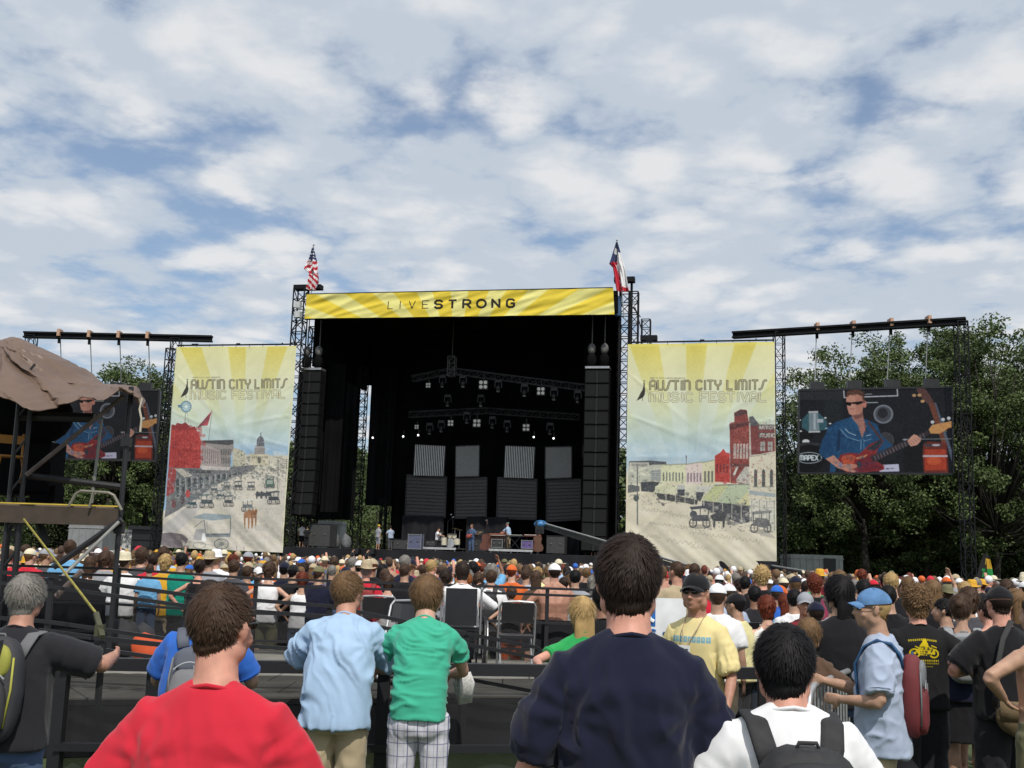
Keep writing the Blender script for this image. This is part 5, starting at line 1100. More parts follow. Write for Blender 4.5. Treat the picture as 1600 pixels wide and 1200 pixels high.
m = MB(); m.tube([at(108, 790, 12.5), at(118, 772, 12.5), at(126, 767, 12.5), at(170, 770, 12.5), at(178, 774, 12.5), at(190, 797, 12.5)], .017, 8); tb('guard_rail', m, mat('bent pale pipe', (.20, .19, .15), .5, .2))
m = MB(); m.tube([at(150, 772, 12.45), at(146, 768, 12.45), at(139, 793, 12.45)], .013, 6); tb('guard_rail', m, mat('bent pale pipe', (.20, .19, .15), .5, .2))
m = MB(); p0, p1 = at(37, 811, 12.4), at(150, 958, 9.4); m.bar(p0, p1, .015, .015); tb('yellow_strap', m, mat('yellow strap', (.30, .26, .05), .7, var=.25, vscale=10))
m = MB(); p2 = at(160, 995, 9.1); m.bar(p1, p2, .04, .03); m.box(at(156, 985, 9.2), (.07, .05, .09)); tb('buckle', m, mat('buckle dark', (.06, .06, .03), .6))
# the tarp: control rows of (px, py, D)
rows = [[(-120, 575, 12.0), (-60, 600, 12.0), (-15, 612, 11.95), (25, 622, 11.9), (60, 637, 11.9), (92, 627, 12.0), (125, 612, 12.1), (165, 609, 12.2), (196, 604, 12.3), (215, 616, 12.35), (231, 629, 12.4)],
        [(-120, 550, 12.5), (-60, 570, 12.5), (-15, 575, 12.4), (22, 577, 12.4), (55, 592, 12.4), (92, 597, 12.5), (128, 600, 12.5), (162, 602, 12.5), (194, 601, 12.6), (214, 606, 12.6), (229, 622, 12.6)],
        [(-120, 540, 13.4), (-60, 540, 13.4), (-15, 535, 13.4), (22, 525, 13.4), (55, 538, 13.4), (92, 555, 13.5), (130, 572, 13.5), (160, 596, 13.5), (192, 597, 13.5), (210, 601, 13.5), (226, 617, 13.4)],
        [(-120, 560, 14.6), (-60, 565, 14.6), (-15, 570, 14.6), (22, 572, 14.6), (55, 580, 14.6), (92, 590, 14.6), (130, 600, 14.6), (160, 606, 14.6), (192, 606, 14.6), (210, 612, 14.5), (224, 624, 14.4)]]
G = np.array([[at(*q)[:] for q in row] for row in rows]); nv, nu = G.shape[:2]
def cr(P, t):
    n = len(P) - 1; x = np.clip(t * n, 0, n - 1e-6); i = x.astype(int); f = (x - i)[:, None]; g = lambda k: P[np.clip(k, 0, n)]
    p0, p1, p2, p3 = g(i - 1), g(i), g(i + 1), g(i + 2); return .5 * (2 * p1 + (p2 - p0) * f + (2 * p0 - 5 * p1 + 4 * p2 - p3) * f ** 2 + (3 * p1 - p0 - 3 * p2 + p3) * f ** 3)
NU, NV = 200, 80; tu = np.linspace(0, 1, NU); tv = np.linspace(0, 1, NV); R1 = np.stack([cr(G[j], tu) for j in range(nv)]); R2 = np.stack([cr(R1[:, i], tv) for i in range(NU)], 1)
P = R2.reshape(-1, 3); Q = P.copy(); cr_n = pnoise(np.c_[Q[:, 0] * 1.6 + Q[:, 2] * .8, Q[:, 1] * 1.2, Q[:, 2] * 3.4]); n2 = pnoise(np.c_[Q[:, 0] * 5 - Q[:, 2] * 3, Q[:, 1] * 3, Q[:, 2] * 8] + 9); n3 = 1 - np.abs(pnoise(np.c_[Q[:, 0] * 3 + Q[:, 2] * 5, Q[:, 1] * 2.5, Q[:, 2] * 4] + 31)) * 3
pk = at(22, 525, 13.4); fan = np.arctan2(Q[:, 2] - pk.z + .15, Q[:, 0] - pk.x); rad_ = np.hypot(Q[:, 2] - pk.z, Q[:, 0] - pk.x); fr_ = (1 - np.abs(pnoise(np.c_[fan * 4.2, rad_ * .5, 0 * fan + 2])) * 2.6); P = P + np.c_[0 * fan, .16 * np.clip(fr_, 0, 1) * np.clip(rad_ * 1.5, 0, 1), 0 * fan]
amt = .5 + np.clip((Q[:, 0] + 5.4) / 1.5, 0, 1) * .9
P = P + np.c_[0 * cr_n, -.24 * np.abs(cr_n) - .10 * np.abs(n2) - .05 * np.clip(n3, 0, 1), -.16 * np.abs(cr_n) - .08 * np.abs(n2)] * amt[:, None]
TP_TH = .012
idx = np.arange((NU - 1) * (NV - 1)); rr_, cc_ = idx // (NU - 1), idx % (NU - 1); F = np.stack([rr_ * NU + cc_, rr_ * NU + cc_ + 1, (rr_ + 1) * NU + cc_ + 1, (rr_ + 1) * NU + cc_], 1)
me = bpy.data.meshes.new('tarp'); me.from_pydata(P.tolist(), [], F.tolist()); me.update(); o = link_mesh('tarp', me, [mat('brown tarp', (.140, .090, .064), .5, var=.14, vscale=2.2, bump=.3, bscale=9, spec=.5)], root, True); o.data.transform(Matrix.Translation(-org))
md = o.modifiers.new('thickness', 'SOLIDIFY'); md.thickness = .012
m = MB(); m.tube([at(222, 622, 12.3), at(218, 640, 12.3), at(221, 655, 12.3), at(219, 675, 12.3)], .012, 6); tb('tie_rope', m, mat('pale rope', (.5, .45, .36), .9))
# what stands on the tower
o = None; m = MB(); m.box(at(20, 732, 14.1), (1.1, .5, .66)); m.box(at(-10, 690, 14.2), (.9, .4, 1.3)); m.box(at(56, 748, 14.0), (.5, .4, .34)); m.box(at(74, 772, 14.0), (.3, .3, .2)); me = m.build('equipment_cover', BLACKC); tagd(me, 'black covered equipment stacked on the scaffold planks', 'equipment')
m = MB(); m.ell(at(62, 650, 13.9), (.42, .3, .35), n=14, m=10); m.ell(at(30, 645, 13.9), (.5, .3, .3), n=14, m=10); me = m.build('black_bundle', BLACKC, None, True); tagd(me, 'black bundle hanging under the brown tarp', 'bundle')
ch = empty('wooden_chair', at(14, 752, 13.0), .6, 'orange wooden folding chair on the scaffold tower', 'chair'); WD = mat('orange varnished wood', (.42, .19, .03), .45)
def dchair(h0):
    for x in (-.22, .22):
        for s in (-1, 1): m = MB(); m.bar((x, -.2 * s, 0), (x, .2 * s, .45), .035); m.build('leg', WD, ch)
        m = MB(); m.bar((x, .2, .42), (x, .24, .92), .035); m.build('back_post', WD, ch)
    m = MB(); m.box((0, 0, .46), (.46, .42, .03)); m.build('seat', WD, ch); m = MB(); m.box((0, .23, .80), (.46, .03, .16)); m.build('backrest', WD, ch)
dchair(0); ch.scale = (.62,) * 3
m = MB(); p = at(4, 617, 12.6); m.tube([p, p + Vector((.05, 0, .17))], [.05, .012], 10); tagd(m.build('orange_cone', mat('orange plastic', (.7, .12, .02), .5), None, True), 'small orange cone hanging under the tarp at left edge', 'cone')

# ------------------------------------------------------------------ viewing platform
pc = [(-7.6, 9.0), (1.3, 11.7), (1.5, 15.2), (-7.6, 16.4)]
root = empty('viewing_platform', (0, 12, 0), 0, 'raised accessible viewing platform with grey plywood deck and black skirt', 'platform')
m = MB(); m.add([(x, y - 12, .44) for x, y in pc] + [(x, y - 12, .485) for x, y in pc], [(3, 2, 1, 0), (4, 5, 6, 7), (0, 1, 5, 4), (1, 2, 6, 5), (2, 3, 7, 6), (3, 0, 4, 7)]); m.build('frame', BLACKM, root)
PLY = mat('weathered plywood', (.20, .19, .165), .85, var=.22, vscale=2.5, bump=.2, bscale=30)
def inside(x, y):
    k = True
    for i in range(4):
        x0, y0 = pc[i]; x1, y1 = pc[(i + 1) % 4]
        if (x1 - x0) * (y - y0) - (y1 - y0) * (x - x0) < 0: k = False
    return k
def clip(poly):
    for i in range(4):
        x0, y0 = pc[i]; x1, y1 = pc[(i + 1) % 4]; out = []; f = lambda p: (x1 - x0) * (p[1] - y0) - (y1 - y0) * (p[0] - x0)
        for a, b in zip(poly, poly[1:] + poly[:1]):
            fa, fb = f(a), f(b)
            if fa >= 0: out.append(a)
            if fa * fb < 0: t = fa / (fa - fb); out.append((a[0] + (b[0] - a[0]) * t, a[1] + (b[1] - a[1]) * t))
        poly = out
        if not poly: return []
    return poly
for i in range(-7, 3):
    for j in range(8, 18):
        x0, y0 = i * 1.22 + .3 * (j % 2), j * 1.0; q = clip([(x0 + .006, y0 + .006), (x0 + 1.214, y0 + .006), (x0 + 1.214, y0 + .994), (x0 + .006, y0 + .994)])
        if len(q) < 3: continue
        dz = random.uniform(0, .006); n = len(q); m = MB(); m.add([(x, y - 12, .487 + 0 * dz) for x, y in q] + [(x, y - 12, .5 + dz) for x, y in q], [tuple(range(n - 1, -1, -1)), tuple(range(n, 2 * n))] + [(k, (k + 1) % n, n + (k + 1) % n, n + k) for k in range(n)]); m.build('panel', PLY, root)
for k in range(4):
    (x0, y0), (x1, y1) = pc[k], pc[(k + 1) % 4]
    if k == 2: continue
    c = Vector((x0, y0 - 12, 0)); d = Vector((x1, y1 - 12, 0)); n_ = (d - c).cross(Vector((0, 0, 1))).normalized() * .03
    o = sheet('skirt', [c + n_ + Vector((0, 0, .43)), d + n_ + Vector((0, 0, .43)), d + n_ + Vector((0, 0, .01)), c + n_ + Vector((0, 0, .01))], [SKIRT], 60, 3, lambda U, V: .02 * np.sin(U * 70)); o.parent = root
# ------------------------------------------------------------------ rail fences
def fence(name, pts, bars, step, label, pr=.03, br=.025, zb=0, top_r=None, foot=False):
    """pts: top rail points in the world; bars: drops below the top"""
    org = Vector((pts[0].x, pts[0].y, 0)); root = empty(name, org, 0, label, 'railing'); P = [p - org for p in pts]
    for i, dz in enumerate(bars):
        for a, b in zip(P[:-1], P[1:]):
            m = MB(); rr = (top_r or br) if i == 0 else br; m.bar(a - Vector((0, 0, dz)), b - Vector((0, 0, dz)), rr * 2, rr * 2); m.build('top_rail' if i == 0 else 'rail', BLACKM, root)
    for a, b in zip(P[:-1], P[1:]):
        n = max(1, round((b - a).length / step))
        for i in range(n + 1):
            if i == n and b is not P[-1]: continue
            q = a.lerp(b, i / n); m = MB(); m.box((q.x, q.y + pr, (q.z + zb) / 2), (pr * 2, pr * 2, q.z - zb)); m.build('post', BLACKM, root)
    return root
RH = 1.2
RL = [at(96, 1036, 7.15), at(240, 1039, 7.25), at(600, 1044, 7.45), at(1000, 1050, 7.7), at(1195, 1052, 7.9)]
fence('near_railing', RL, [0, .5, .9], 2.4, 'black steel railing that the two leaning young men rest their arms on', .038, .024, top_r=.038)
def mesh_mat(name, al):
    m = bpy.data.materials.new(name); m.use_nodes = True; N = m.node_tree.nodes; Lk = m.node_tree.links.new; b = N['Principled BSDF']; b.inputs['Base Color'].default_value = (.015, .015, .017, 1); b.inputs['Roughness'].default_value = .9
    t = N.new('ShaderNodeTexCoord'); n = N.new('ShaderNodeTexNoise'); n.inputs['Scale'].default_value = 2.5; Lk(t.outputs['Object'], n.inputs['Vector']); r = N.new('ShaderNodeMapRange'); Lk(n.outputs['Fac'], r.inputs[0]); r.inputs[3].default_value = al - .1; r.inputs[4].default_value = al + .1; Lk(r.outputs[0], b.inputs['Alpha']); return m
def mesh_cloth(P, drop, zb, al, label):
    for i, (a, b) in enumerate(zip(P[:-1], P[1:])):
        o = sheet('mesh_screen', [a - Vector((0, -.05, drop)), b - Vector((0, -.05, drop)), Vector((b.x, b.y + .05, zb)), Vector((a.x, a.y + .05, zb))], [mesh_mat('see through black mesh', al)], 24, 6, lambda U, V: .015 * np.sin(U * 25)); reg(o, label, 'screen fabric', 'black mesh tied to the railings')
mesh_cloth(RL, .06, .1, .74, 'thin black mesh hanging from the near railing')
fence('far_railing', [at(-60, 881, 14.6), at(185, 889, 14.8), at(400, 904, 15.0), at(700, 914, 15.1), at(1010, 925, 15.2)], [0, .085, .45, .8], 1.55, 'long black railing along the back edge of the viewing platform', .025, .016, zb=.5)
mesh_cloth([at(-60, 881, 14.6), at(185, 889, 14.8), at(400, 904, 15.0), at(700, 914, 15.1), at(840, 919, 15.15)], .42, .52, .62, 'thin black mesh hanging from the far railing')
fence('ramp_railing', [at(-60, 890, 10.8), at(80, 900, 10.7), at(295, 930, 10.6), at(515, 947, 10.9), at(729, 990, 11.0), at(840, 1012, 11.2)], [0, .10, .42, .60], 1.3, 'black ramp railing sloping down to the right across the platform', .024, .017, zb=.1)
fence('ramp_railing', [at(60, 985, 9.6), at(160, 998, 9.7), at(300, 1012, 9.9)], [0, .16], .8, 'short lower black handrail at the left end of the platform', .022, .02, zb=.45)
rt = fence('side_railing', [at(1098, 976, 11.2), at(1200, 978, 11.2), at(1330, 990, 11.6)], [0, 1.0], 1.1, 'black fabric panelled railing behind the man in white with black backpack', .035, .03)
o = sheet('fabric_panel', [Vector((0, 0, 0)), Vector((1.35, 0, 0)), Vector((1.35, 0, -1.0)), Vector((0, 0, -1.0))], [SKIRT], 30, 10, lambda U, V: .015 * np.sin(U * 25)); o.parent = rt; q = at(1098, 976, 11.2); o.location = (0, .04, q.z - .06)
# dark fabric on the far railing
q0, q1 = at(835, 918, 15.2), at(1010, 925, 15.3); 
o = sheet('mesh_screen', [q0 - Vector((0, -.06, .42)), q1 - Vector((0, -.06, .42)), Vector((q1.x, q1.y + .06, .5)), Vector((q0.x, q0.y + .06, .5))], [SKIRT], 20, 6, lambda U, V: .02 * np.sin(U * 20)); tagd(o, 'black mesh fabric tied to the railing behind the folding chair', 'screen fabric')
q0, q1 = at(-60, 930, 16.9), at(330, 930, 16.9)
o = sheet('mesh_screen', [Vector((q0.x, 16.9, 1.38)), Vector((q1.x, 16.9, 1.3)), Vector((q1.x, 16.9, .05)), Vector((q0.x, 16.9, .05))], [SKIRT], 60, 6, lambda U, V: .03 * np.sin(U * 40)); tagd(o, 'black mesh fabric wall behind the left end of the platform', 'screen fabric')
# sponsor sign
a, b = at(990, 933, 10.4), at(1072, 938, 10.4); root = empty('sponsor_sign', ((a.x + b.x) / 2, 10.4, 0), 0, 'white board with blue square and blue letters behind the navy shirt', 'sign'); w = b.x - a.x
m = MB(); m.box((0, 0, (a.z + .62) / 2), (w, .03, a.z - .62)); m.build('board', mat('white sign board', (.78, .79, .80), .4), root)
BLU = mat('sign blue', (.02, .14, .42), .5); m = MB(); x0, x1 = at(1004, 950, 10.38), at(1024, 975, 10.38); m.box(((x0.x + x1.x) / 2 - (a.x + b.x) / 2, -.018, (at(1014, 937, 10.4).z + at(1014, 978, 10.4).z) / 2), (x1.x - x0.x, .004, at(1014, 937, 10.4).z - at(1014, 978, 10.4).z)); m.build('blue_square', BLU, root)
cxx = (a.x + b.x) / 2
m = MB(); pw = lambda px, py: Vector((at(px, py, 10.4).x - cxx, -.022, at(px, py, 10.4).z))
m.tube([pw(1006, 955), pw(1012, 960), pw(1016, 968), pw(1021, 971)], .018, 6); m.ell(pw(1011, 950), (.022, .006, .022)); m.build('white_figure', mat('white print', (.8, .8, .8), .5), root)
for ch_, px in (('N', 1005), ('G', 1016), ('+', 1034)):
    m = MB()
    for stroke in _G[ch_]:
        for (p, q), (r_, s_) in zip(stroke[:-1], stroke[1:]):
            k = 1.9; m.bar(pw(px + p * k, 984 + q * 1.9), pw(px + r_ * k, 984 + s_ * 1.9), .02, .004, up=Vector((0, 1, 0)))
    m.build('letter', BLU, root)
for s in (-1, 1): m = MB(); m.box((s * w * .45, .03, .35), (.04, .03, .7)); m.build('leg', GALV, root)

# ------------------------------------------------------------------ folding chairs and wheelchair
CH = mat('chair frame paint', (.36, .37, .38), .35, .4); SEATM = mat('black vinyl', (.02, .02, .024), .35)
def folding_chair(px, py, D, rz, label, grp='folding chairs on the platform'):
    p = at(px, py, D); root = empty('folding_chair', (p.x, p.y, .506), rz, label, 'chair', grp)
    for s in (-1, 1):
        m = MB(); m.tube([(s * .21, .16, 0), (s * .215, -.02, .42), (s * .21, -.17, .78), (s * .18, -.2, .83)], .014, 8); m.build('front_leg', CH, root)
        m = MB(); m.tube([(s * .185, -.22, 0), (s * .185, .16, .43)], .013, 8); m.build('rear_leg', CH, root)
    m = MB(); m.tube([(-.18, -.2, .83), (0, -.205, .84), (.18, -.2, .83)], .014, 8); m.build('top_tube', CH, root); m = MB(); m.tube([(-.185, -.22, .02), (.185, -.22, .02)], .011, 6); m.tube([(-.21, .16, .02), (.21, .16, .02)], .011, 6); m.build('stretcher', CH, root)
    m = MB(); m.box((0, 0, .43), (.39, .38, .028)); m.build('seat', SEATM, root)
    m = MB(); m.loft([[Vector((x * .19, -.17 - .03 * (1 - x * x) - (z - .68) * .25, z)) for x, z in ((-1, z0), (-.5, z0), (0, z0), (.5, z0), (1, z0), (1, z0 + .015), (.5, z0 + .015), (0, z0 + .015), (-.5, z0 + .015), (-1, z0 + .015))] for z0 in (.60,)] , cap=False)
    rows_ = []
    for z in (.60, .82):
        y = -.145 - (z - .6) * .3; rows_.append([Vector((x * .19, y - .025 * (1 - x * x), z)) for x in (-1, -.5, 0, .5, 1)] + [Vector((x * .19, y - .025 * (1 - x * x) + .012, z)) for x in (1, .5, 0, -.5, -1)])
    m = MB(); m.loft(rows_); m.build('backrest', SEATM, root); return root
folding_chair(805, 1035, 13.6, PI * .02 , 'empty black folding chair with pale legs beside the navy shirt man'); folding_chair(592, 1010, 14.0, -.05, 'empty black folding chair behind the light blue shirt man'); folding_chair(628, 1020, 12.4, 2.9, 'black folding chair between the two leaning men')
for px, D, c_, lb, sz in ((236, 13.4, (.55, .08, .02), 'orange bag lying on the platform deck', .20), (186, 13.9, (.02, .02, .022), 'black bag slumped on the platform left of the orange bag', .26), (214, 14.4, (.03, .03, .035), 'dark rucksack behind the orange bag', .24)):
    m = MB(); m.ell((0, 0, sz * .8), (sz * 1.1, sz * .7, sz * .85), n=16, m=10); me = m.mesh('bag'); P = getco_(me); P = P * (1 + .22 * fbm(P * 6 + px, 3)[:, None]); P[:, 2] = np.maximum(P[:, 2], 0); me.vertices.foreach_set('co', P.ravel()); o = link_mesh('bag', me, [mat('bag ' + lb[:6], c_, .8)], None, True); q = at(px, 990, D); o.location = (q.x, D, .506); tagd(o, lb, 'bag')
p = at(718, 1010, 14.0); wc = empty('wheelchair', (p.x, 14.0, .506), .05, 'black wheelchair with an occupant in white sleeves on the platform', 'wheelchair')
for s in (-1, 1):
    m = MB(); m.tube([(s * .30 + math.copysign(.0, s), .3 * math.cos(a), .31 + .3 * math.sin(a)) for a in np.linspace(0, 2 * PI, 25)], .018, 6); m.build('wheel', BLACKM, wc)
    m = MB()
    for a in np.linspace(0, PI, 7)[:-1]: m.bar((s * .3, .29 * math.cos(a), .31 + .29 * math.sin(a)), (s * .3, -.29 * math.cos(a), .31 - .29 * math.sin(a)), .004)
    m.build('spokes', ALU, wc)
    m = MB(); m.tube([(s * .33, .26 * math.cos(a), .31 + .26 * math.sin(a)) for a in np.linspace(0, 2 * PI, 25)], .01, 6); m.build('push_rim', ALU, wc)
    m = MB(); m.tube([(s * .24, -.22, .2), (s * .24, -.22, .95), (s * .24, -.34, .97)], .013, 8); m.build('push_handle', ALU, wc); m = MB(); m.box((s * .26, .02, .70), (.05, .36, .03)); m.build('armrest', SEATM, wc)
    m = MB(); m.tube([(s * .22 - .01, .42, .09), (s * .22 + .01, .42, .09)], .09, 12); m.build('caster', BLACKM, wc)
m = MB(); m.box((0, .02, .48), (.46, .42, .04)); m.build('seat', SEATM, wc); m = MB(); m.box((0, -.21, .74), (.38, .03, .44)); m.build('backrest', SEATM, wc)
# steel crowd barrier at the right
p0 = at(1262, 1075, 6.9); p1 = at(1335, 1052, 8.4); d = Vector((p1.x - p0.x, p1.y - p0.y, 0)); root = empty('steel_barrier', (p0.x, p0.y, 0), math.atan2(d.y, d.x), 'galvanised steel crowd barrier beside the man in blue cap', 'barrier'); Ld = d.length + .4; H_ = p0.z
m = MB(); m.tube([(0, 0, .25), (0, 0, H_ - .15), (.06, 0, H_ - .04), (.18, 0, H_), (Ld - .18, 0, H_), (Ld - .06, 0, H_ - .04), (Ld, 0, H_ - .15), (Ld, 0, .25)], .021, 10); m.tube([(0, 0, .25), (Ld, 0, .25)], .018, 8); m.build('frame', GALV, root, True)
for i in range(int(Ld / .11)): m = MB(); m.tube([(.1 + i * .11, 0, .25), (.1 + i * .11, 0, H_ - .01)], .008, 6); m.build('rod', GALV, root)
for x in (.2, Ld - .2): m = MB(); m.bar((x, -.3, .02), (x, .3, .02), .05, .03); m.bar((x, 0, .02), (x, 0, .25), .03); m.build('foot', GALV, root)
# ------------------------------------------------------------------ people
_tmp = None
def remesh(mb, voxel, smooth=2, name='m', smf=.5):
    me = mb.mesh('tmp'); o = bpy.data.objects.new('tmp', me); COL.objects.link(o)
    md = o.modifiers.new('r', 'REMESH'); md.mode = 'VOXEL'; md.voxel_size = voxel; md.use_smooth_shade = True
    if smooth: s = o.modifiers.new('s', 'SMOOTH'); s.factor = smf; s.iterations = smooth
    dg = bpy.context.evaluated_depsgraph_get(); dg.update(); out = bpy.data.meshes.new_from_object(o.evaluated_get(dg)); out.name = name
    bpy.data.objects.remove(o); bpy.data.meshes.remove(me)
    out.polygons.foreach_set('use_smooth', [True] * len(out.polygons)); return out
def getco(me): a = np.zeros(len(me.vertices) * 3); me.vertices.foreach_get('co', a); return a.reshape(-1, 3)
def getno(me): a = np.zeros(len(me.vertices) * 3); me.vertices.foreach_get('normal', a); return a.reshape(-1, 3)
def setco(me, P): me.vertices.foreach_set('co', P.ravel()); me.update()
MALE = [(.84, .160, .112), (.93, .170, .120), (1.03, .155, .110), (1.13, .157, .112), (1.26, .176, .122), (1.36, .186, .118), (1.425, .158, .096), (1.47, .108, .078), (1.512, .070, .066)]
FEM = [(.84, .172, .118), (.92, .178, .125), (1.05, .136, .098), (1.13, .138, .100), (1.25, .152, .118), (1.35, .158, .104), (1.405, .130, .086), (1.45, .090, .066), (1.49, .055, .056)]
class Pose:
    """local frame: feet at the origin, facing +Y, x to the person's right"""
    def __init__(s, H=1.8, fem=False, build=1.0, lean=0.0, yaw=0.0, pitch=0.0, tilt=0.0, arms=None, legs=None, seat=False, head=1.0, hunch=0.0, twist=0.0, neck=0.0):
        s.neck = neck
        s.k = H / 1.8; s.fem = fem; s.build = build; s.lean = lean; s.hyaw = yaw; s.pitch = pitch; s.tilt = tilt; s.seat = seat; s.hunch = hunch; s.hs = head; s.twist = twist
        s.drop = .45 if seat else 0
        s.sw = .185 if not fem else .158
        s.arms = arms or {}
        s.legs = legs or {}
    def spine(s, z):
        """upper body bend: position and angle at rest height z"""
        n = 12; y = 0.0; zz = .93; a = 0
        if z <= .93: return Vector((0, 0, z)), 0.0
        for i in range(n):
            t = .93 + (z - .93) * (i + .5) / n; a = s.ang(t); dz = (z - .93) / n; y += math.sin(a) * dz; zz += math.cos(a) * dz
        return Vector((0, y, zz)), s.ang(z)
    def ang(s, z):
        t = min(1, max(0, (z - .93) / .35)); b = min(1, max(0, (z - 1.25) / .3)); return s.lean * (t * t * (3 - 2 * t)) + s.hunch * b
    def T(s, x, y, z):
        p, a = s.spine(z); ct, st_ = math.cos(s.twist), math.sin(s.twist)
        if z > 1.0: x, y = x * ct - y * st_, x * st_ + y * ct
        return Vector((x, p.y + y * math.cos(a), p.z - y * math.sin(a))) * s.k - Vector((0, 0, s.drop * s.k))
    def ring(s, z, rx, ry, n=20, e=2.35, y0=0.0, asym=0.0):
        R = []
        for i in range(n):
            a = 2 * PI * i / n; ca, sa = math.cos(a), math.sin(a)
            x = rx * math.copysign(abs(ca) ** (2 / e), ca); y = ry * math.copysign(abs(sa) ** (2 / e), sa)
            R.append(s.T(x, y + y0, z))
        return R
    def shoulder(s, sd): return s.T(sd * s.sw * (.93 + .07 * s.build), -.005, 1.400 if not s.fem else 1.372)
    def arm(s, sd):
        sh = s.shoulder(sd); a = s.arms.get(sd)
        k = s.k
        if a is None: el = sh + Vector((sd * .045, -.03, -.29)) * k; wr = el + Vector((sd * .02, .06, -.25)) * k
        else: el, wr = Vector(a[0]) * (1), Vector(a[1]) * (1)
        # keep the real lengths of the bones
        el = sh + (el - sh).normalized() * .30 * k; wr = el + (wr - el).normalized() * .26 * k
        return sh, el, wr
    def leg(s, sd):
        k = s.k; hip = Vector((sd * .092, 0, .92 - s.drop)) * k; l = s.legs.get(sd)
        if l: kn, an = Vector(l[0]) * k, Vector(l[1]) * k
        elif s.seat: kn = Vector((sd * .13, .44, .50)) * k; an = Vector((sd * .13, .50, .08)) * k
        else: kn = Vector((sd * .105, .025, .50)) * k; an = Vector((sd * .12, -.03, .08)) * k
        return hip, kn, an
    def headc(s):
        p = s.T(0, .0, 1.50 if not s.fem else 1.48); a = s.ang(1.5) * .35
        return p + Vector((0, .035 + .12 * math.sin(a), (.165 + s.neck) * math.cos(a))) * s.k
    def HR(s): return Matrix.Rotation(s.hyaw, 3, 'Z') @ Matrix.Rotation(s.tilt, 3, 'Y') @ Matrix.Rotation(s.pitch, 3, 'X')
def hand(m, wr, d, nrm, sd, k=1.0, curl=.5, fr=.0085, spread=.0):
    d = Vector(d).normalized(); n = (Vector(nrm) - d * Vector(nrm).dot(d)).normalized(); l = d.cross(n) * sd
    m.tube([wr - d * .01 * k, wr + d * .03 * k, wr + d * .065 * k, wr + d * .09 * k], [(.026 * k, .018 * k), (.036 * k, .016 * k), (.041 * k, .014 * k), (.036 * k, .011 * k)], 12, hint=l)
    for i, (o, L_) in enumerate(((-.030, .070), (-.010, .078), (.010, .073), (.029, .057))):
        b = wr + d * (.082 - .006 * abs(i - 1)) * k + l * o * k; P = [b]; a = 0
        for j, f in enumerate((.45, .32, .23)):
            a += curl * (.7 if j == 0 else .9); dd = (d * math.cos(a) - n * math.sin(a) + l * o * spread * 8).normalized(); P.append(P[-1] + dd * L_ * f * k)
        m.tube([wr + d * .05 * k + l * o * .8 * k] + P, [fr * k * q for q in (1.0, 1.12, 1.05, .98, .8)], 8)
    b = wr + d * .02 * k - l * .026 * k; a = .8; P = [b, b + (d * .6 - l * .75 - n * .15).normalized() * .035 * k]; P.append(P[-1] + (d * .85 - l * .35 - n * .4 * curl * 2).normalized() * .03 * k); P.append(P[-1] + (d * .9 - l * .05 - n * .5 * curl * 2).normalized() * .024 * k)
    m.tube(P, [fr * 1.5 * k, fr * 1.3 * k, fr * 1.15 * k, fr * .85 * k], 8)
def head_vol(m, c, R, k, fine=False):
    E = lambda o, r, q=None: m.ell(c + R @ (Vector(o) * k), Vector(r) * k, R if q is None else R @ q, 20, 14)
    E((0, -.015, .035), (.077, .096, .092)); E((0, .025, -.02), (.068, .078, .085)); E((0, .045, -.065), (.050, .052, .048)); E((0, .078, -.092), (.022, .016, .018))
    for sd in (-1, 1):
        E((sd * .083, -.006, -.004), (.012, .020, .033), Matrix.Rotation(sd * -.35, 3, 'Z') @ Matrix.Rotation(.15, 3, 'X'))
        if fine: E((sd * .087, -.012, .004), (.006, .020, .026), Matrix.Rotation(sd * -.5, 3, 'Z')); E((sd * .045, .062, -.035), (.022, .025, .022)); E((sd * .030, .094, .028), (.026, .010, .008)); E((sd * .062, .0, -.06), (.02, .035, .035))
    m.tube([c + R @ (Vector(p) * k) for p in ((0, .094, .022), (0, .108, -.005), (0, .122, -.028), (0, .098, -.036))], [.008 * k, .010 * k, .014 * k, .010 * k], 8)
    if fine:
        for sd in (-1, 1): E((sd * .012, .104, -.032), (.010, .012, .008))
        E((0, .094, -.055), (.026, .012, .006)); E((0, .092, -.066), (.022, .012, .007))
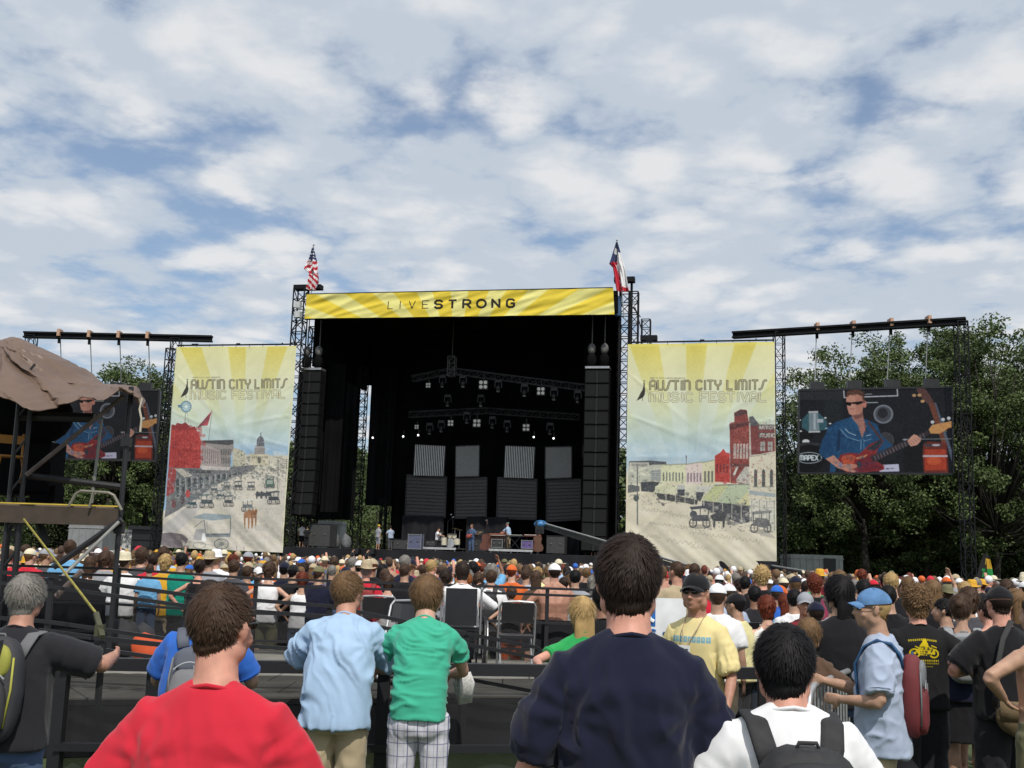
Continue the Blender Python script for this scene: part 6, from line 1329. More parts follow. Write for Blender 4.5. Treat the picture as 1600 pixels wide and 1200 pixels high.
def body_mesh(p, voxel=.012, fine=False, sleeve_hide=True, hands=None, bare=False, legs=True, name='body', tank=False):
    m = MB(); k = p.k; b = p.build; T_ = MALE if not p.fem else FEM; q = 1.0 if bare else .93
    m.loft([p.ring(z, rx * q * (1 + (b - 1) * (1 if z < 1.4 else .5)), ry * q * (b if z < 1.35 else 1), y0=(-.012 if 1.2 < z < 1.45 else 0)) for z, rx, ry in T_])
    c = p.headc(); R = p.HR(); nk = .065 if not p.fem else .050; nb = p.T(0, -.012, 1.46 if not p.fem else 1.44)
    m.tube([nb, nb.lerp(c, .35), c + R @ Vector((0, -.018, -.05)) * k], [nk * 1.18 * k, nk * k, nk * .95 * k], 16)
    if bare:
        for sd in (-1, 1): m.tube([p.T(sd * .02, -.03, 1.53), p.T(sd * .09, -.03, 1.475), p.T(sd * .16, -.02, 1.435)], [.04 * k, .045 * k, .04 * k], 10)
    head_vol(m, c, R, k * p.hs, fine)
    bare = bare or tank
    aw = (1.0 if not p.fem else .8) * (1 + (b - 1) * .8)
    for sd in (-1, 1):
        sh, el, wr = p.arm(sd); m.tube([sh + Vector((-sd * .05, 0, 0)) * k, sh, sh.lerp(el, .3), sh.lerp(el, .65), el], [(.050 if bare else .036) * k, (.057 if bare else .044) * aw * k, (.050 if bare else .046) * aw * k, .044 * aw * k, .038 * aw * k], 12)
        m.tube([el + (sh - el) * .05, el + (wr - el) * .02, el.lerp(wr, .28), el.lerp(wr, .7), wr], [.037 * aw * k, .040 * aw * k, .042 * aw * k, .032 * aw * k, .025 * aw * k], 12)
        d = (wr - el).normalized(); h = (hands or {}).get(sd); nrm = Vector((sd, 0, 0)) if h is None else Vector(h[1]); dd = d if (h is None or h[0] is None) else Vector(h[0])
        hand(m, wr, dd, nrm, -sd, k * (1 if not p.fem else .9), .45 if h is None else h[2], max(.0085, voxel * .85))
    if legs:
        for sd in (-1, 1):
            h, kn, an = p.leg(sd); lw = b * (1.04 if p.fem else 1)
            m.tube([h, h.lerp(kn, .35), h.lerp(kn, .75), kn], [.092 * lw * k, .084 * lw * k, .064 * lw * k, .055 * k], 12)
            ax = (an - kn); m.tube([kn, kn + ax * .3 + Vector((0, -.012, 0)), kn + ax * .7, an], [.055 * k, .058 * lw * k, .042 * k, .036 * k], 12)
            m.tube([an + Vector((0, -.05, -.045)) * k, an + Vector((0, .06, -.05)) * k, an + Vector((0, .16, -.062)) * k], [(.032 * k, .03 * k), (.042 * k, .028 * k), (.035 * k, .015 * k)], 10)
    me = remesh(m, voxel, 3, name, .5)
    if bare:
        P = getco(me); N = getno(me); x = P[:, 0] / k; z = P[:, 2] / k; back = (N[:, 1] < -.2)
        P += N * (back * (-.010 * np.exp(-(x / .014) ** 2) * ((z > 1.0) & (z < 1.42)) + .008 * np.exp(-((abs(x) - .095) / .035) ** 2 - ((z - 1.32) / .06) ** 2)))[:, None]; setco(me, P)
    return me
def wrinkle(me, p, kind='v', amp=.008, seed=0, sag=0.0):
    P = getco(me); N = getno(me); k = p.k; X, Y, Z = P.T / k
    lo = fbm(np.c_[X * 4, Y * 4, Z * 4] + seed, 2)
    if kind == 'v': c = np.c_[X * 12 + lo * .8, Y * 9, Z * 2.3]
    elif kind == 'h': c = np.c_[X * 3.2, Y * 4, Z * 21 + X * 5 + lo * 1.2]
    elif kind == 'd': c = np.c_[(X * .86 + Z * .42) * 12 + lo * .7, Y * 5, (Z * .86 - X * .42) * 1.8]
    else: c = np.c_[X * 9 + lo, Y * 9, Z * 7]
    a = pnoise(c + seed * 3.1); r = 1 - np.abs(pnoise(c * 1.0 + seed + 40)) * 2.4
    f = np.clip(.65 + .8 * lo, .15, 1.3)
    if kind == 'v': f = f * np.clip((1.42 - Z) / .22, .12, 1)
    d = amp * (a * .9 + np.clip(r, 0, 1) ** 2 * 1.5) * f + amp * .3 * pnoise(c * 2.3 + 5)
    if kind in 'vdh' and not p.fem:                 # creases fanning out of the armpits and across the sleeves
        for sd in (-1, 1):
            A = np.array(p.T(sd * .165, -.07, 1.29)); q = P - A; rr_ = np.hypot(q[:, 0], q[:, 2]) / k; an = np.arctan2(q[:, 2], -sd * q[:, 0]); w = np.sin(an * 7 + 1.5 * lo + seed) ; d += amp * .38 * np.sign(w) * np.abs(w) ** 1.6 * np.exp(-(rr_ / .13) ** 2) * np.clip(rr_ / .07, 0, 1) ** 2 * (P[:, 1] < A[1] + .1)
            sh, el, wr = p.arm(sd); ax = np.array((el - sh).normalized()); t = ((P - np.array(sh)) @ ax) / k; off = np.linalg.norm((P - np.array(sh)) - np.outer((P - np.array(sh)) @ ax, ax), axis=1) / k; on = (t > .03) & (off < .11); d += on * amp * .5 * pnoise(np.c_[t * 26, X * 7, Y * 7 + seed]) * np.clip(t / .05, 0, 1)
    setco(me, P + N * d[:, None])
def shirt_mesh(p, voxel=.012, hem=.86, slv=.62, fit=1.0, kind='v', amp=.008, seed=0, loose=.016, tank=False, long=False, name='shirt', neck=1.0, sl_r=1.0):
    m = MB(); k = p.k; b = p.build; T_ = MALE if not p.fem else FEM; rows = []
    bb = lambda z: 1 + (b - 1) * (1 if z < 1.4 else .5)
    zs = [hem, (hem + .95) / 2 if hem < .92 else hem + .02] + [z for z, _, _ in T_ if z > max(hem + .03, .96)]
    zz = [t[0] for t in T_]; rxs = [t[1] for t in T_]; rys = [t[2] for t in T_]
    for z in sorted(set(zs)):
        rx, ry = np.interp(z, zz, rxs), np.interp(z, zz, rys); hang = fit * (.172 if not p.fem else .150)
        if z < 1.25: rx = max(rx, hang * (.97 + .1 * (1.25 - z))); ry = max(ry, .118 + .13 * np.clip(1.06 - z, 0, .16))
        lo = loose * (1 if z < 1.38 else .75); top = z > 1.49
        if top: rx = .082 * neck; ry = .072 * neck
        if z > 1.6: continue
        rows.append(p.ring(z if not top else z - .008, (rx + lo * (0 if top else 1)) * bb(z), (ry + lo * (0 if top else 1)) * (b if z < 1.35 else 1), n=24, y0=-.010 - .05 * np.clip(1.05 - z, 0, .2)))
    if tank: rows = [r for r in rows if True][:-2]
    m.loft(rows)
    if not tank:
        for sd in (-1, 1): m.tube([p.T(sd * .03, -.02, 1.488 - p.fem * .02), p.T(sd * .095, -.02, 1.448 - p.fem * .02), p.T(sd * .155, -.012, 1.402 - p.fem * .02)], [.044 * k, .050 * k, .060 * k], 12)
        for sd in (-1, 1):
            sh, el, wr = p.arm(sd); aw = (1.0 if not p.fem else .84) * sl_r * (1 + (b - 1) * .6)
            if long: m.tube([sh + Vector((-sd * .07, 0, -.01)) * k, sh, sh.lerp(el, .5), el, el.lerp(wr, .5), el.lerp(wr, .93)], [.07 * k, .070 * aw * k, .060 * aw * k, .053 * aw * k, .048 * aw * k, .038 * aw * k], 14)
            else:
                e2 = sh.lerp(el, slv); m.tube([sh + Vector((-sd * .08, 0, -.02)) * k, sh + Vector((-sd * .02, 0, 0)), sh.lerp(el, slv * .5), e2 - (el - sh).normalized() * .02, e2], [.060 * k, .068 * aw * k, .072 * aw * k, .072 * aw * k, .072 * aw * k], 16)
    else:
        for sd in (-1, 1): m.tube([p.T(sd * .095, -.09, 1.33), p.T(sd * .08, -.06, 1.44), p.T(sd * .075, .0, 1.475), p.T(sd * .085, .09, 1.35)], [(.022 * k, .008 * k)] * 4, 8)
    me = remesh(m, voxel, 9, name); wrinkle(me, p, kind, amp, seed); return me
def collar(p, w=.0065, parent_n=1.0):
    m = MB(); R = []
    for i in range(29):
        a = 2 * PI * i / 28; R.append(p.T(.077 * parent_n * math.cos(a), -.012 + .070 * parent_n * math.sin(a), 1.497 - .014 * math.sin(a) - .010 * abs(math.cos(a))))
    m.tube(R, (w * p.k), 8); return m.mesh('collar')
def pants_mesh(p, voxel=.014, to=.60, top=1.0, amp=.007, seed=0, skirt=False, wide=1.0, name='trousers'):
    """to: how far down each leg from hip to ankle the cloth runs (0..1)"""
    m = MB(); k = p.k; b = p.build; T_ = MALE if not p.fem else FEM; zz = [t[0] for t in T_]; rxs = [t[1] for t in T_]; rys = [t[2] for t in T_]
    m.loft([p.ring(z, (np.interp(z, zz, rxs) + (.010 if z < .9 else .004)) * b, (np.interp(z, zz, rys) + (.010 if z < .9 else .002)) * b, n=22, y0=-.004) for z in (.80, .86, .92, .97, top)])
    for sd in (-1, 1): m.ell(Vector((sd * .075, -.048, .865 - p.drop)) * k, Vector((.088, .085, .095)) * k * b)
    for sd in (-1, 1):
        h, kn, an = p.leg(sd); P = [h, h.lerp(kn, .4), h.lerp(kn, .8), kn, kn.lerp(an, .5), an]; r = [.100, .098 * wide, .088 * wide, .080 * wide, .074 * wide, .068 * wide]; cum = [0, .2, .4, .5, .75, 1.0]
        Q = [P[0]]; rr = [r[0] * b * k]
        for i in range(1, 6):
            if cum[i] <= to: Q.append(P[i]); rr.append(r[i] * b * k)
            else:
                t = (to - cum[i - 1]) / (cum[i] - cum[i - 1])
                if t > .05: Q.append(P[i - 1].lerp(P[i], t)); rr.append((r[i - 1] + (r[i] - r[i - 1]) * t) * b * k)
                break
        m.tube(Q, rr, 14)
        if skirt: m.loft([p.ring(z, .185 + (.86 - z) * .18, .14 + (.86 - z) * .15, n=20) for z in (.86, .7, .52)])
    me = remesh(m, voxel, 2, name); wrinkle(me, p, 'x', amp, seed + 3); return me
def shoes_mesh(p):
    m = MB(); k = p.k
    for sd in (-1, 1):
        h, kn, an = p.leg(sd); a = an
        m.tube([a + Vector((0, -.07, -.04)) * k, a + Vector((0, 0, -.038)) * k, a + Vector((0, .09, -.045)) * k, a + Vector((0, .19, -.055)) * k], [(.036 * k, .038 * k), (.043 * k, .046 * k), (.048 * k, .036 * k), (.036 * k, .022 * k)], 12)
    return m.mesh('shoes')
def head_r(D):
    """radius of the skull along unit directions (head units, metres)"""
    best = np.zeros(len(D))
    for o, r in (((0, -.015, .035), (.077, .096, .092)), ((0, .025, -.02), (.068, .078, .085)), ((0, -.03, -.06), (.060, .055, .07))):
        o = np.array(o); r = np.array(r); a = ((D / r) ** 2).sum(1); bq = (D * (-o) / r ** 2).sum(1); cq = ((o / r) ** 2).sum() - 1; disc = bq * bq - a * cq
        t = np.where(disc > 0, (-bq + np.sqrt(np.maximum(disc, 0))) / a, 0); best = np.maximum(best, t)
    return best
HAIRSTY = {  # front line, side line, back line (z of the direction), thickness, strand length, lift
 'short': (.50, -.10, -.62, .008, .020, .0018), 'buzz': (.52, -.05, -.55, .005, .008, .003), 'medium': (.42, -.42, -.86, .017, .045, .001), 'curly': (.42, -.40, -.80, .024, .02, .009),
 'thick': (.46, -.22, -.72, .013, .026, .004), 'grey': (.45, -.50, -.93, .012, .040, .0015), 'long': (.42, -.62, -.95, .018, .06, .001), 'updo': (.45, -.25, -.60, .014, .03, .004), 'thin': (.62, -.15, -.62, .006, .015, .003)}
def hair_mesh(p, style='short', n=0, seed=0, nu=44, nv=30, name='hair', width=.0014, extra=None, below=9):
    c = p.headc(); R = np.array(p.HR()); k = p.k * p.hs; fl, sl, bl, th, ln, lift = HAIRSTY[style]; r = np.random.default_rng(seed)
    def limit(D):
        y = D[:, 1] / np.maximum(1e-6, np.hypot(D[:, 0], D[:, 1])); return np.where(y > 0, sl + (fl - sl) * np.clip(y * 1.5, 0, 1) ** 1.0, sl + (bl - sl) * np.clip(-y, 0, 1) ** .8)
    def surf(D, lump=True):
        base = head_r(D); m_ = np.clip((D[:, 2] - limit(D)) / .12 + .5, 0, 1); m_ = m_ * m_ * (3 - 2 * m_)
        if style in ('short', 'thick', 'buzz', 'thin', 'updo'): m_ = m_ * (1 - np.clip((np.abs(D[:, 0]) - .86) / .06, 0, 1) * np.clip((.16 - D[:, 2]) / .12, 0, 1) * (D[:, 1] > -.45))
        t = th * (1 + .35 * np.clip(D[:, 2], 0, 1))
        if lump: t = t * (1 + .30 * pnoise(D * (9 if style == 'curly' else 6) + seed) + .16 * pnoise(np.c_[D[:, 0] * 20, D[:, 1] * 20, D[:, 2] * 7] + seed))
        return base * (1 - .16 * (1 - m_)) + t * m_, m_
    th_ = np.linspace(0, PI, nv + 1); ph = np.linspace(0, 2 * PI, nu, endpoint=False); TH, PH = np.meshgrid(th_, ph, indexing='ij')
    D = np.stack([np.sin(TH) * np.cos(PH), np.sin(TH) * np.sin(PH), np.cos(TH)], -1).reshape(-1, 3); rad, m_ = surf(D); P = D * rad[:, None]
    idx = np.arange(nv * nu); a, b = idx // nu, idx % nu; b2 = (b + 1) % nu; F = np.stack([a * nu + b, (a + 1) * nu + b, (a + 1) * nu + b2, a * nu + b2], 1); keep = (m_[F].max(1) > .02) & (D[F][:, :, 2].min(1) < below); F = F[keep]
    V = [P]; FF = [F]; base_n = len(P)
    if n:
        D = r.normal(size=(n * 2, 3)); D /= np.linalg.norm(D, axis=1)[:, None]; lim = limit(D); D = D[(D[:, 2] > lim - .02 - .22 * r.random(len(D)) ** 4) & (D[:, 2] < below - .5)][:n]; nn = len(D)
        rad, m_ = surf(D, True); root = D * (rad - .002)[:, None]; wh = np.array([.12, -.55, .82]); wh /= np.linalg.norm(wh)
        fl_ = D - wh; fl_ = fl_ - D * (fl_ * D).sum(1)[:, None]; fl_ /= np.linalg.norm(fl_, axis=1)[:, None] + 1e-6
        sw = np.cross(D, fl_); fl_ = fl_ + sw * (.35 * pnoise(D * 3 + seed)[:, None] + r.normal(0, .16, nn)[:, None]) + np.array([0, 0, -.35]) * np.clip(-D[:, 1:2] + .3, 0, 1)
        if style == 'curly': fl_ = fl_ + r.normal(0, .8, (nn, 3))
        fl_ /= np.linalg.norm(fl_, axis=1)[:, None]; L_ = ln * r.uniform(.6, 1.3, nn)[:, None]; up = lift * r.uniform(.2, 1.4, nn)[:, None] + (r.random((nn, 1)) < .05) * r.uniform(.002, .010, (nn, 1))
        side = np.cross(fl_, D); side /= np.linalg.norm(side, axis=1)[:, None] + 1e-6; w = width * r.uniform(.6, 1.5, nn)[:, None]
        pts = []
        for t, ww in ((0, .9), (.5, 1.0), (1.0, .15)):
            q = root + fl_ * L_ * t + D * up * (t * 1.6 - .6 * t * t) ; rr = np.linalg.norm(q, axis=1); Dq = q / rr[:, None]; mn, _ = surf(Dq, True); q = Dq * np.maximum(rr, np.where(Dq[:, 2] > limit(Dq) - .25, mn + .0005, rr))[:, None]
            pts += [q - side * w * ww, q + side * w * ww]
        S = np.stack(pts, 1).reshape(-1, 3); o = base_n + np.arange(nn)[:, None] * 6; V.append(S); FF.append(np.concatenate([o + np.array([0, 1, 3, 2]), o + np.array([2, 3, 5, 4])])); base_n += len(S)
    if style == 'long' or extra == 'long':
        ml = MB(); ml.tube([(0, -.07, .03), (0, -.085, -.07), (0, -.085, -.17), (0, -.075, -.27), (0, -.07, -.33)], [(.075, .05), (.085, .045), (.09, .035), (.075, .025), (.04, .012)], 18, hint=(1, 0, 0)); q = np.array([v for v in ml.v]); q *= (1 + .06 * pnoise(np.c_[q[:, 0] * 40, q[:, 1] * 10, q[:, 2] * 6])[:, None]); V.append(q); FF += [np.array([f for f in ml.f if len(f) == 4]) + base_n]; base_n += len(q)
    if extra == 'pony':
        ml = MB(); ml.tube([(0, -.10, .05), (0, -.135, .03), (0, -.14, -.06), (0, -.125, -.17), (0, -.11, -.22)], [.016, .026, .03, .022, .006], 12); q = np.array(ml.v); V.append(q); FF += [np.array([f for f in ml.f if len(f) == 4]) + base_n]; base_n += len(q)
    if extra == 'bun':
        ml = MB(); ml.ell((0, -.115, .05), (.038, .034, .036)); q = np.array(ml.v); q *= (1 + .05 * pnoise(q * 60)[:, None]); V.append(q); FF += [np.array(ml.f) + base_n]; base_n += len(q)
    V = np.concatenate(V) * k @ R.T + np.array(c); F = np.concatenate(FF); me = bpy.data.meshes.new(name); me.from_pydata(V.tolist(), [], F.tolist()); me.update(); me.polygons.foreach_set('use_smooth', [True] * len(me.polygons)); return me
def cap_mesh(p, back=False, seed=0):
    """baseball cap: crown, bill, button"""
    c = p.headc(); R = p.HR(); k = p.k * p.hs; out = []
    m = MB(); V = []; nu, nv = 28, 9
    for j in range(nv + 1):
        t = j / nv; th = t * PI / 2 * 1.02
        for i in range(nu):
            a = 2 * PI * i / nu; rz = .094 + .006 * math.sin(a * 2); V.append(Vector((math.sin(th) * math.cos(a) * .090, math.sin(th) * math.sin(a) * .112 - .012, .040 + math.cos(th) * rz + (-.012 * math.sin(a) if t > .8 else 0))))
    F = [(j * nu + i, (j + 1) * nu + i, (j + 1) * nu + (i + 1) % nu, j * nu + (i + 1) % nu) for j in range(nv) for i in range(nu)]
    m.add(V, F); m.ell((0, -.012, .134), (.008, .008, .005), n=8, m=5); 
    b = MB(); f = -1 if back else 1; rows = []
    for t in (0, .35, .7, 1):
        rows.append([Vector((x * .082 * (1 - .22 * t * t), f * (.078 + .068 * t * (1 - .55 * x * x) + .02 * (1 - x * x)) - .01, .052 - .016 * t - .03 * x * x)) for x in np.linspace(-1, 1, 9)] + [Vector((x * .082 * (1 - .22 * t * t), f * (.078 + .068 * t * (1 - .55 * x * x) + .02 * (1 - x * x)) - .01, .048 - .016 * t - .03 * x * x)) for x in np.linspace(1, -1, 9)])
    b.loft(rows)
    for mm in (m, b): mm.v = [tuple(c + R @ (Vector(v) * k)) for v in mm.v]
    return m.mesh('cap_crown'), b.mesh('cap_bill')
def hat_mesh(p, brim=.16, crown=.105, wav=.012, seed=0):
    c = p.headc(); R = p.HR(); k = p.k * p.hs; V = []; nu = 32
    prof = [(0.002, .175), (.05, .178), (.078, .165), (.090, .12), (.097, .062), (.100, .055), (.13, .050), (brim, .044), (brim, .040), (.10, .046)]
    for j, (r_, z) in enumerate(prof):
        for i in range(nu):
            a = 2 * PI * i / nu; w = wav * math.sin(2 * a + seed) * max(0, (r_ - .1)) / .06 + .02 * abs(math.cos(a)) * max(0, (r_ - .1)) / .06; V.append(tuple(c + R @ (Vector((math.cos(a) * r_ * .95, math.sin(a) * r_ * 1.12 - .012, z - .005 + w + (-.02 * math.cos(a) ** 2 * 0))) * k)))
    F = [(j * nu + i, (j + 1) * nu + i, (j + 1) * nu + (i + 1) % nu, j * nu + (i + 1) % nu) for j in range(len(prof) - 1) for i in range(nu)]
    m = MB(); m.add(V, F); return m.mesh('sun_hat')
def glasses(p, parent, matl=None):
    c = p.headc(); R = p.HR(); k = p.k * p.hs; m = MB(); tr = lambda v: c + R @ (Vector(v) * k)
    for s in (-1, 1): m.ell(tr((s * .032, .100, .012)), Vector((.030, .010, .018)) * k, R @ Matrix.Rotation(-s * .25, 3, 'Z'), 14, 8)
    m.build('lenses', mat('dark lens', (.008, .008, .01), .12, spec=.8), parent, True)
    m = MB(); m.tube([tr((-.02, .108, .018)), tr((.02, .108, .018))], .003 * k, 6)
    for s in (-1, 1): m.tube([tr((s * .06, .092, .018)), tr((s * .084, .05, .018)), tr((s * .088, -.01, .016)), tr((s * .084, -.03, .004))], .0028 * k, 6)
    m.build('frame', mat('dark lens', (.008, .008, .01), .12), parent, True)
def finish(me, m, parent, name, smooth=True):
    o = bpy.data.objects.new(name, me); COL.objects.link(o)
    for x in (m if isinstance(m, (list, tuple)) else [m]): me.materials.append(x)
    o.parent = parent
    if smooth: me.polygons.foreach_set('use_smooth', [True] * len(me.polygons))
    return o
def hem_mesh(p, slv, r_):
    m = MB(); k = p.k
    for sd in (-1, 1):
        sh, el, wr = p.arm(sd); d = (el - sh).normalized(); c = sh.lerp(el, slv) - d * .022 * k; x = d.orthogonal().normalized(); y = d.cross(x)
        m.tube([c + (x * math.cos(a) + y * math.sin(a)) * (.0725 * r_ * k) for a in np.linspace(0, 2 * PI, 25)], .0026, 5)
    return m.mesh('stitching')
SK = {'fair': skin('fair', (.56, .33, .24)), 'tan': skin('tan', (.42, .25, .17)), 'pink': skin('pink', (.60, .30, .22)), 'brown': skin('brown', (.26, .13, .08)), 'red': skin('sunburnt', (.45, .23, .16))}
HM = {'brown': hairm('brown', (.062, .036, .023)), 'dark': hairm('dark brown', (.026, .016, .012)), 'black': hairm('black', (.008, .007, .008)), 'light': hairm('light brown', (.15, .088, .043)), 'blond': hairm('blond', (.42, .28, .12)), 'grey': hairm('grey', (.21, .195, .175)), 'red': hairm('auburn', (.13, .028, .014)), 'orange': hairm('ginger', (.30, .10, .03))}
def backpack(p, parent_lbl, cols, w=.30, h=.46, d=.17, z=1.17, strapc=None, zip_=True, y0=None, name='backpack', label='', at_root=None):
    """on the back of pose p: body, pockets, straps over the shoulders; a thing of its own"""
    k = p.k; root = empty('backpack', at_root.location, at_root.rotation_euler.z, label, 'backpack')
    a = p.ang(1.25); R = Matrix.Rotation(-a, 3, 'X'); c = p.T(0, -.13 - d / 2, z)
    def shape(dx, dy, dz, rx, ry, rz, e=3.2, n=24, mm=14):
        m = MB(); V = []
        for i in range(mm + 1):
            th = PI * i / mm; ct, st_ = math.cos(th), math.sin(th); ct = math.copysign(abs(ct) ** (2 / e), ct); st_ = abs(st_) ** (2 / e)
            for j in range(n):
                ph = 2 * PI * j / n; cp, sp = math.cos(ph), math.sin(ph); V.append(c + R @ Vector((dx + rx * st_ * math.copysign(abs(cp) ** (2 / e), cp) * (1 - .12 * max(0, ct)), dy + ry * st_ * math.copysign(abs(sp) ** (2 / e), sp), dz + rz * ct)))
        m.add(V, [(i * n + j, (i + 1) * n + j, (i + 1) * n + (j + 1) % n, i * n + (j + 1) % n) for i in range(mm) for j in range(n)]); return m
    def disp(me, am=.006, s=14):
        P = getco(me); N = getno(me); setco(me, P + N * (am * fbm(P * s, 3))[:, None]); return me
    finish(disp(shape(0, 0, 0, w / 2, d / 2, h / 2).mesh('pack_body'), .007), cols[0], root, 'pack_body')
    finish(disp(shape(0, -d * .42, -h * .16, w * .40, d * .30, h * .29).mesh('front_pocket'), .005), cols[1], root, 'front_pocket')
    finish(disp(shape(0, -d * .40, h * .26, w * .36, d * .22, h * .17).mesh('top_pocket'), .005), cols[2], root, 'top_pocket')
    for s in (-1, 1):
        m = MB(); pts = [p.T(s * .085, -.150, 1.33), p.T(s * .105, -.135, 1.40), p.T(s * .118, -.085, 1.465), p.T(s * .124, .0, 1.485), p.T(s * .125, .08, 1.44), p.T(s * .13, .135, 1.33), p.T(s * .15, .12, 1.15), p.T(s * .165, .02, 1.02), p.T(s * .14, -.12, .98)]
        m.tube(pts, [(.036 * k, .008 * k)] * 6 + [(.016 * k, .006 * k)] * 3, 10, hint=(1, 0, 0), e=3); m.build('shoulder_strap', strapc or cols[0], root, True)
        m = MB(); m.tube([c + R @ Vector((s * w * .40, -d * .40, h * .30)), c + R @ Vector((s * w * .43, -d * .42, 0)), c + R @ Vector((s * w * .38, -d * .40, -h * .34))], .006, 6); m.build('piping', cols[3] if len(cols) > 3 else cols[1], root, True)
    m = MB(); m.tube([c + R @ Vector((x, -d * .05, h * .5 + z_)) for x, z_ in ((-.035, -.015), (-.025, .01), (.025, .01), (.035, -.015))], .006, 8); m.build('carry_loop', strapc or cols[0], root, True)
    m = MB(); m.tube([c + R @ Vector((x, -d * .60 + .0 * x, h * .09 + .05 * (1 - (x / (w * .36)) ** 2))) for x in np.linspace(-w * .34, w * .34, 9)], .004, 6); m.box(c + R @ Vector((w * .1, -d * .66, h * .10)), (.008, .006, .05)); m.build('zip', GALV, root)
    return root, (c, R, w, h, d)
# ------------------------------------------------------------------ the near people, each built for his own pose
C_ = {'red': (.55, .025, .045), 'navy': (.012, .014, .032), 'ltblue': (.36, .50, .68), 'green': (.055, .40, .26), 'white': (.80, .80, .82), 'blue': (.03, .13, .50), 'black': (.012, .012, .014), 'charcoal': (.022, .022, .026), 'yellow': (.74, .62, .30), 'grey': (.30, .31, .34), 'bluegrey': (.36, .42, .54), 'khaki': (.42, .34, .22), 'orange': (.62, .13, .03), 'gold': (.62, .34, .03), 'teal': (.01, .24, .17), 'brown': (.10, .06, .04), 'pink': (.60, .22, .28), 'kelly': (.03, .33, .09), 'cream': (.66, .60, .44), 'denim': (.07, .11, .20), 'olive': (.16, .15, .08), 'ltyellow': (.72, .66, .34), 'sky': (.16, .40, .66), 'maroon': (.22, .02, .03), 'purple': (.12, .06, .22), 'dkgrey': (.07, .07, .08), 'plum': (.3, .05, .1)}
def CL(n): return cloth(n, C_[n])
def person_at(px, D, rz, label, z=0.0, group=None):
    p = at(px, 880, D); return empty('person', (p.x, D, z), rz, label, 'person', group)
def planar_uv(me, x0, x1, z0, z1, back=True):
    uv = me.uv_layers.new(name='UVMap'); P = getco(me); n = len(me.polygons); N = np.zeros(n * 3); me.polygons.foreach_get('normal', N); N = N.reshape(-1, 3)
    li = np.zeros(len(me.loops), int); me.loops.foreach_get('vertex_index', li); lp = np.zeros(n, int); me.polygons.foreach_get('loop_total', lp); fi = np.repeat(np.arange(n), lp)
    u = (P[li, 0] - x0) / (x1 - x0); v = (P[li, 2] - z0) / (z1 - z0); u = u if back else 1 - u; ok = (N[fi, 1] < 0) if back else (N[fi, 1] > 0); u = np.where(ok, np.clip(u, 0, 1), 0); v = np.where(ok, np.clip(v, 0, 1), 0)
    uv.data.foreach_set('uv', np.stack([u, v], 1).astype(np.float32).ravel())
def to255(c): return tuple(255 * (12.92 * x if x < .0031308 else 1.055 * x ** (1 / 2.4) - .055) for x in c)
def moto_print():
    bg = to255(C_['black']); cv = Cv(220, 220, bg=bg); Y = (200, 176, 24)
    for i in range(14): cv.rect(30 + i * 11, 24 + abs(i - 7) * 1.2, 38 + i * 11, 34 + abs(i - 7) * 1.2, Y, .8)
    for x in (58, 160): cv.ring(x, 100, 24, 20, 8, Y); cv.ell(x, 100, 7, 6, Y)
    cv.poly([(60, 92), (90, 62), (150, 66), (170, 92), (140, 112), (84, 110)], Y, .9); cv.poly([(84, 62), (104, 40), (128, 44), (134, 66), (100, 74)], Y); cv.ell(114, 38, 12, 11, Y); cv.line([(62, 66), (84, 74)], 6, Y); cv.line([(150, 60), (176, 70)], 6, Y)
    cv.mottle(80, 64, 150, 108, 30, 9, [bg], .8, 3)
    for j in range(2):
        for i in range(15): cv.rect(38 + i * 10 + (i * 7 % 3), 132 + j * 14, 45 + i * 10, 141 + j * 14, Y, .95 - .25 * j)
    for i in range(9): cv.rect(66 + i * 10, 164, 73 + i * 10, 170, Y, .6)
    return cv.image('shirt print yellow motorbike')
def chest_print():
    bg = to255(C_['yellow']); cv = Cv(240, 200, bg=bg); B = (104, 164, 196)
    for i in range(9): cv.rect(30 + i * 20, 60, 47 + i * 20, 86, B, .8); cv.rect(36 + i * 20, 68, 41 + i * 20, 76, bg, .6)
    return cv.image('shirt print pale blue letters')
def cap_print(): pass
def plaid():
    m = mat('plaid cotton', (.62, .61, .66), .9, var=.06, bump=.2, bscale=200); N = m.node_tree.nodes; Lk = m.node_tree.links.new; b = N['Principled BSDF']; t = N.new('ShaderNodeTexCoord'); s = N.new('ShaderNodeSeparateXYZ'); Lk(t.outputs['Object'], s.inputs[0])
    def stripes(sock, per, off, w):
        a = N.new('ShaderNodeMath'); a.operation = 'MULTIPLY_ADD'; Lk(sock, a.inputs[0]); a.inputs[1].default_value = 1 / per; a.inputs[2].default_value = off + 20
        f = N.new('ShaderNodeMath'); f.operation = 'FRACT'; Lk(a.outputs[0], f.inputs[0]); l = N.new('ShaderNodeMath'); l.operation = 'LESS_THAN'; Lk(f.outputs[0], l.inputs[0]); l.inputs[1].default_value = w / per; return l.outputs[0]
    cur = (.60, .59, .64, 1)
    specs = [(s.outputs[0], .058, .0, .006, (.06, .08, .20, 1), .85), (s.outputs[0], .058, .35, .004, (.30, .36, .50, 1), .6), (s.outputs[0], .029, .6, .0025, (.45, .36, .30, 1), .5), (s.outputs[2], .075, .2, .006, (.08, .10, .22, 1), .7), (s.outputs[2], .0375, .5, .003, (.40, .38, .42, 1), .5)]
    prev = None
    for sock, per, off, w, col, al in specs:
        st_ = stripes(sock, per, off, w); k = N.new('ShaderNodeMath'); k.operation = 'MULTIPLY'; Lk(st_, k.inputs[0]); k.inputs[1].default_value = al
        mx = N.new('ShaderNodeMix'); mx.data_type = 'RGBA'; Lk(k.outputs[0], mx.inputs['Factor'])
        if prev: Lk(prev, mx.inputs['A'])
        else: mx.inputs['A'].default_value = cur
        mx.inputs['B'].default_value = col; prev = mx.outputs['Result']
    Lk(prev, b.inputs['Base Color']); return m
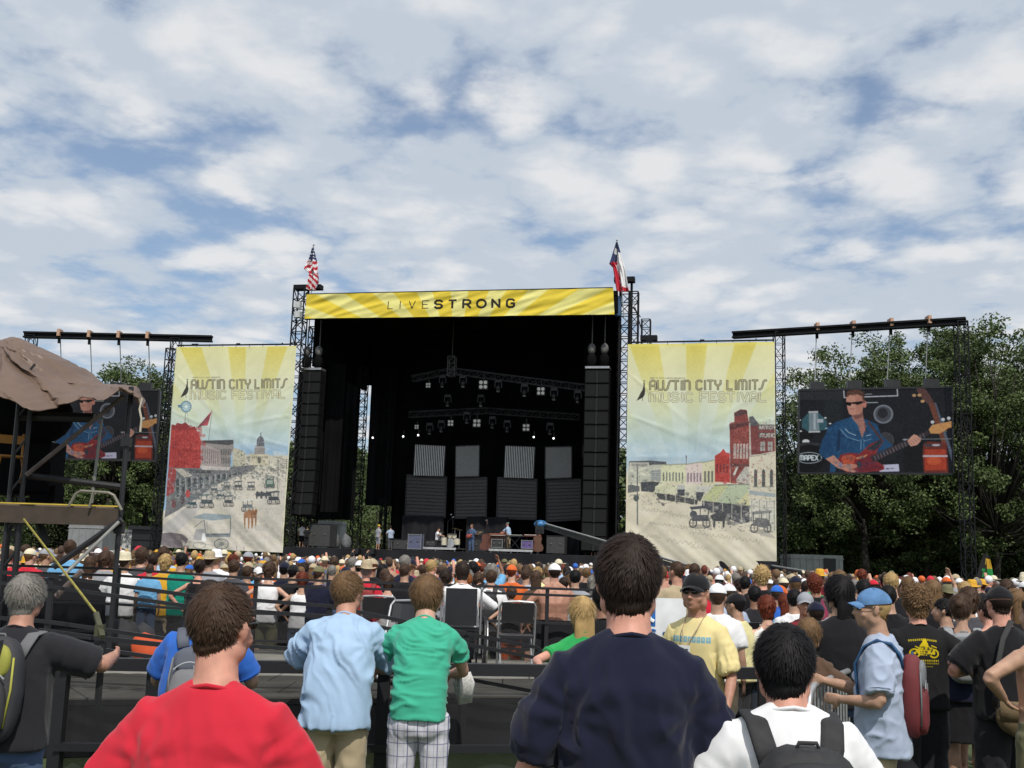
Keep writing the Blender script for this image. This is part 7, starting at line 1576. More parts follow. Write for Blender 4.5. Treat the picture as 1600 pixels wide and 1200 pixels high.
def build(root, p, skn, top=None, low=None, hair=None, shoes='black', vox=.009, fine=True, hn=2500, hands=None, capc=None, capback=False, hatc=None, bare=False):
    """dress a pose: top = (colour material, dict), low = (material, dict), hair = (style, material, extra)"""
    finish(body_mesh(p, vox if vox < .012 else vox, fine, hands=hands, bare=bare, tank=bool(top and top[1].get('tank'))), skn, root, 'body')
    if top:
        o = finish(shirt_mesh(p, vox, **top[1]), top[0], root, 'shirt')
        if not top[1].get('tank') and fine: finish(collar(p), top[0], root, 'collar'); (finish(hem_mesh(p, top[1].get('slv', .62), (1 if not p.fem else .84) * top[1].get('sl_r', 1) * (1 + (p.build - 1) * .6)), top[0], o, 'stitching') if not top[1].get('long') else None)
    if low: finish(pants_mesh(p, vox * 1.3, **low[1]), low[0], root, low[1].get('name', 'trousers'))
    if hair: finish(hair_mesh(p, hair[0], hn, seed=len(root.name) + int(p.k * 1e4) % 97, extra=hair[2] if len(hair) > 2 else None, below=.30 if capc else 9, nu=60 if fine else 36, nv=40 if fine else 24), hair[1], root, 'hair')
    if capc:
        a, b = cap_mesh(p, capback); c = finish(a, capc, root, 'cap'); finish(b, capc, c, 'cap_bill'); 
    if hatc: finish(hat_mesh(p), hatc, root, 'sun_hat')
    if shoes: finish(shoes_mesh(p), mat('shoe ' + shoes, C_[shoes], .6), root, 'shoes')
    return root
# tall man in navy
r = person_at(984, 3.5, 0, 'tall dark haired man in navy blue tee shirt seen from behind, nearest the middle')
p = Pose(1.905, build=.98, yaw=-.10, neck=-.014, arms={-1: ((-.295, .03, 1.18), (-.34, .2, 1.0)), 1: ((.29, .0, 1.18), (.32, .16, .98))})
build(r, p, SK['pink'], (CL('navy'), dict(fit=1.08, kind='v', amp=.019, seed=3, slv=.86, sl_r=1.05)), (CL('denim'), dict(to=1.0)), ('thick', HM['dark']), hn=9500, vox=.0085)
# man in red
r = person_at(350, 3.25, 0, 'brown haired man in bright red tee shirt with dark glasses, seen from behind')
p = Pose(1.715, build=1.10, yaw=-.42, arms={-1: ((-.33, .02, 1.05), (-.38, .2, .9)), 1: ((.31, .02, 1.05), (.36, .2, .9))}, twist=-.06)
build(r, p, SK['pink'], (CL('red'), dict(fit=1.1, kind='v', amp=.013, seed=9, slv=.86, sl_r=1.1)), (CL('denim'), dict(to=1.0)), ('short', HM['brown']), hn=9000, vox=.0085); glasses(p, r)
# man in white with black backpack
r = person_at(1229, 3.45, 0, 'black haired man in white tee shirt wearing a black and grey backpack'); rw = r
p = Pose(1.675, build=1.0, yaw=-.25, pitch=-.04, neck=-.045, arms={-1: ((-.28, .05, 1.05), (-.26, .25, 1.0)), 1: ((.28, .05, 1.05), (.26, .25, 1.0))})
build(r, p, SK['pink'], (CL('white'), dict(fit=1.1, kind='v', amp=.006, seed=5, slv=.75, sl_r=1.15)), (CL('denim'), dict(to=1.0)), ('thick', HM['black']), hn=7000, vox=.0085)
backpack(p, r, [mat('pack black nylon', (.02, .02, .022), .7, var=.3, vscale=30, bump=.3, bscale=400), mat('pack grey nylon', (.13, .13, .135), .6, bump=.3, bscale=300), mat('pack black nylon', (0, 0, 0)), mat('orange piping', (.5, .14, .03), .6)], w=.33, h=.46, d=.20, z=1.17, label='black and grey backpack on the black haired man in white', at_root=r)
# light blue shirt
r = person_at(538, 6.85, .0, 'young man in light blue tee and khaki shorts leaning on the railing')
p = Pose(1.755, build=1.0, lean=.50, hunch=.05, yaw=-.55, pitch=.05, arms={-1: ((-.36, .36, 1.06), (-.1, .66, 1.08)), 1: ((.34, .36, 1.06), (.1, .66, 1.08))})
build(r, p, SK['red'], (CL('ltblue'), dict(fit=1.06, hem=.83, kind='d', amp=.018, seed=2, slv=.84, sl_r=1.18, loose=.022)), (CL('khaki'), dict(to=.60, top=1.0, seed=4, amp=.008)), ('thick', HM['light']), hn=5000, vox=.010)
# green shirt
r = person_at(665, 6.85, .0, 'young man in sea green tee and plaid shorts leaning on the railing')
p = Pose(1.74, build=.95, lean=.44, hunch=.12, yaw=-.05, arms={-1: ((-.33, .36, 1.06), (-.02, .62, 1.08)), 1: ((.26, .36, 1.06), (.1, .66, 1.06))})
build(r, p, SK['fair'], (CL('green'), dict(fit=.94, hem=.90, kind='h', amp=.013, seed=6, slv=.55, loose=.012)), (plaid(), dict(to=.62, top=1.0, seed=8, amp=.006)), ('medium', HM['light']), hn=6000, vox=.010)
# newspaper in his hand
q = at(726, 1052, 7.3); m = MB()
for i in range(5): m.tube([Vector((0, .01 * i, .0)), Vector((.018 * math.cos(i), .01 * i, -.06)), Vector((.01, .012 * i, -.16 - .008 * i))], [(.04 - .003 * i, .004), (.05 + .003 * i, .003), (.046, .002)], 8, hint=(1, .2, 0), e=4)
o = m.build('folded_newspaper', mat('newsprint', (.52, .51, .49), .8, var=.3, vscale=60), None, True); o.location = q; tagd(o, 'folded newspaper held beside the sea green shirt', 'newspaper')
# blue shirt with pack
r = person_at(322, 6.6, .05, 'person in royal blue tee with a small grey pack behind the red shirt')
p = Pose(1.66, build=1.1, lean=.34, arms={-1: ((-.29, .2, 1.02), (-.2, .5, 1.15)), 1: ((.29, .2, 1.02), (.2, .5, 1.15))})
build(r, p, SK['tan'], (CL('blue'), dict(fit=1.1, kind='v', amp=.007, seed=12, slv=.8, sl_r=1.15)), (CL('dkgrey'), dict(to=.62)), ('short', HM['dark']), hn=1500, vox=.011)
backpack(p, r, [mat('slate pack nylon', (.09, .10, .13), .7, bump=.3, bscale=300), mat('grey pack nylon', (.17, .17, .18), .7, bump=.3, bscale=300), mat('slate pack nylon', (0, 0, 0))], w=.26, h=.38, d=.14, z=1.14, label='small grey and slate backpack on the royal blue shirt', at_root=r)
# grey haired man
r = person_at(36, 5.9, -.05, 'grey haired man in charcoal tee resting his arm on the railing')
p = Pose(1.66, build=1.12, lean=.12, yaw=-.2, arms={-1: ((-.4, .1, 1.1), (-.3, .3, 1.2)), 1: ((.48, .22, 1.16), (.34, .62, 1.26))})
build(r, p, SK['red'], (CL('charcoal'), dict(fit=1.12, kind='v', amp=.007, seed=15, slv=.90, sl_r=1.25)), (CL('denim'), dict(to=1.0)), ('grey', HM['grey']), hn=6000, vox=.010)
b_, (bc, bR, bw, bh, bd) = backpack(p, r, [mat('charcoal pack', (.035, .035, .04), .7, var=.2, bump=.3, bscale=300), mat('dark pack', (.025, .025, .028), .7, bump=.3, bscale=300), mat('lime pack panel', (.30, .30, .05), .7, var=.2, bump=.3, bscale=300), mat('lime piping', (.34, .33, .05), .6)], w=.29, h=.52, d=.17, z=1.17, strapc=mat('grey strap', (.14, .14, .15), .8), label='charcoal and yellow green backpack worn by the grey haired man', at_root=r)
m = MB(); m.box(bc + bR @ Vector((-.0, -bd * .66, .17)), (.13, .05, .13)); o = m.build('patch', mat('dark pack', (0, 0, 0)), b_)
m = MB()
for i in range(9): m.box(bc + bR @ Vector((.0, -bd * .72, .06 - i * .028)), (.022, .010, .020))
m.build('daisy_chain', mat('pale webbing', (.33, .33, .22), .8), b_)
m = MB(); m.box(bc + bR @ Vector((.0, -bd * .80, .17)), (.012, .01, .05)); m.build('reflector', mat('reflector', (.5, .5, .5), .4), b_)
# security man in pale yellow
r = person_at(1090, 7.9, math.radians(146), 'man in pale yellow tee and black cap with sunglasses facing left'); ry_ = r
p = Pose(1.755, build=.93, yaw=.10, pitch=.03, arms={-1: ((-.26, .02, 1.1), (-.28, .14, .9)), 1: ((.26, -.02, 1.1), (.24, .2, .95))}, head=1.07)
finish(body_mesh(p, .0095, True), SK['red'], r, 'body'); me = shirt_mesh(p, .010, hem=.78, fit=1.0, kind='v', amp=.012, seed=21, slv=.90, sl_r=1.08, loose=.018); planar_uv(me, -.19, .19, 1.12, 1.43, back=False)
finish(me, img_mat('yellow shirt print', chest_print(), .9), r, 'shirt'); finish(collar(p), CL('yellow'), r, 'collar'); finish(pants_mesh(p, .013, to=1.0, wide=1.2), CL('khaki'), r, 'trousers'); finish(hair_mesh(p, 'buzz', 900), HM['brown'], r, 'hair'); a, b = cap_mesh(p); c = finish(a, CL('black'), r, 'cap'); finish(b, CL('black'), c, 'cap_bill'); glasses(p, r); finish(shoes_mesh(p), mat('shoe black', C_['black'], .6), r, 'shoes')
m = MB(); 
for s in (-1, 1): m.tube([p.T(s * .07, .02, 1.52), p.T(s * .055, .13, 1.42), p.T(.02 + s * .012, .165, 1.31)], .004, 6)
m.build('lanyard', mat('lanyard tan', (.4, .3, .2), .8), r); m = MB(); m.box(p.T(.02, .172, 1.25), (.085, .006, .12)); o = m.build('badge', mat('badge white', (.75, .75, .75), .5), r)
m = MB()
for i in range(3): m.box(p.T(.02, .177, 1.285 - i * .03), (.06, .002, .008))
m.build('badge_print', mat('badge ink', (.08, .08, .1), .6), r)
# blue cap man with red pack
r = person_at(1370, 6.9, math.radians(68), 'man in washed blue cap and grey blue tee looking left with a red backpack')
p = Pose(1.71, build=1.05, yaw=.35, pitch=.02, arms={-1: ((-.27, -.02, 1.1), (-.16, .26, 1.06)), 1: ((.22, .12, 1.1), (.1, .35, 1.14))})
build(r, p, SK['tan'], (CL('bluegrey'), dict(fit=1.12, hem=.78, kind='x', amp=.012, seed=31, slv=.84, sl_r=1.18, loose=.022)), (CL('khaki'), dict(to=.62)), ('short', HM['blond']), hn=3500, vox=.010, capc=mat('washed blue cap', (.10, .22, .42), .9, var=.2, vscale=18, bump=.3, bscale=200)); glasses(p, r)
b_, (bc, bR, bw, bh, bd) = backpack(p, r, [mat('maroon pack', (.14, .018, .022), .7, var=.2, bump=.3, bscale=300), mat('maroon pack', (0, 0, 0)), mat('grey pack trim', (.16, .17, .18), .6), mat('grey pack trim', (0, 0, 0))], w=.25, h=.48, d=.13, z=1.15, strapc=mat('blue black strap', (.012, .07, .17), .7), label='maroon and grey backpack on the man in washed blue cap', at_root=r)
# motorbike shirt
r = person_at(1432, 8.6, -.05, 'curly haired man in black tee with a yellow motorbike print on the back')
p = Pose(1.71, build=1.05, yaw=.0, arms={-1: ((-.30, .05, 1.16), (-.08, .24, 1.14)), 1: ((.36, -.02, 1.17), (.16, .2, 1.12))})
finish(body_mesh(p, .011, True), SK['pink'], r, 'body'); me = shirt_mesh(p, .011, fit=1.1, kind='v', amp=.007, seed=41, slv=.85, sl_r=1.2); planar_uv(me, -.15, .15, 1.06, 1.37); finish(me, img_mat('black shirt print', moto_print(), .9), r, 'shirt'); finish(collar(p), CL('black'), r, 'collar'); finish(pants_mesh(p, .014, to=.70, wide=1.25), CL('charcoal'), r, 'shorts'); finish(hair_mesh(p, 'curly', 3500, width=.003), HM['light'], r, 'hair'); finish(shoes_mesh(p), mat('shoe black', C_['black'], .6), r, 'shoes')
# woman with grey pack
r = person_at(1500, 9.4, -.30, 'woman in dark tank top with pinned up hair and pale grey pack')
p = Pose(1.67, fem=True, build=1.05, yaw=-.2, arms={-1: ((-.3, .0, 1.12), (-.1, .22, 1.1)), 1: ((.28, .05, 1.1), (.1, .25, 1.1))})
build(r, p, SK['tan'], (CL('navy'), dict(tank=True, kind='x', amp=.004)), (CL('black'), dict(to=.45, skirt=True, name='skirt')), ('updo', HM['brown'], 'bun'), hn=2500, vox=.011)
backpack(p, r, [mat('pale grey pack', (.26, .27, .28), .7, bump=.3, bscale=300), mat('pale grey pack', (0, 0, 0)), mat('mid grey pack', (.14, .15, .16), .7), mat('coral piping', (.45, .07, .05), .7)], w=.26, h=.40, d=.14, z=1.24, label='pale grey backpack with coral piping on the woman with pinned hair', at_root=r)
# black cap man with brown bag
r = person_at(1563, 8.1, .12, 'man in black cap, black tee and dark shorts with a brown shoulder bag')
p = Pose(1.74, build=1.12, yaw=-.1, arms={-1: ((-.38, .04, 1.12), (-.10, .22, 1.12)), 1: ((.34, .04, 1.1), (.2, .26, 1.1))})
build(r, p, SK['pink'], (CL('black'), dict(fit=1.14, kind='v', amp=.008, seed=51, slv=.85, sl_r=1.25)), (CL('charcoal'), dict(to=.66, wide=1.25, name='shorts')), ('short', HM['dark']), hn=1500, vox=.011, capc=CL('black'))
bg_r = empty('shoulder_bag', r.location, .12, 'brown canvas shoulder bag at the hip of the man in black cap', 'bag'); cv_ = mat('brown canvas', (.16, .11, .055), .85, var=.2, bump=.4, bscale=200)
m = MB(); m.ell((.0, -.20, .86), (.19, .075, .14), n=20, m=12); me = m.mesh('bag_body'); P = getco(me); P[:, 2] = np.where(P[:, 2] > .9, .9 + (P[:, 2] - .9) * .5, P[:, 2]); setco(me, P + .008 * fbm(P * 15, 3)[:, None]); finish(me, cv_, bg_r, 'bag_body')
m = MB(); m.loft([[Vector((x * .18, -.22 - .065 * math.cos(x * 1.2) - d_, z)) for x, d_ in [(t, 0) for t in np.linspace(-1, 1, 7)] + [(t, -.01) for t in np.linspace(1, -1, 7)]] for z in (.97, .90, .84)]); m.build('bag_flap', cv_, bg_r, True); m = MB(); m.ell((0, -.295, .84), (.012, .006, .012)); m.build('snap', ALU, bg_r)
m = MB(); m.tube([(-.18, -.17, .92), (-.17, -.19, 1.15), (-.10, -.17, 1.38), (.02, -.08, 1.50), (.10, .06, 1.47), (.17, .17, 1.2), (.2, .05, .95), (.18, -.16, .92)], [(.02, .005)] * 8, 8, hint=(1, 0, 0)); m.build('strap', mat('dark strap', (.03, .03, .03), .8), bg_r, True)
# bare armed person at the edge
r = person_at(1622, 7.0, .35, 'tanned shirtless man cut by the right edge with elbow out'); p = Pose(1.70, build=1.05, arms={-1: ((-.42, -.02, 1.22), (-.2, .08, 1.04)), 1: ((.4, 0, 1.2), (.2, .1, 1.0))}, yaw=.2)
build(r, p, SK['tan'], None, (CL('olive'), dict(to=.6)), ('short', HM['dark']), hn=800, vox=.011, bare=True)
# long black hair in black
r = person_at(1313, 8.3, .15, 'person with long black hair in black tee behind the washed blue cap'); p = Pose(1.77, build=1.1, arms={-1: ((-.36, .12, 1.2), (-.22, .3, 1.32)), 1: ((.3, .1, 1.1), (.1, .3, 1.1))}, yaw=.3)
build(r, p, SK['tan'], (CL('black'), dict(fit=1.12, kind='v', amp=.008, seed=61, slv=.8, sl_r=1.2)), (CL('denim'), dict(to=1.0)), ('long', HM['black']), hn=2500, vox=.012)
# arm on the steel barrier
r = person_at(1262, 7.7, -.35, 'person in brown tee reaching a bare arm to the steel barrier'); p = Pose(1.50, fem=True, arms={-1: ((-.2, .05, 1.0), (-.1, .25, 1.0)), 1: ((.32, -.1, 1.02), (.44, -.36, 1.12))}, yaw=.1)
build(r, p, SK['tan'], (CL('brown'), dict(kind='x')), (CL('denim'), dict(to=.6)), ('medium', HM['light']), hn=1200, vox=.009, hands={1: ((.8, -.5, -.1), (0, 0, 1), .35)})
# blond woman in kelly green at the railing, dark haired companion
r = person_at(912, 8.2, .15, 'blond woman in bright green tee with one hand on the railing, behind the navy shirt'); p = Pose(1.58, fem=True, build=1.15, arms={-1: ((-.38, -.16, 1.12), (-.38, -.50, 1.10)), 1: ((.3, .05, 1.1), (.1, .25, 1.1))}, yaw=.1)
build(r, p, SK['pink'], (CL('kelly'), dict(kind='v', slv=.6)), (CL('denim'), dict(to=.6)), ('long', HM['blond']), hn=3000, vox=.009, hands={-1: ((-.85, -.5, -.02), (0, 0, 1), .18)})
r = person_at(944, 8.8, .0, 'black haired person in dark tee almost hidden by the navy shirt'); p = Pose(1.66, build=1.0)
build(r, p, SK['brown'], (CL('black'), dict(kind='v')), (CL('denim'), dict(to=1.0)), ('thick', HM['black']), hn=1200, vox=.012)
# wheelchair user
r = empty('person', (wc.location.x, wc.location.y + .02, .506), .05, 'seated bald topped person in white long sleeves in the wheelchair', 'person'); p = Pose(1.70, build=1.15, seat=True, hunch=.15, arms={-1: ((-.36, .05, .78), (-.3, .28, .75)), 1: ((.36, .05, .78), (.3, .28, .75))})
build(r, p, SK['red'], (CL('white'), dict(kind='x', long=True, hem=.95, fit=1.1)), (CL('dkgrey'), dict(to=1.0)), ('thin', HM['dark']), hn=1500, vox=.012); finish(hair_mesh(p, 'medium', 800), HM['dark'], r, 'side_hair')
# shirtless man with white cap
r = person_at(867, 15.6, .05, 'shirtless sunburnt man in white cap beyond the far railing'); p = Pose(1.80, build=1.25, arms={-1: ((-.40, .0, 1.2), (-.36, .12, 1.0)), 1: ((.38, .04, 1.2), (.34, .2, 1.0))})
build(r, p, SK['red'], None, (CL('maroon'), dict(to=.6)), ('short', HM['dark']), hn=0, vox=.012, bare=True, capc=CL('white'), fine=False)
# the band
def onstage(px, b, rz, label): q = spos(px, b); return empty('person', q, SROT + rz, label, 'person')
r = onstage(683, 3.2, -PI * .5, 'drummer in white tee seated at the cream drum kit'); r.location.z += .25; p = Pose(1.78, seat=True, arms={-1: ((-.3, .15, .85), (-.15, .4, .72)), 1: ((.3, .15, .85), (.2, .42, .78))}); build(r, p, SK['tan'], (CL('white'), dict(kind='x', hem=.95)), (CL('dkgrey'), dict(to=1)), ('thick', HM['dark']), hn=0, vox=.016, fine=False)
m = MB(); m.tube([(0, 0, 0), (0, 0, .38), (0, 0, .46)], [.03, .03, .18], 12); o = m.build('drum_stool', BLACKM); o.location = r.location.copy(); tagd(o, 'round black stool beneath the drummer', 'stool')
r = onstage(736, 1.3, PI * .95, 'guitarist in denim blue shirt and sunglasses in the middle of the stage'); p = Pose(1.80, yaw=-.3, arms={-1: ((-.30, .05, 1.16), (-.55, .22, 1.18)), 1: ((.30, -.02, 1.12), (.1, .22, 1.04))}); build(r, p, SK['pink'], (CL('denim'), dict(kind='x', slv=.95)), (CL('denim'), dict(to=1)), ('short', HM['light']), hn=0, vox=.016, fine=False); glasses(p, r)
g = empty('electric_guitar', r.location + Vector((0, 0, 0)), r.rotation_euler.z, 'red brown electric guitar held by the guitarist', 'guitar'); m = MB(); m.ell((.12, .23, 1.02), (.17, .025, .13), n=16, m=8); m.ell((-.02, .23, 1.06), (.13, .024, .11), n=16, m=8); m.build('body', mat('sunburst red', (.32, .06, .04), .25, coat=.5), g, True); m = MB(); m.tube([(-.06, .235, 1.07), (-.62, .26, 1.24)], [.025, .02], 8); m.build('neck', mat('fretboard', (.06, .04, .03), .5), g); m = MB(); m.box((-.70, .265, 1.265), (.16, .02, .06)); m.build('headstock', mat('maple', (.45, .26, .09), .4), g)
r = onstage(794, 2.6, PI * .38, 'grey haired keyboard player in light blue shirt and khaki trousers'); r.location.z += .25; p = Pose(1.76, lean=.25, arms={-1: ((-.2, .3, 1.15), (-.12, .58, 1.08)), 1: ((.2, .3, 1.15), (.12, .58, 1.08))}); build(r, p, SK['pink'], (CL('ltblue'), dict(kind='x', slv=.95)), (CL('khaki'), dict(to=1)), ('short', HM['grey']), hn=0, vox=.016, fine=False)

# ------------------------------------------------------------------ crowd templates
def tmpl(p, tank=False, lowto=.62, kind='x', skirt=False, bare=False, slv=.7):
    v = .017; T = {}; T['body'] = body_mesh(p, v, False, bare=bare, tank=tank); T['shirt'] = shirt_mesh(p, v, kind=kind, amp=.008, slv=slv, tank=tank, sl_r=1.1) if not bare else None
    T['low'] = pants_mesh(p, .02, to=lowto, skirt=skirt); T['p'] = p
    for s in ('short', 'medium', 'curly', 'thin'): T[s] = hair_mesh(p, s, 420, seed=3, nu=26, nv=16, width=.006)
    T['long'] = hair_mesh(p, 'long', 140, seed=3, nu=26, nv=16, width=.005); T['pony'] = hair_mesh(p, 'updo', 100, seed=3, nu=26, nv=16, width=.005, extra='pony'); T['bun'] = hair_mesh(p, 'updo', 100, seed=3, nu=26, nv=16, width=.005, extra='bun')
    T['under'] = hair_mesh(p, 'short', 60, seed=3, nu=26, nv=16, width=.005, below=.3); T['underlong'] = hair_mesh(p, 'long', 60, seed=3, nu=26, nv=16, width=.005, below=.3); a, b = cap_mesh(p); T['cap'] = a; T['bill'] = b; T['hat'] = hat_mesh(p); T['fem'] = p.fem
    for me in T.values():
        if isinstance(me, bpy.types.Mesh): me.materials.append(BLACKM); me.polygons.foreach_set('use_smooth', [True] * len(me.polygons))
    return T
TT = [tmpl(Pose(1.8, build=1.06)), tmpl(Pose(1.8, build=1.12, yaw=-.3, arms={-1: ((-.32, .08, 1.18), (-.1, .26, 1.2)), 1: ((.32, .08, 1.18), (.1, .26, 1.16))}), lowto=1.0),
      tmpl(Pose(1.8, build=1.0, yaw=.4, arms={-1: ((-.35, .1, 1.3), (-.1, .22, 1.55)), 1: ((.26, -.02, 1.14), (.26, .06, .9))})), tmpl(Pose(1.8, fem=True, build=1.02), lowto=.45),
      tmpl(Pose(1.8, fem=True, build=1.0, arms={-1: ((-.42, -.1, 1.2), (-.22, -.02, 1.02)), 1: ((.42, -.1, 1.2), (.22, -.02, 1.02))}), tank=True, lowto=.5), tmpl(Pose(1.8, fem=True, yaw=.5, arms={-1: ((-.25, .1, 1.15), (-.08, .25, 1.3)), 1: ((.25, .1, 1.15), (.05, .26, 1.2))}), tank=True, skirt=True, lowto=.4),
      tmpl(Pose(1.8, build=1.0, arms={-1: ((-.3, .02, 1.15), (-.28, .1, .9)), 1: ((.3, .18, 1.62), (.22, .25, 1.9))})), tmpl(Pose(1.8, build=1.1, hunch=.1, arms={-1: ((-.38, -.08, 1.18), (-.2, .02, 1.0)), 1: ((.38, -.08, 1.18), (.2, .02, 1.0))}), bare=True, lowto=.6)]
TM, TF = [0, 1, 2, 0, 1, 6], [3, 4, 5, 3]
def setm(o, m_):
    for sl in o.material_slots: sl.link = 'OBJECT'; sl.material = m_
def crowd_person(x, y, H, ti, skn, shirt, low, hair, haircol, rz, capc=None, hatc=None, z=0.0, label=None, base=None, group='crowd watching the stage'):
    T = TT[ti]; r = empty('person', (x, y, z), rz); r.scale = (H / 1.8,) * 3
    if label: tagd(r, label, 'person')
    else: reg(r, base, 'person', group)
    def add(nm, key, m_):
        if T.get(key) is None: return
        o = bpy.data.objects.new(nm, T[key]); COL.objects.link(o); o.parent = r; setm(o, m_); return o
    add('body', 'body', SK[skn]); add('shirt', 'shirt', CL(shirt)) if shirt else None; add('shorts' if T['p'] and not T['fem'] else 'skirt', 'low', CL(low))
    if hair and (capc or hatc): hair = 'under' if hair in ('short', 'thin', 'curly') or not T['fem'] else 'underlong'
    if hair: add('hair', hair, HM[haircol])
    if capc:
        c = add('cap', 'cap', CL(capc)); b = bpy.data.objects.new('cap_bill', T['bill']); COL.objects.link(b); b.parent = c; setm(b, CL(capc))
    if hatc: add('sun_hat', 'hat', mat('straw ' + hatc, C_[hatc], .9, var=.2, vscale=40, bump=.4, bscale=120))
    return r
def mid(px, top, D, ti, skn, shirt, low, hair, hc, label, rz=0.0, cap=None, hat=None):
    q = at(px, top, D); H = min(2.0, max(1.4, q.z)) - (.05 if (hat or cap) else 0); return crowd_person(q.x, D, H, ti, skn, shirt, low, hair, hc, rz, cap, hat, label=label)
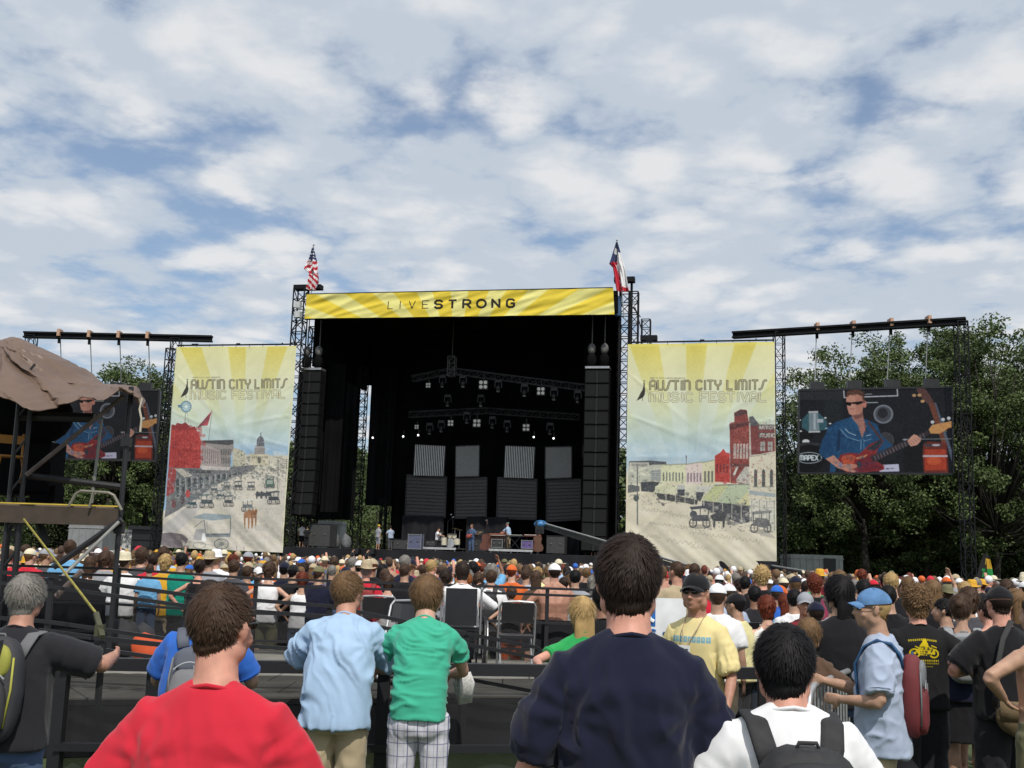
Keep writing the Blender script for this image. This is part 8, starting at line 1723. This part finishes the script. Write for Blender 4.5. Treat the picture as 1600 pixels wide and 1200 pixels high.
MIDS = [(110, 843, 17.6, 0, 'tan', 'sky', 'dkgrey', 'short', 'brown', 'tall man in sky blue tee under the scaffold brace', .2), (14, 858, 17.8, 0, 'pink', 'red', 'denim', 'short', 'brown', 'man in red tee at left edge below the scaffold', 0), (48, 852, 17.9, 1, 'fair', 'red', 'denim', 'short', 'light', 'person in red tee and cream cap beside the scaffold post', 0, 'cream'),
 (73, 852, 18.4, 1, 'tan', 'dkgrey', 'black', 'short', 'light', 'grey capped man behind the yellow strap', -.6, 'grey'), (139, 868, 17.4, 5, 'fair', 'white', 'denim', 'long', 'brown', 'woman in white top with long brown hair leaning near the blue tee', -.5), (165, 862, 17.6, 1, 'fair', 'grey', 'khaki', 'medium', 'brown', 'person in grey tee left of the straw hat', .5),
 (196, 860, 16.9, 1, 'tan', 'white', 'olive', 'short', 'brown', 'person in wide straw hat and white tee by the ramp railing', .1, None, 'cream'), (222, 857, 18.2, 0, 'fair', 'dkgrey', 'black', 'curly', 'brown', 'curly haired man right of the straw hat', 0), (240, 864, 17.8, 0, 'pink', 'red', 'khaki', 'short', 'dark', 'person in red tee between straw hat and gold shirt', 0),
 (259, 864, 17.0, 3, 'fair', 'gold', 'khaki', 'medium', 'blond', 'blond person in golden yellow top beside the teal shirt', 0), (284, 863, 17.0, 0, 'tan', 'teal', 'black', 'short', 'black', 'black haired man in teal tee beside the golden top', 0), (312, 872, 16.9, 4, 'pink', 'black', 'denim', 'bun', 'dark', 'woman with bare pink shoulders and dark bun', 0),
 (366, 874, 16.9, 0, 'tan', 'dkgrey', 'denim', 'short', 'brown', 'short haired man in grey tee left of the white tank tops', 0), (387, 884, 17.4, 1, 'tan', 'orange', 'denim', 'short', 'brown', 'person in orange tee left of the white tank top with hands on hips', 0), (421, 876, 16.7, 4, 'fair', 'white', 'olive', 'medium', 'brown', 'woman in white tank top with hands on her hips', 0),
 (445, 873, 17.4, 0, 'tan', 'navy', 'black', 'short', 'black', 'man in navy cap and navy tee between the white tank tops', 0, 'navy'), (459, 877, 16.9, 1, 'tan', 'black', 'black', 'short', 'black', 'broad man in black tee and black cap behind the white tank tops', 0, 'black'), (473, 892, 16.6, 4, 'tan', 'white', 'denim', 'medium', 'red', 'woman in white tank top with auburn hair', .1),
 (499, 879, 16.6, 1, 'tan', 'navy', 'black', 'short', 'brown', 'man in olive cap and navy tee behind the light blue shirt', -.2, 'olive'), (541, 880, 17.2, 0, 'tan', 'denim', 'denim', 'short', 'black', 'man in navy cap and blue shirt left of the red shirt', 0, 'navy'), (573, 873, 16.6, 0, 'pink', 'red', 'khaki', 'short', 'grey', 'man in wide tan sun hat and red shirt', 0, None, 'khaki'),
 (607, 895, 16.7, 4, 'fair', 'white', 'black', 'medium', 'brown', 'woman in white tank top right of the red shirt', .2), (633, 880, 16.8, 1, 'tan', 'black', 'olive', 'thin', 'brown', 'balding man in black tee left of the sea green shirt', 0), (697, 890, 17.0, 1, 'tan', 'grey', 'denim', 'medium', 'dark', 'dark haired person in grey left of the wheelchair', 0),
 (768, 890, 16.5, 0, 'fair', 'white', 'black', 'short', 'brown', 'man in white jersey with a black bag right of the wheelchair', .1), (800, 914, 16.2, 4, 'tan', 'black', 'orange', 'bun', 'brown', 'woman in black halter top with pinned brown hair', .2), (838, 890, 17.5, 3, 'fair', 'brown', 'black', 'long', 'brown', 'long brown haired woman left of the shirtless man', 0), (899, 890, 16.8, 0, 'tan', 'grey', 'black', 'short', 'black', 'man in grey tee with camera strap right of the shirtless man', 0),
 (729, 893, 18.2, 3, 'fair', 'pink', 'denim', 'medium', 'orange', 'ginger haired person in pink top behind the wheelchair', 0),
 (1121, 903, 10.3, 0, 'tan', 'white', 'khaki', 'short', 'brown', 'person in white jacket and white cap right of the pale yellow man', -.2, 'white'), (1153, 918, 10.8, 0, 'tan', 'ltyellow', 'dkgrey', 'short', 'black', 'man in yellow tee and black cap looking left', .9, 'black'), (1199, 928, 10.9, 4, 'fair', 'white', 'denim', 'medium', 'red', 'auburn haired woman in white tee right of the yellow tee', 0),
 (1241, 920, 12.2, 0, 'tan', 'white', 'denim', 'short', 'black', 'black haired man in white tee beside the auburn haired woman', -.3), (1258, 917, 11.0, 0, 'red', 'maroon', 'denim', 'short', 'brown', 'man in grey cap and red shirt facing the camera', 2.9, 'grey'), (1277, 931, 10.2, 1, 'tan', 'charcoal', 'denim', 'short', 'dark', 'person in dark navy cap before the grey haired head', .3, 'navy'),
 (1303, 925, 11.6, 0, 'fair', 'grey', 'dkgrey', 'medium', 'grey', 'grey haired person right of the man facing the camera', 0), (1212, 908, 14.2, 2, 'tan', 'blue', 'denim', 'short', 'brown', 'man in bright blue cap raising his arm', -.7, 'blue'), (1228, 926, 13.0, 3, 'fair', 'sky', 'denim', 'long', 'red', 'long auburn haired woman under the bright blue cap', 0),
 (1180, 915, 13.2, 0, 'brown', 'charcoal', 'black', 'short', 'black', 'dark haired man in charcoal behind the yellow tee', 0), (1165, 900, 17.0, 1, 'tan', 'black', 'black', 'short', 'black', 'black haired man behind the yellow tee and black cap', 0), (1225, 898, 19.0, 0, 'fair', 'grey', 'black', 'short', 'brown', 'man in cream cap under the corner of the brick banner', 0, 'cream'),
 (1140, 905, 13.0, 0, 'tan', 'bluegrey', 'black', 'short', 'brown', 'man in white cap left of the yellow tee', .3, 'white'), (1389, 914, 11.2, 1, 'tan', 'black', 'denim', 'short', 'black', 'black haired man in black tee left of the motorbike shirt', 0), (1458, 905, 12.5, 3, 'fair', 'black', 'denim', 'long', 'light', 'light brown haired woman behind the motorbike shirt', 0),
 (1515, 915, 10.8, 3, 'tan', 'dkgrey', 'black', 'medium', 'brown', 'brown haired woman right of the pinned up hair', 0), (1536, 918, 11.2, 0, 'pink', 'grey', 'black', 'short', 'black', 'man in black cap and grey tank beside the brown bag man', 0, 'black'), (1548, 935, 10.0, 7, 'pink', None, 'black', 'short', 'dark', 'shirtless man left of the brown bag man', .3), (1588, 918, 10.2, 3, 'tan', 'black', 'denim', 'long', 'light', 'long haired woman right of the brown bag man', .3),
 (1478, 935, 10.6, 2, 'tan', 'black', 'black', 'short', 'black', 'person holding hands to face between motorbike shirt and grey pack', .8), (1350, 905, 13.0, 0, 'tan', 'navy', 'denim', 'short', 'black', 'black haired man just behind the washed blue cap', 0), (1420, 900, 15.0, 1, 'fair', 'gold', 'denim', 'short', 'light', 'person in golden top behind the curly hair', 0)]
q = at(229, 950, 15.2); crowd_person(q.x, 15.2, 1.12, 0, 'tan', 'sky', 'denim', 'short', 'brown', .3, z=.506, label='small child in sky blue tee standing on the platform below the gold shirt')
for a in MIDS:
    mid(a[0], a[1], a[2], a[3], a[4], a[5], a[6], a[7], a[8], a[9], a[10] if len(a) > 10 else 0, a[11] if len(a) > 11 else None, a[12] if len(a) > 12 else None)
# black shoulder bag of the white jersey, red backpack of the red shirt
for px, D, lb, c_, rz in ((574, 16.6, 'dark red backpack on the man in the wide tan sun hat', (.25, .02, .02), 0), (762, 16.5, 'black sling bag on the man in white jersey', (.02, .02, .022), .1)):
    q = at(px, 900, D); fake = empty('backpack_spot', (q.x, D, 0), rz); backpack(Pose(1.76), None, [mat('pack ' + lb[:8], c_, .7), mat('pack ' + lb[:8], c_), mat('pack ' + lb[:8], c_)], label=lb, at_root=fake); bpy.data.objects.remove(fake)

# people on the stage wings and at its lip
for px, b, ti, shirt, low, rz, z, H, hc, lb in [(478, .6, 1, 'black', 'black', .2, None, 1.35, 'brown', 'crouching photographer in black at the left end of the stage'), (470, 2.0, 0, 'white', 'black', .5, None, 1.6, 'black', 'person in white shirt behind the crouching photographer'), (551, -.9, 1, 'black', 'black', -1.2, .75, 1.62, 'dark', 'cameraman in black before the grey covered gear'), (574, -.9, 1, 'black', 'black', -1.2, .75, 1.62, 'dark', 'cameraman in black with dark cap reaching right at the stage lip'),
    (590, 3.0, 0, 'grey', 'grey', -.5, None, 1.68, 'blond', 'stagehand in grey tee and yellow cap at the stage gap'), (609, 2.4, 1, 'bluegrey', 'dkgrey', .9, None, 1.6, 'dark', 'stagehand in pale grey tee bending left of the slate cabinet'), (927, 3.0, 0, 'black', 'black', .4, None, 1.7, 'grey', 'stagehand in black standing at the right side of the stage')]:
    q = st(U_(px, b, 862), b, DZ if z is None else z); crowd_person(q.x, q.y, H, ti, 'tan', shirt, low, 'short', hc, SROT + rz, z=q.z, label=lb, capc='gold' if 'yellow cap' in lb else None)
for px in (556, 580):
    root = empty('stage_camera', st(U_(px, -.9, 862), -.6, 0), SROT); reg(root, 'black broadcast camera on a tripod at the stage lip', 'camera', 'cameras at the stage lip'); m = MB(); m.box((0, 0, 2.2), (.3, .5, .32)); m.tube([(0, .25, 2.2), (0, .55, 2.2)], [.1, .13], 10); m.build('body', BLACKM, root)
    for a in (0, 2.1, 4.2): m = MB(); m.bar((.0, 0, 2.0), (.5 * math.cos(a), .5 * math.sin(a), 0), .05); m.build('tripod_leg', BLACKM, root)

# ------------------------------------------------------------------ random crowd
rr = random.Random(42)
SHIRTS = ['white'] * 7 + ['black'] * 6 + ['grey'] * 3 + ['red'] * 3 + ['sky'] * 2 + ['blue'] * 2 + ['navy'] * 4 + ['orange'] * 2 + ['gold'] * 2 + ['kelly', 'teal', 'pink', 'cream', 'ltyellow', 'brown', 'olive', 'maroon', 'purple', 'dkgrey', 'dkgrey', 'bluegrey', 'ltblue', 'khaki', 'plum']
NAMES = {'sky': 'sky blue', 'kelly': 'bright green', 'ltyellow': 'pale yellow', 'dkgrey': 'dark grey', 'bluegrey': 'blue grey', 'ltblue': 'light blue', 'gold': 'golden', 'plum': 'plum', 'light': 'light brown', 'dark': 'dark brown', 'red': 'red', 'khaki': 'tan'}
def zone(px, D):
    f = 'front' if D < 21 else 'back'
    for a, z in ((90, 'below the scaffold'), (250, 'below left screen'), (345, 'below capitol left'), (445, 'below capitol right'), (540, 'before left wing'), (640, 'before the stage gap'), (720, 'before the drums'), (800, 'before the guitarist'), (880, 'before the keyboards'), (975, 'before right speakers'), (1100, 'left under brick'), (1215, 'right under brick'), (1320, 'before the trailer'), (1420, 'under right screen'), (1510, 'before right gantry'), (1700, 'by the right edge')):
        if px < a: return f, z
placed = [(o.location.x, o.location.y) for o in scene.objects if o.name.startswith('person')]
n_ind = 0; far = []
y = 12.0
while y < 62:
    step = .78 if y < 30 else .95; half = y * .47 + 1.5; x = -half + rr.random() * step
    while x < half:
        xx = x + rr.uniform(-.25, .25); yy = y + rr.uniform(-.3, .3); px = scr((xx, yy, 1.7)); x += step * rr.uniform(.8, 1.3)
        lim = 17.3 if px < 1010 else (13.5 if px > 1115 else 14.0)
        back = 66 if px < 1215 else max(30, 60 - (px - 1215) * .055)
        if yy < lim or yy > back - 3 or px < -60 or px > 1660: continue
        if any(abs(a - xx) < .5 and abs(b - yy) < .5 for a, b in placed): continue
        if px > 1330 and yy < 16 and rr.random() < .35: continue
        fem = rr.random() < .42; H = rr.gauss(1.60, .07) if fem else rr.gauss(1.73, .08); H = min(H, 1.88); sh = rr.choice(SHIRTS)
        if px > 1330 and rr.random() < .5: sh = rr.choice(['black', 'navy', 'dkgrey', 'black'])
        u = rr.random(); capc = hatc = None
        if u < .27: capc = rr.choice(['white', 'white', 'black', 'navy', 'khaki', 'orange', 'red', 'olive', 'grey', 'white', 'blue'])
        elif u < .37: hatc = rr.choice(['cream', 'khaki', 'white', 'cream', 'olive', 'gold'])
        hair = rr.choice(['long', 'medium', 'pony', 'bun'] if fem else ['short', 'short', 'curly', 'medium', 'thin']); hc = rr.choice(['brown', 'brown', 'dark', 'black', 'light', 'light', 'blond', 'grey', 'red'] if True else [])
        sk = rr.choice(['fair', 'tan', 'tan', 'pink', 'pink', 'brown', 'red']); ti = rr.choice(TF if fem else TM); bare = (not fem) and rr.random() < .07
        if bare: ti = 7; sh = None
        if ti == 6 and rr.random() < .85: ti = 0
        low = rr.choice(['khaki', 'denim', 'black', 'olive', 'dkgrey', 'denim']); rz = rr.gauss(0, .25) if rr.random() < .9 else rr.uniform(-3, 3)
        if n_ind < 225 and yy < 27:
            f, zn = zone(px, yy); what = 'shirtless' if bare else ('in %s %s' % (NAMES.get(sh, sh), 'tank top' if ti in (4, 5) else 'tee'))
            hw = ('with %s cap' % NAMES.get(capc, capc)) if capc else ('with %s sun hat' % NAMES.get(hatc, hatc)) if hatc else 'with %s hair' % NAMES.get(hc, hc) if hc != 'red' else 'with auburn hair'
            pos = ('person %s, %s, %s %s' % (what, hw.replace('with ', ''), f, zn)); crowd_person(xx, yy, H, ti, sk, sh, low, (hair if not (capc or hatc) else ('short' if not fem else 'long')), hc, rz, capc, hatc, base=pos); n_ind += 1; placed.append((xx, yy))
        else: far.append((xx, yy, H, fem, sh, sk, hc, capc, hatc, rz, rr.random()))
    y += .62 if y < 30 else .85
# the far crowd: reads as one mass of heads and shoulders
V = []; F = []; Cc = []
def add_c(m, col):
    n = sum(len(v) for v in V); V.append(np.array(m.v)); F.append([tuple(i + n for i in f) for f in m.f]); Cc.append((len(m.v), col))
CS = {k: tuple(SK[k].node_tree.nodes['Mix'].inputs['A'].default_value)[:3] for k in SK}; CH_ = {k: tuple(HM[k].node_tree.nodes['Mix'].inputs['A'].default_value)[:3] for k in HM}
Vl = []; Fl = []; Kl = []; base_i = 0
for (x, y, H, fem, sh, sk, hc, capc, hatc, rz, q) in far:
    k = H / 1.8; pieces = []
    m = MB(); w = .20 if fem else .24
    m.loft([[Vector((math.cos(a) * rx, math.sin(a) * ry, z)) for a in np.linspace(0, 2 * PI, 9)[:-1]] for z, rx, ry in ((.8, w * .8, .12), (1.05, w * .75, .11), (1.3, w * .9, .12), (1.43, w * .85, .09), (1.5, w * .3, .06))]); pieces.append((m, C_[sh] if sh else CS[sk]))
    m = MB()
    for s in (-1, 1):
        if q < .03 and s == 1: m.tube([(s * w * .9, 0, 1.42), (s * .32, .1, 1.65), (s * .25, .15, 1.92)], [.05, .045, .035], 5)
        else: m.tube([(s * w * .9, 0, 1.42), (s * (w + .06), -.02, 1.15), (s * w * .8, .2, 1.1)], [.055, .045, .035], 5)
    m.tube([(0, 0, 1.45), (0, .02, 1.6)], .055, 6); m.ell((0, .03, 1.655), (.078, .095, .115), n=8, m=6); pieces.append((m, CS[sk]))
    m = MB(); m.loft([[Vector((math.cos(a) * .15, math.sin(a) * .11, z)) for a in np.linspace(0, 2 * PI, 7)[:-1]] for z in (.1, .82)]); pieces.append((m, (.08, .08, .1)))
    m = MB()
    if hatc: m.ell((0, .01, 1.74), (.095, .11, .09), n=8, m=5); m.tube([(0, .01, 1.72), (0, .01, 1.735)], .18, 9); hcol = C_[hatc]
    elif capc: m.ell((0, .01, 1.71), (.09, .108, .10), n=8, m=6); m.box((0, .13, 1.70), (.13, .10, .012)); hcol = C_[capc]
    else: m.ell((0, -.005, 1.69), (.088, .10, .115 if not fem else .13), n=8, m=6); hcol = CH_[hc]; (m.ell((0, -.05, 1.55), (.075, .05, .14), n=7, m=5) if fem else None)
    pieces.append((m, hcol)); R = Matrix.Rotation(rz, 3, 'Z')
    for mm, col in pieces:
        P = (np.array(mm.v) * k) @ np.array(R).T + np.array([x, y, 0]); Vl.append(P); Fl += [tuple(i + base_i for i in f) for f in mm.f]; Kl.append(np.tile(np.array((*col[:3], 1.0)), (len(P), 1))); base_i += len(P)
if Vl:
    me = bpy.data.meshes.new('far_crowd'); me.from_pydata(np.concatenate(Vl).tolist(), [], Fl); ca = me.color_attributes.new('cloth_colour', 'FLOAT_COLOR', 'POINT'); ca.data.foreach_set('color', np.concatenate(Kl).astype(np.float32).ravel()); me.polygons.foreach_set('use_smooth', [True] * len(me.polygons)); me.update()
    m_ = bpy.data.materials.new('crowd colours'); m_.use_nodes = True; N = m_.node_tree.nodes; a_ = N.new('ShaderNodeAttribute'); a_.attribute_name = 'cloth_colour'; m_.node_tree.links.new(a_.outputs['Color'], N['Principled BSDF'].inputs['Base Color']); N['Principled BSDF'].inputs['Roughness'].default_value = .85
    tagd(link_mesh('far_crowd', me, [m_]), 'dense far crowd of many small heads packed before the stage', 'crowd', kind='stuff')
print('individuals', n_ind, 'far', len(far))
finish_labels()
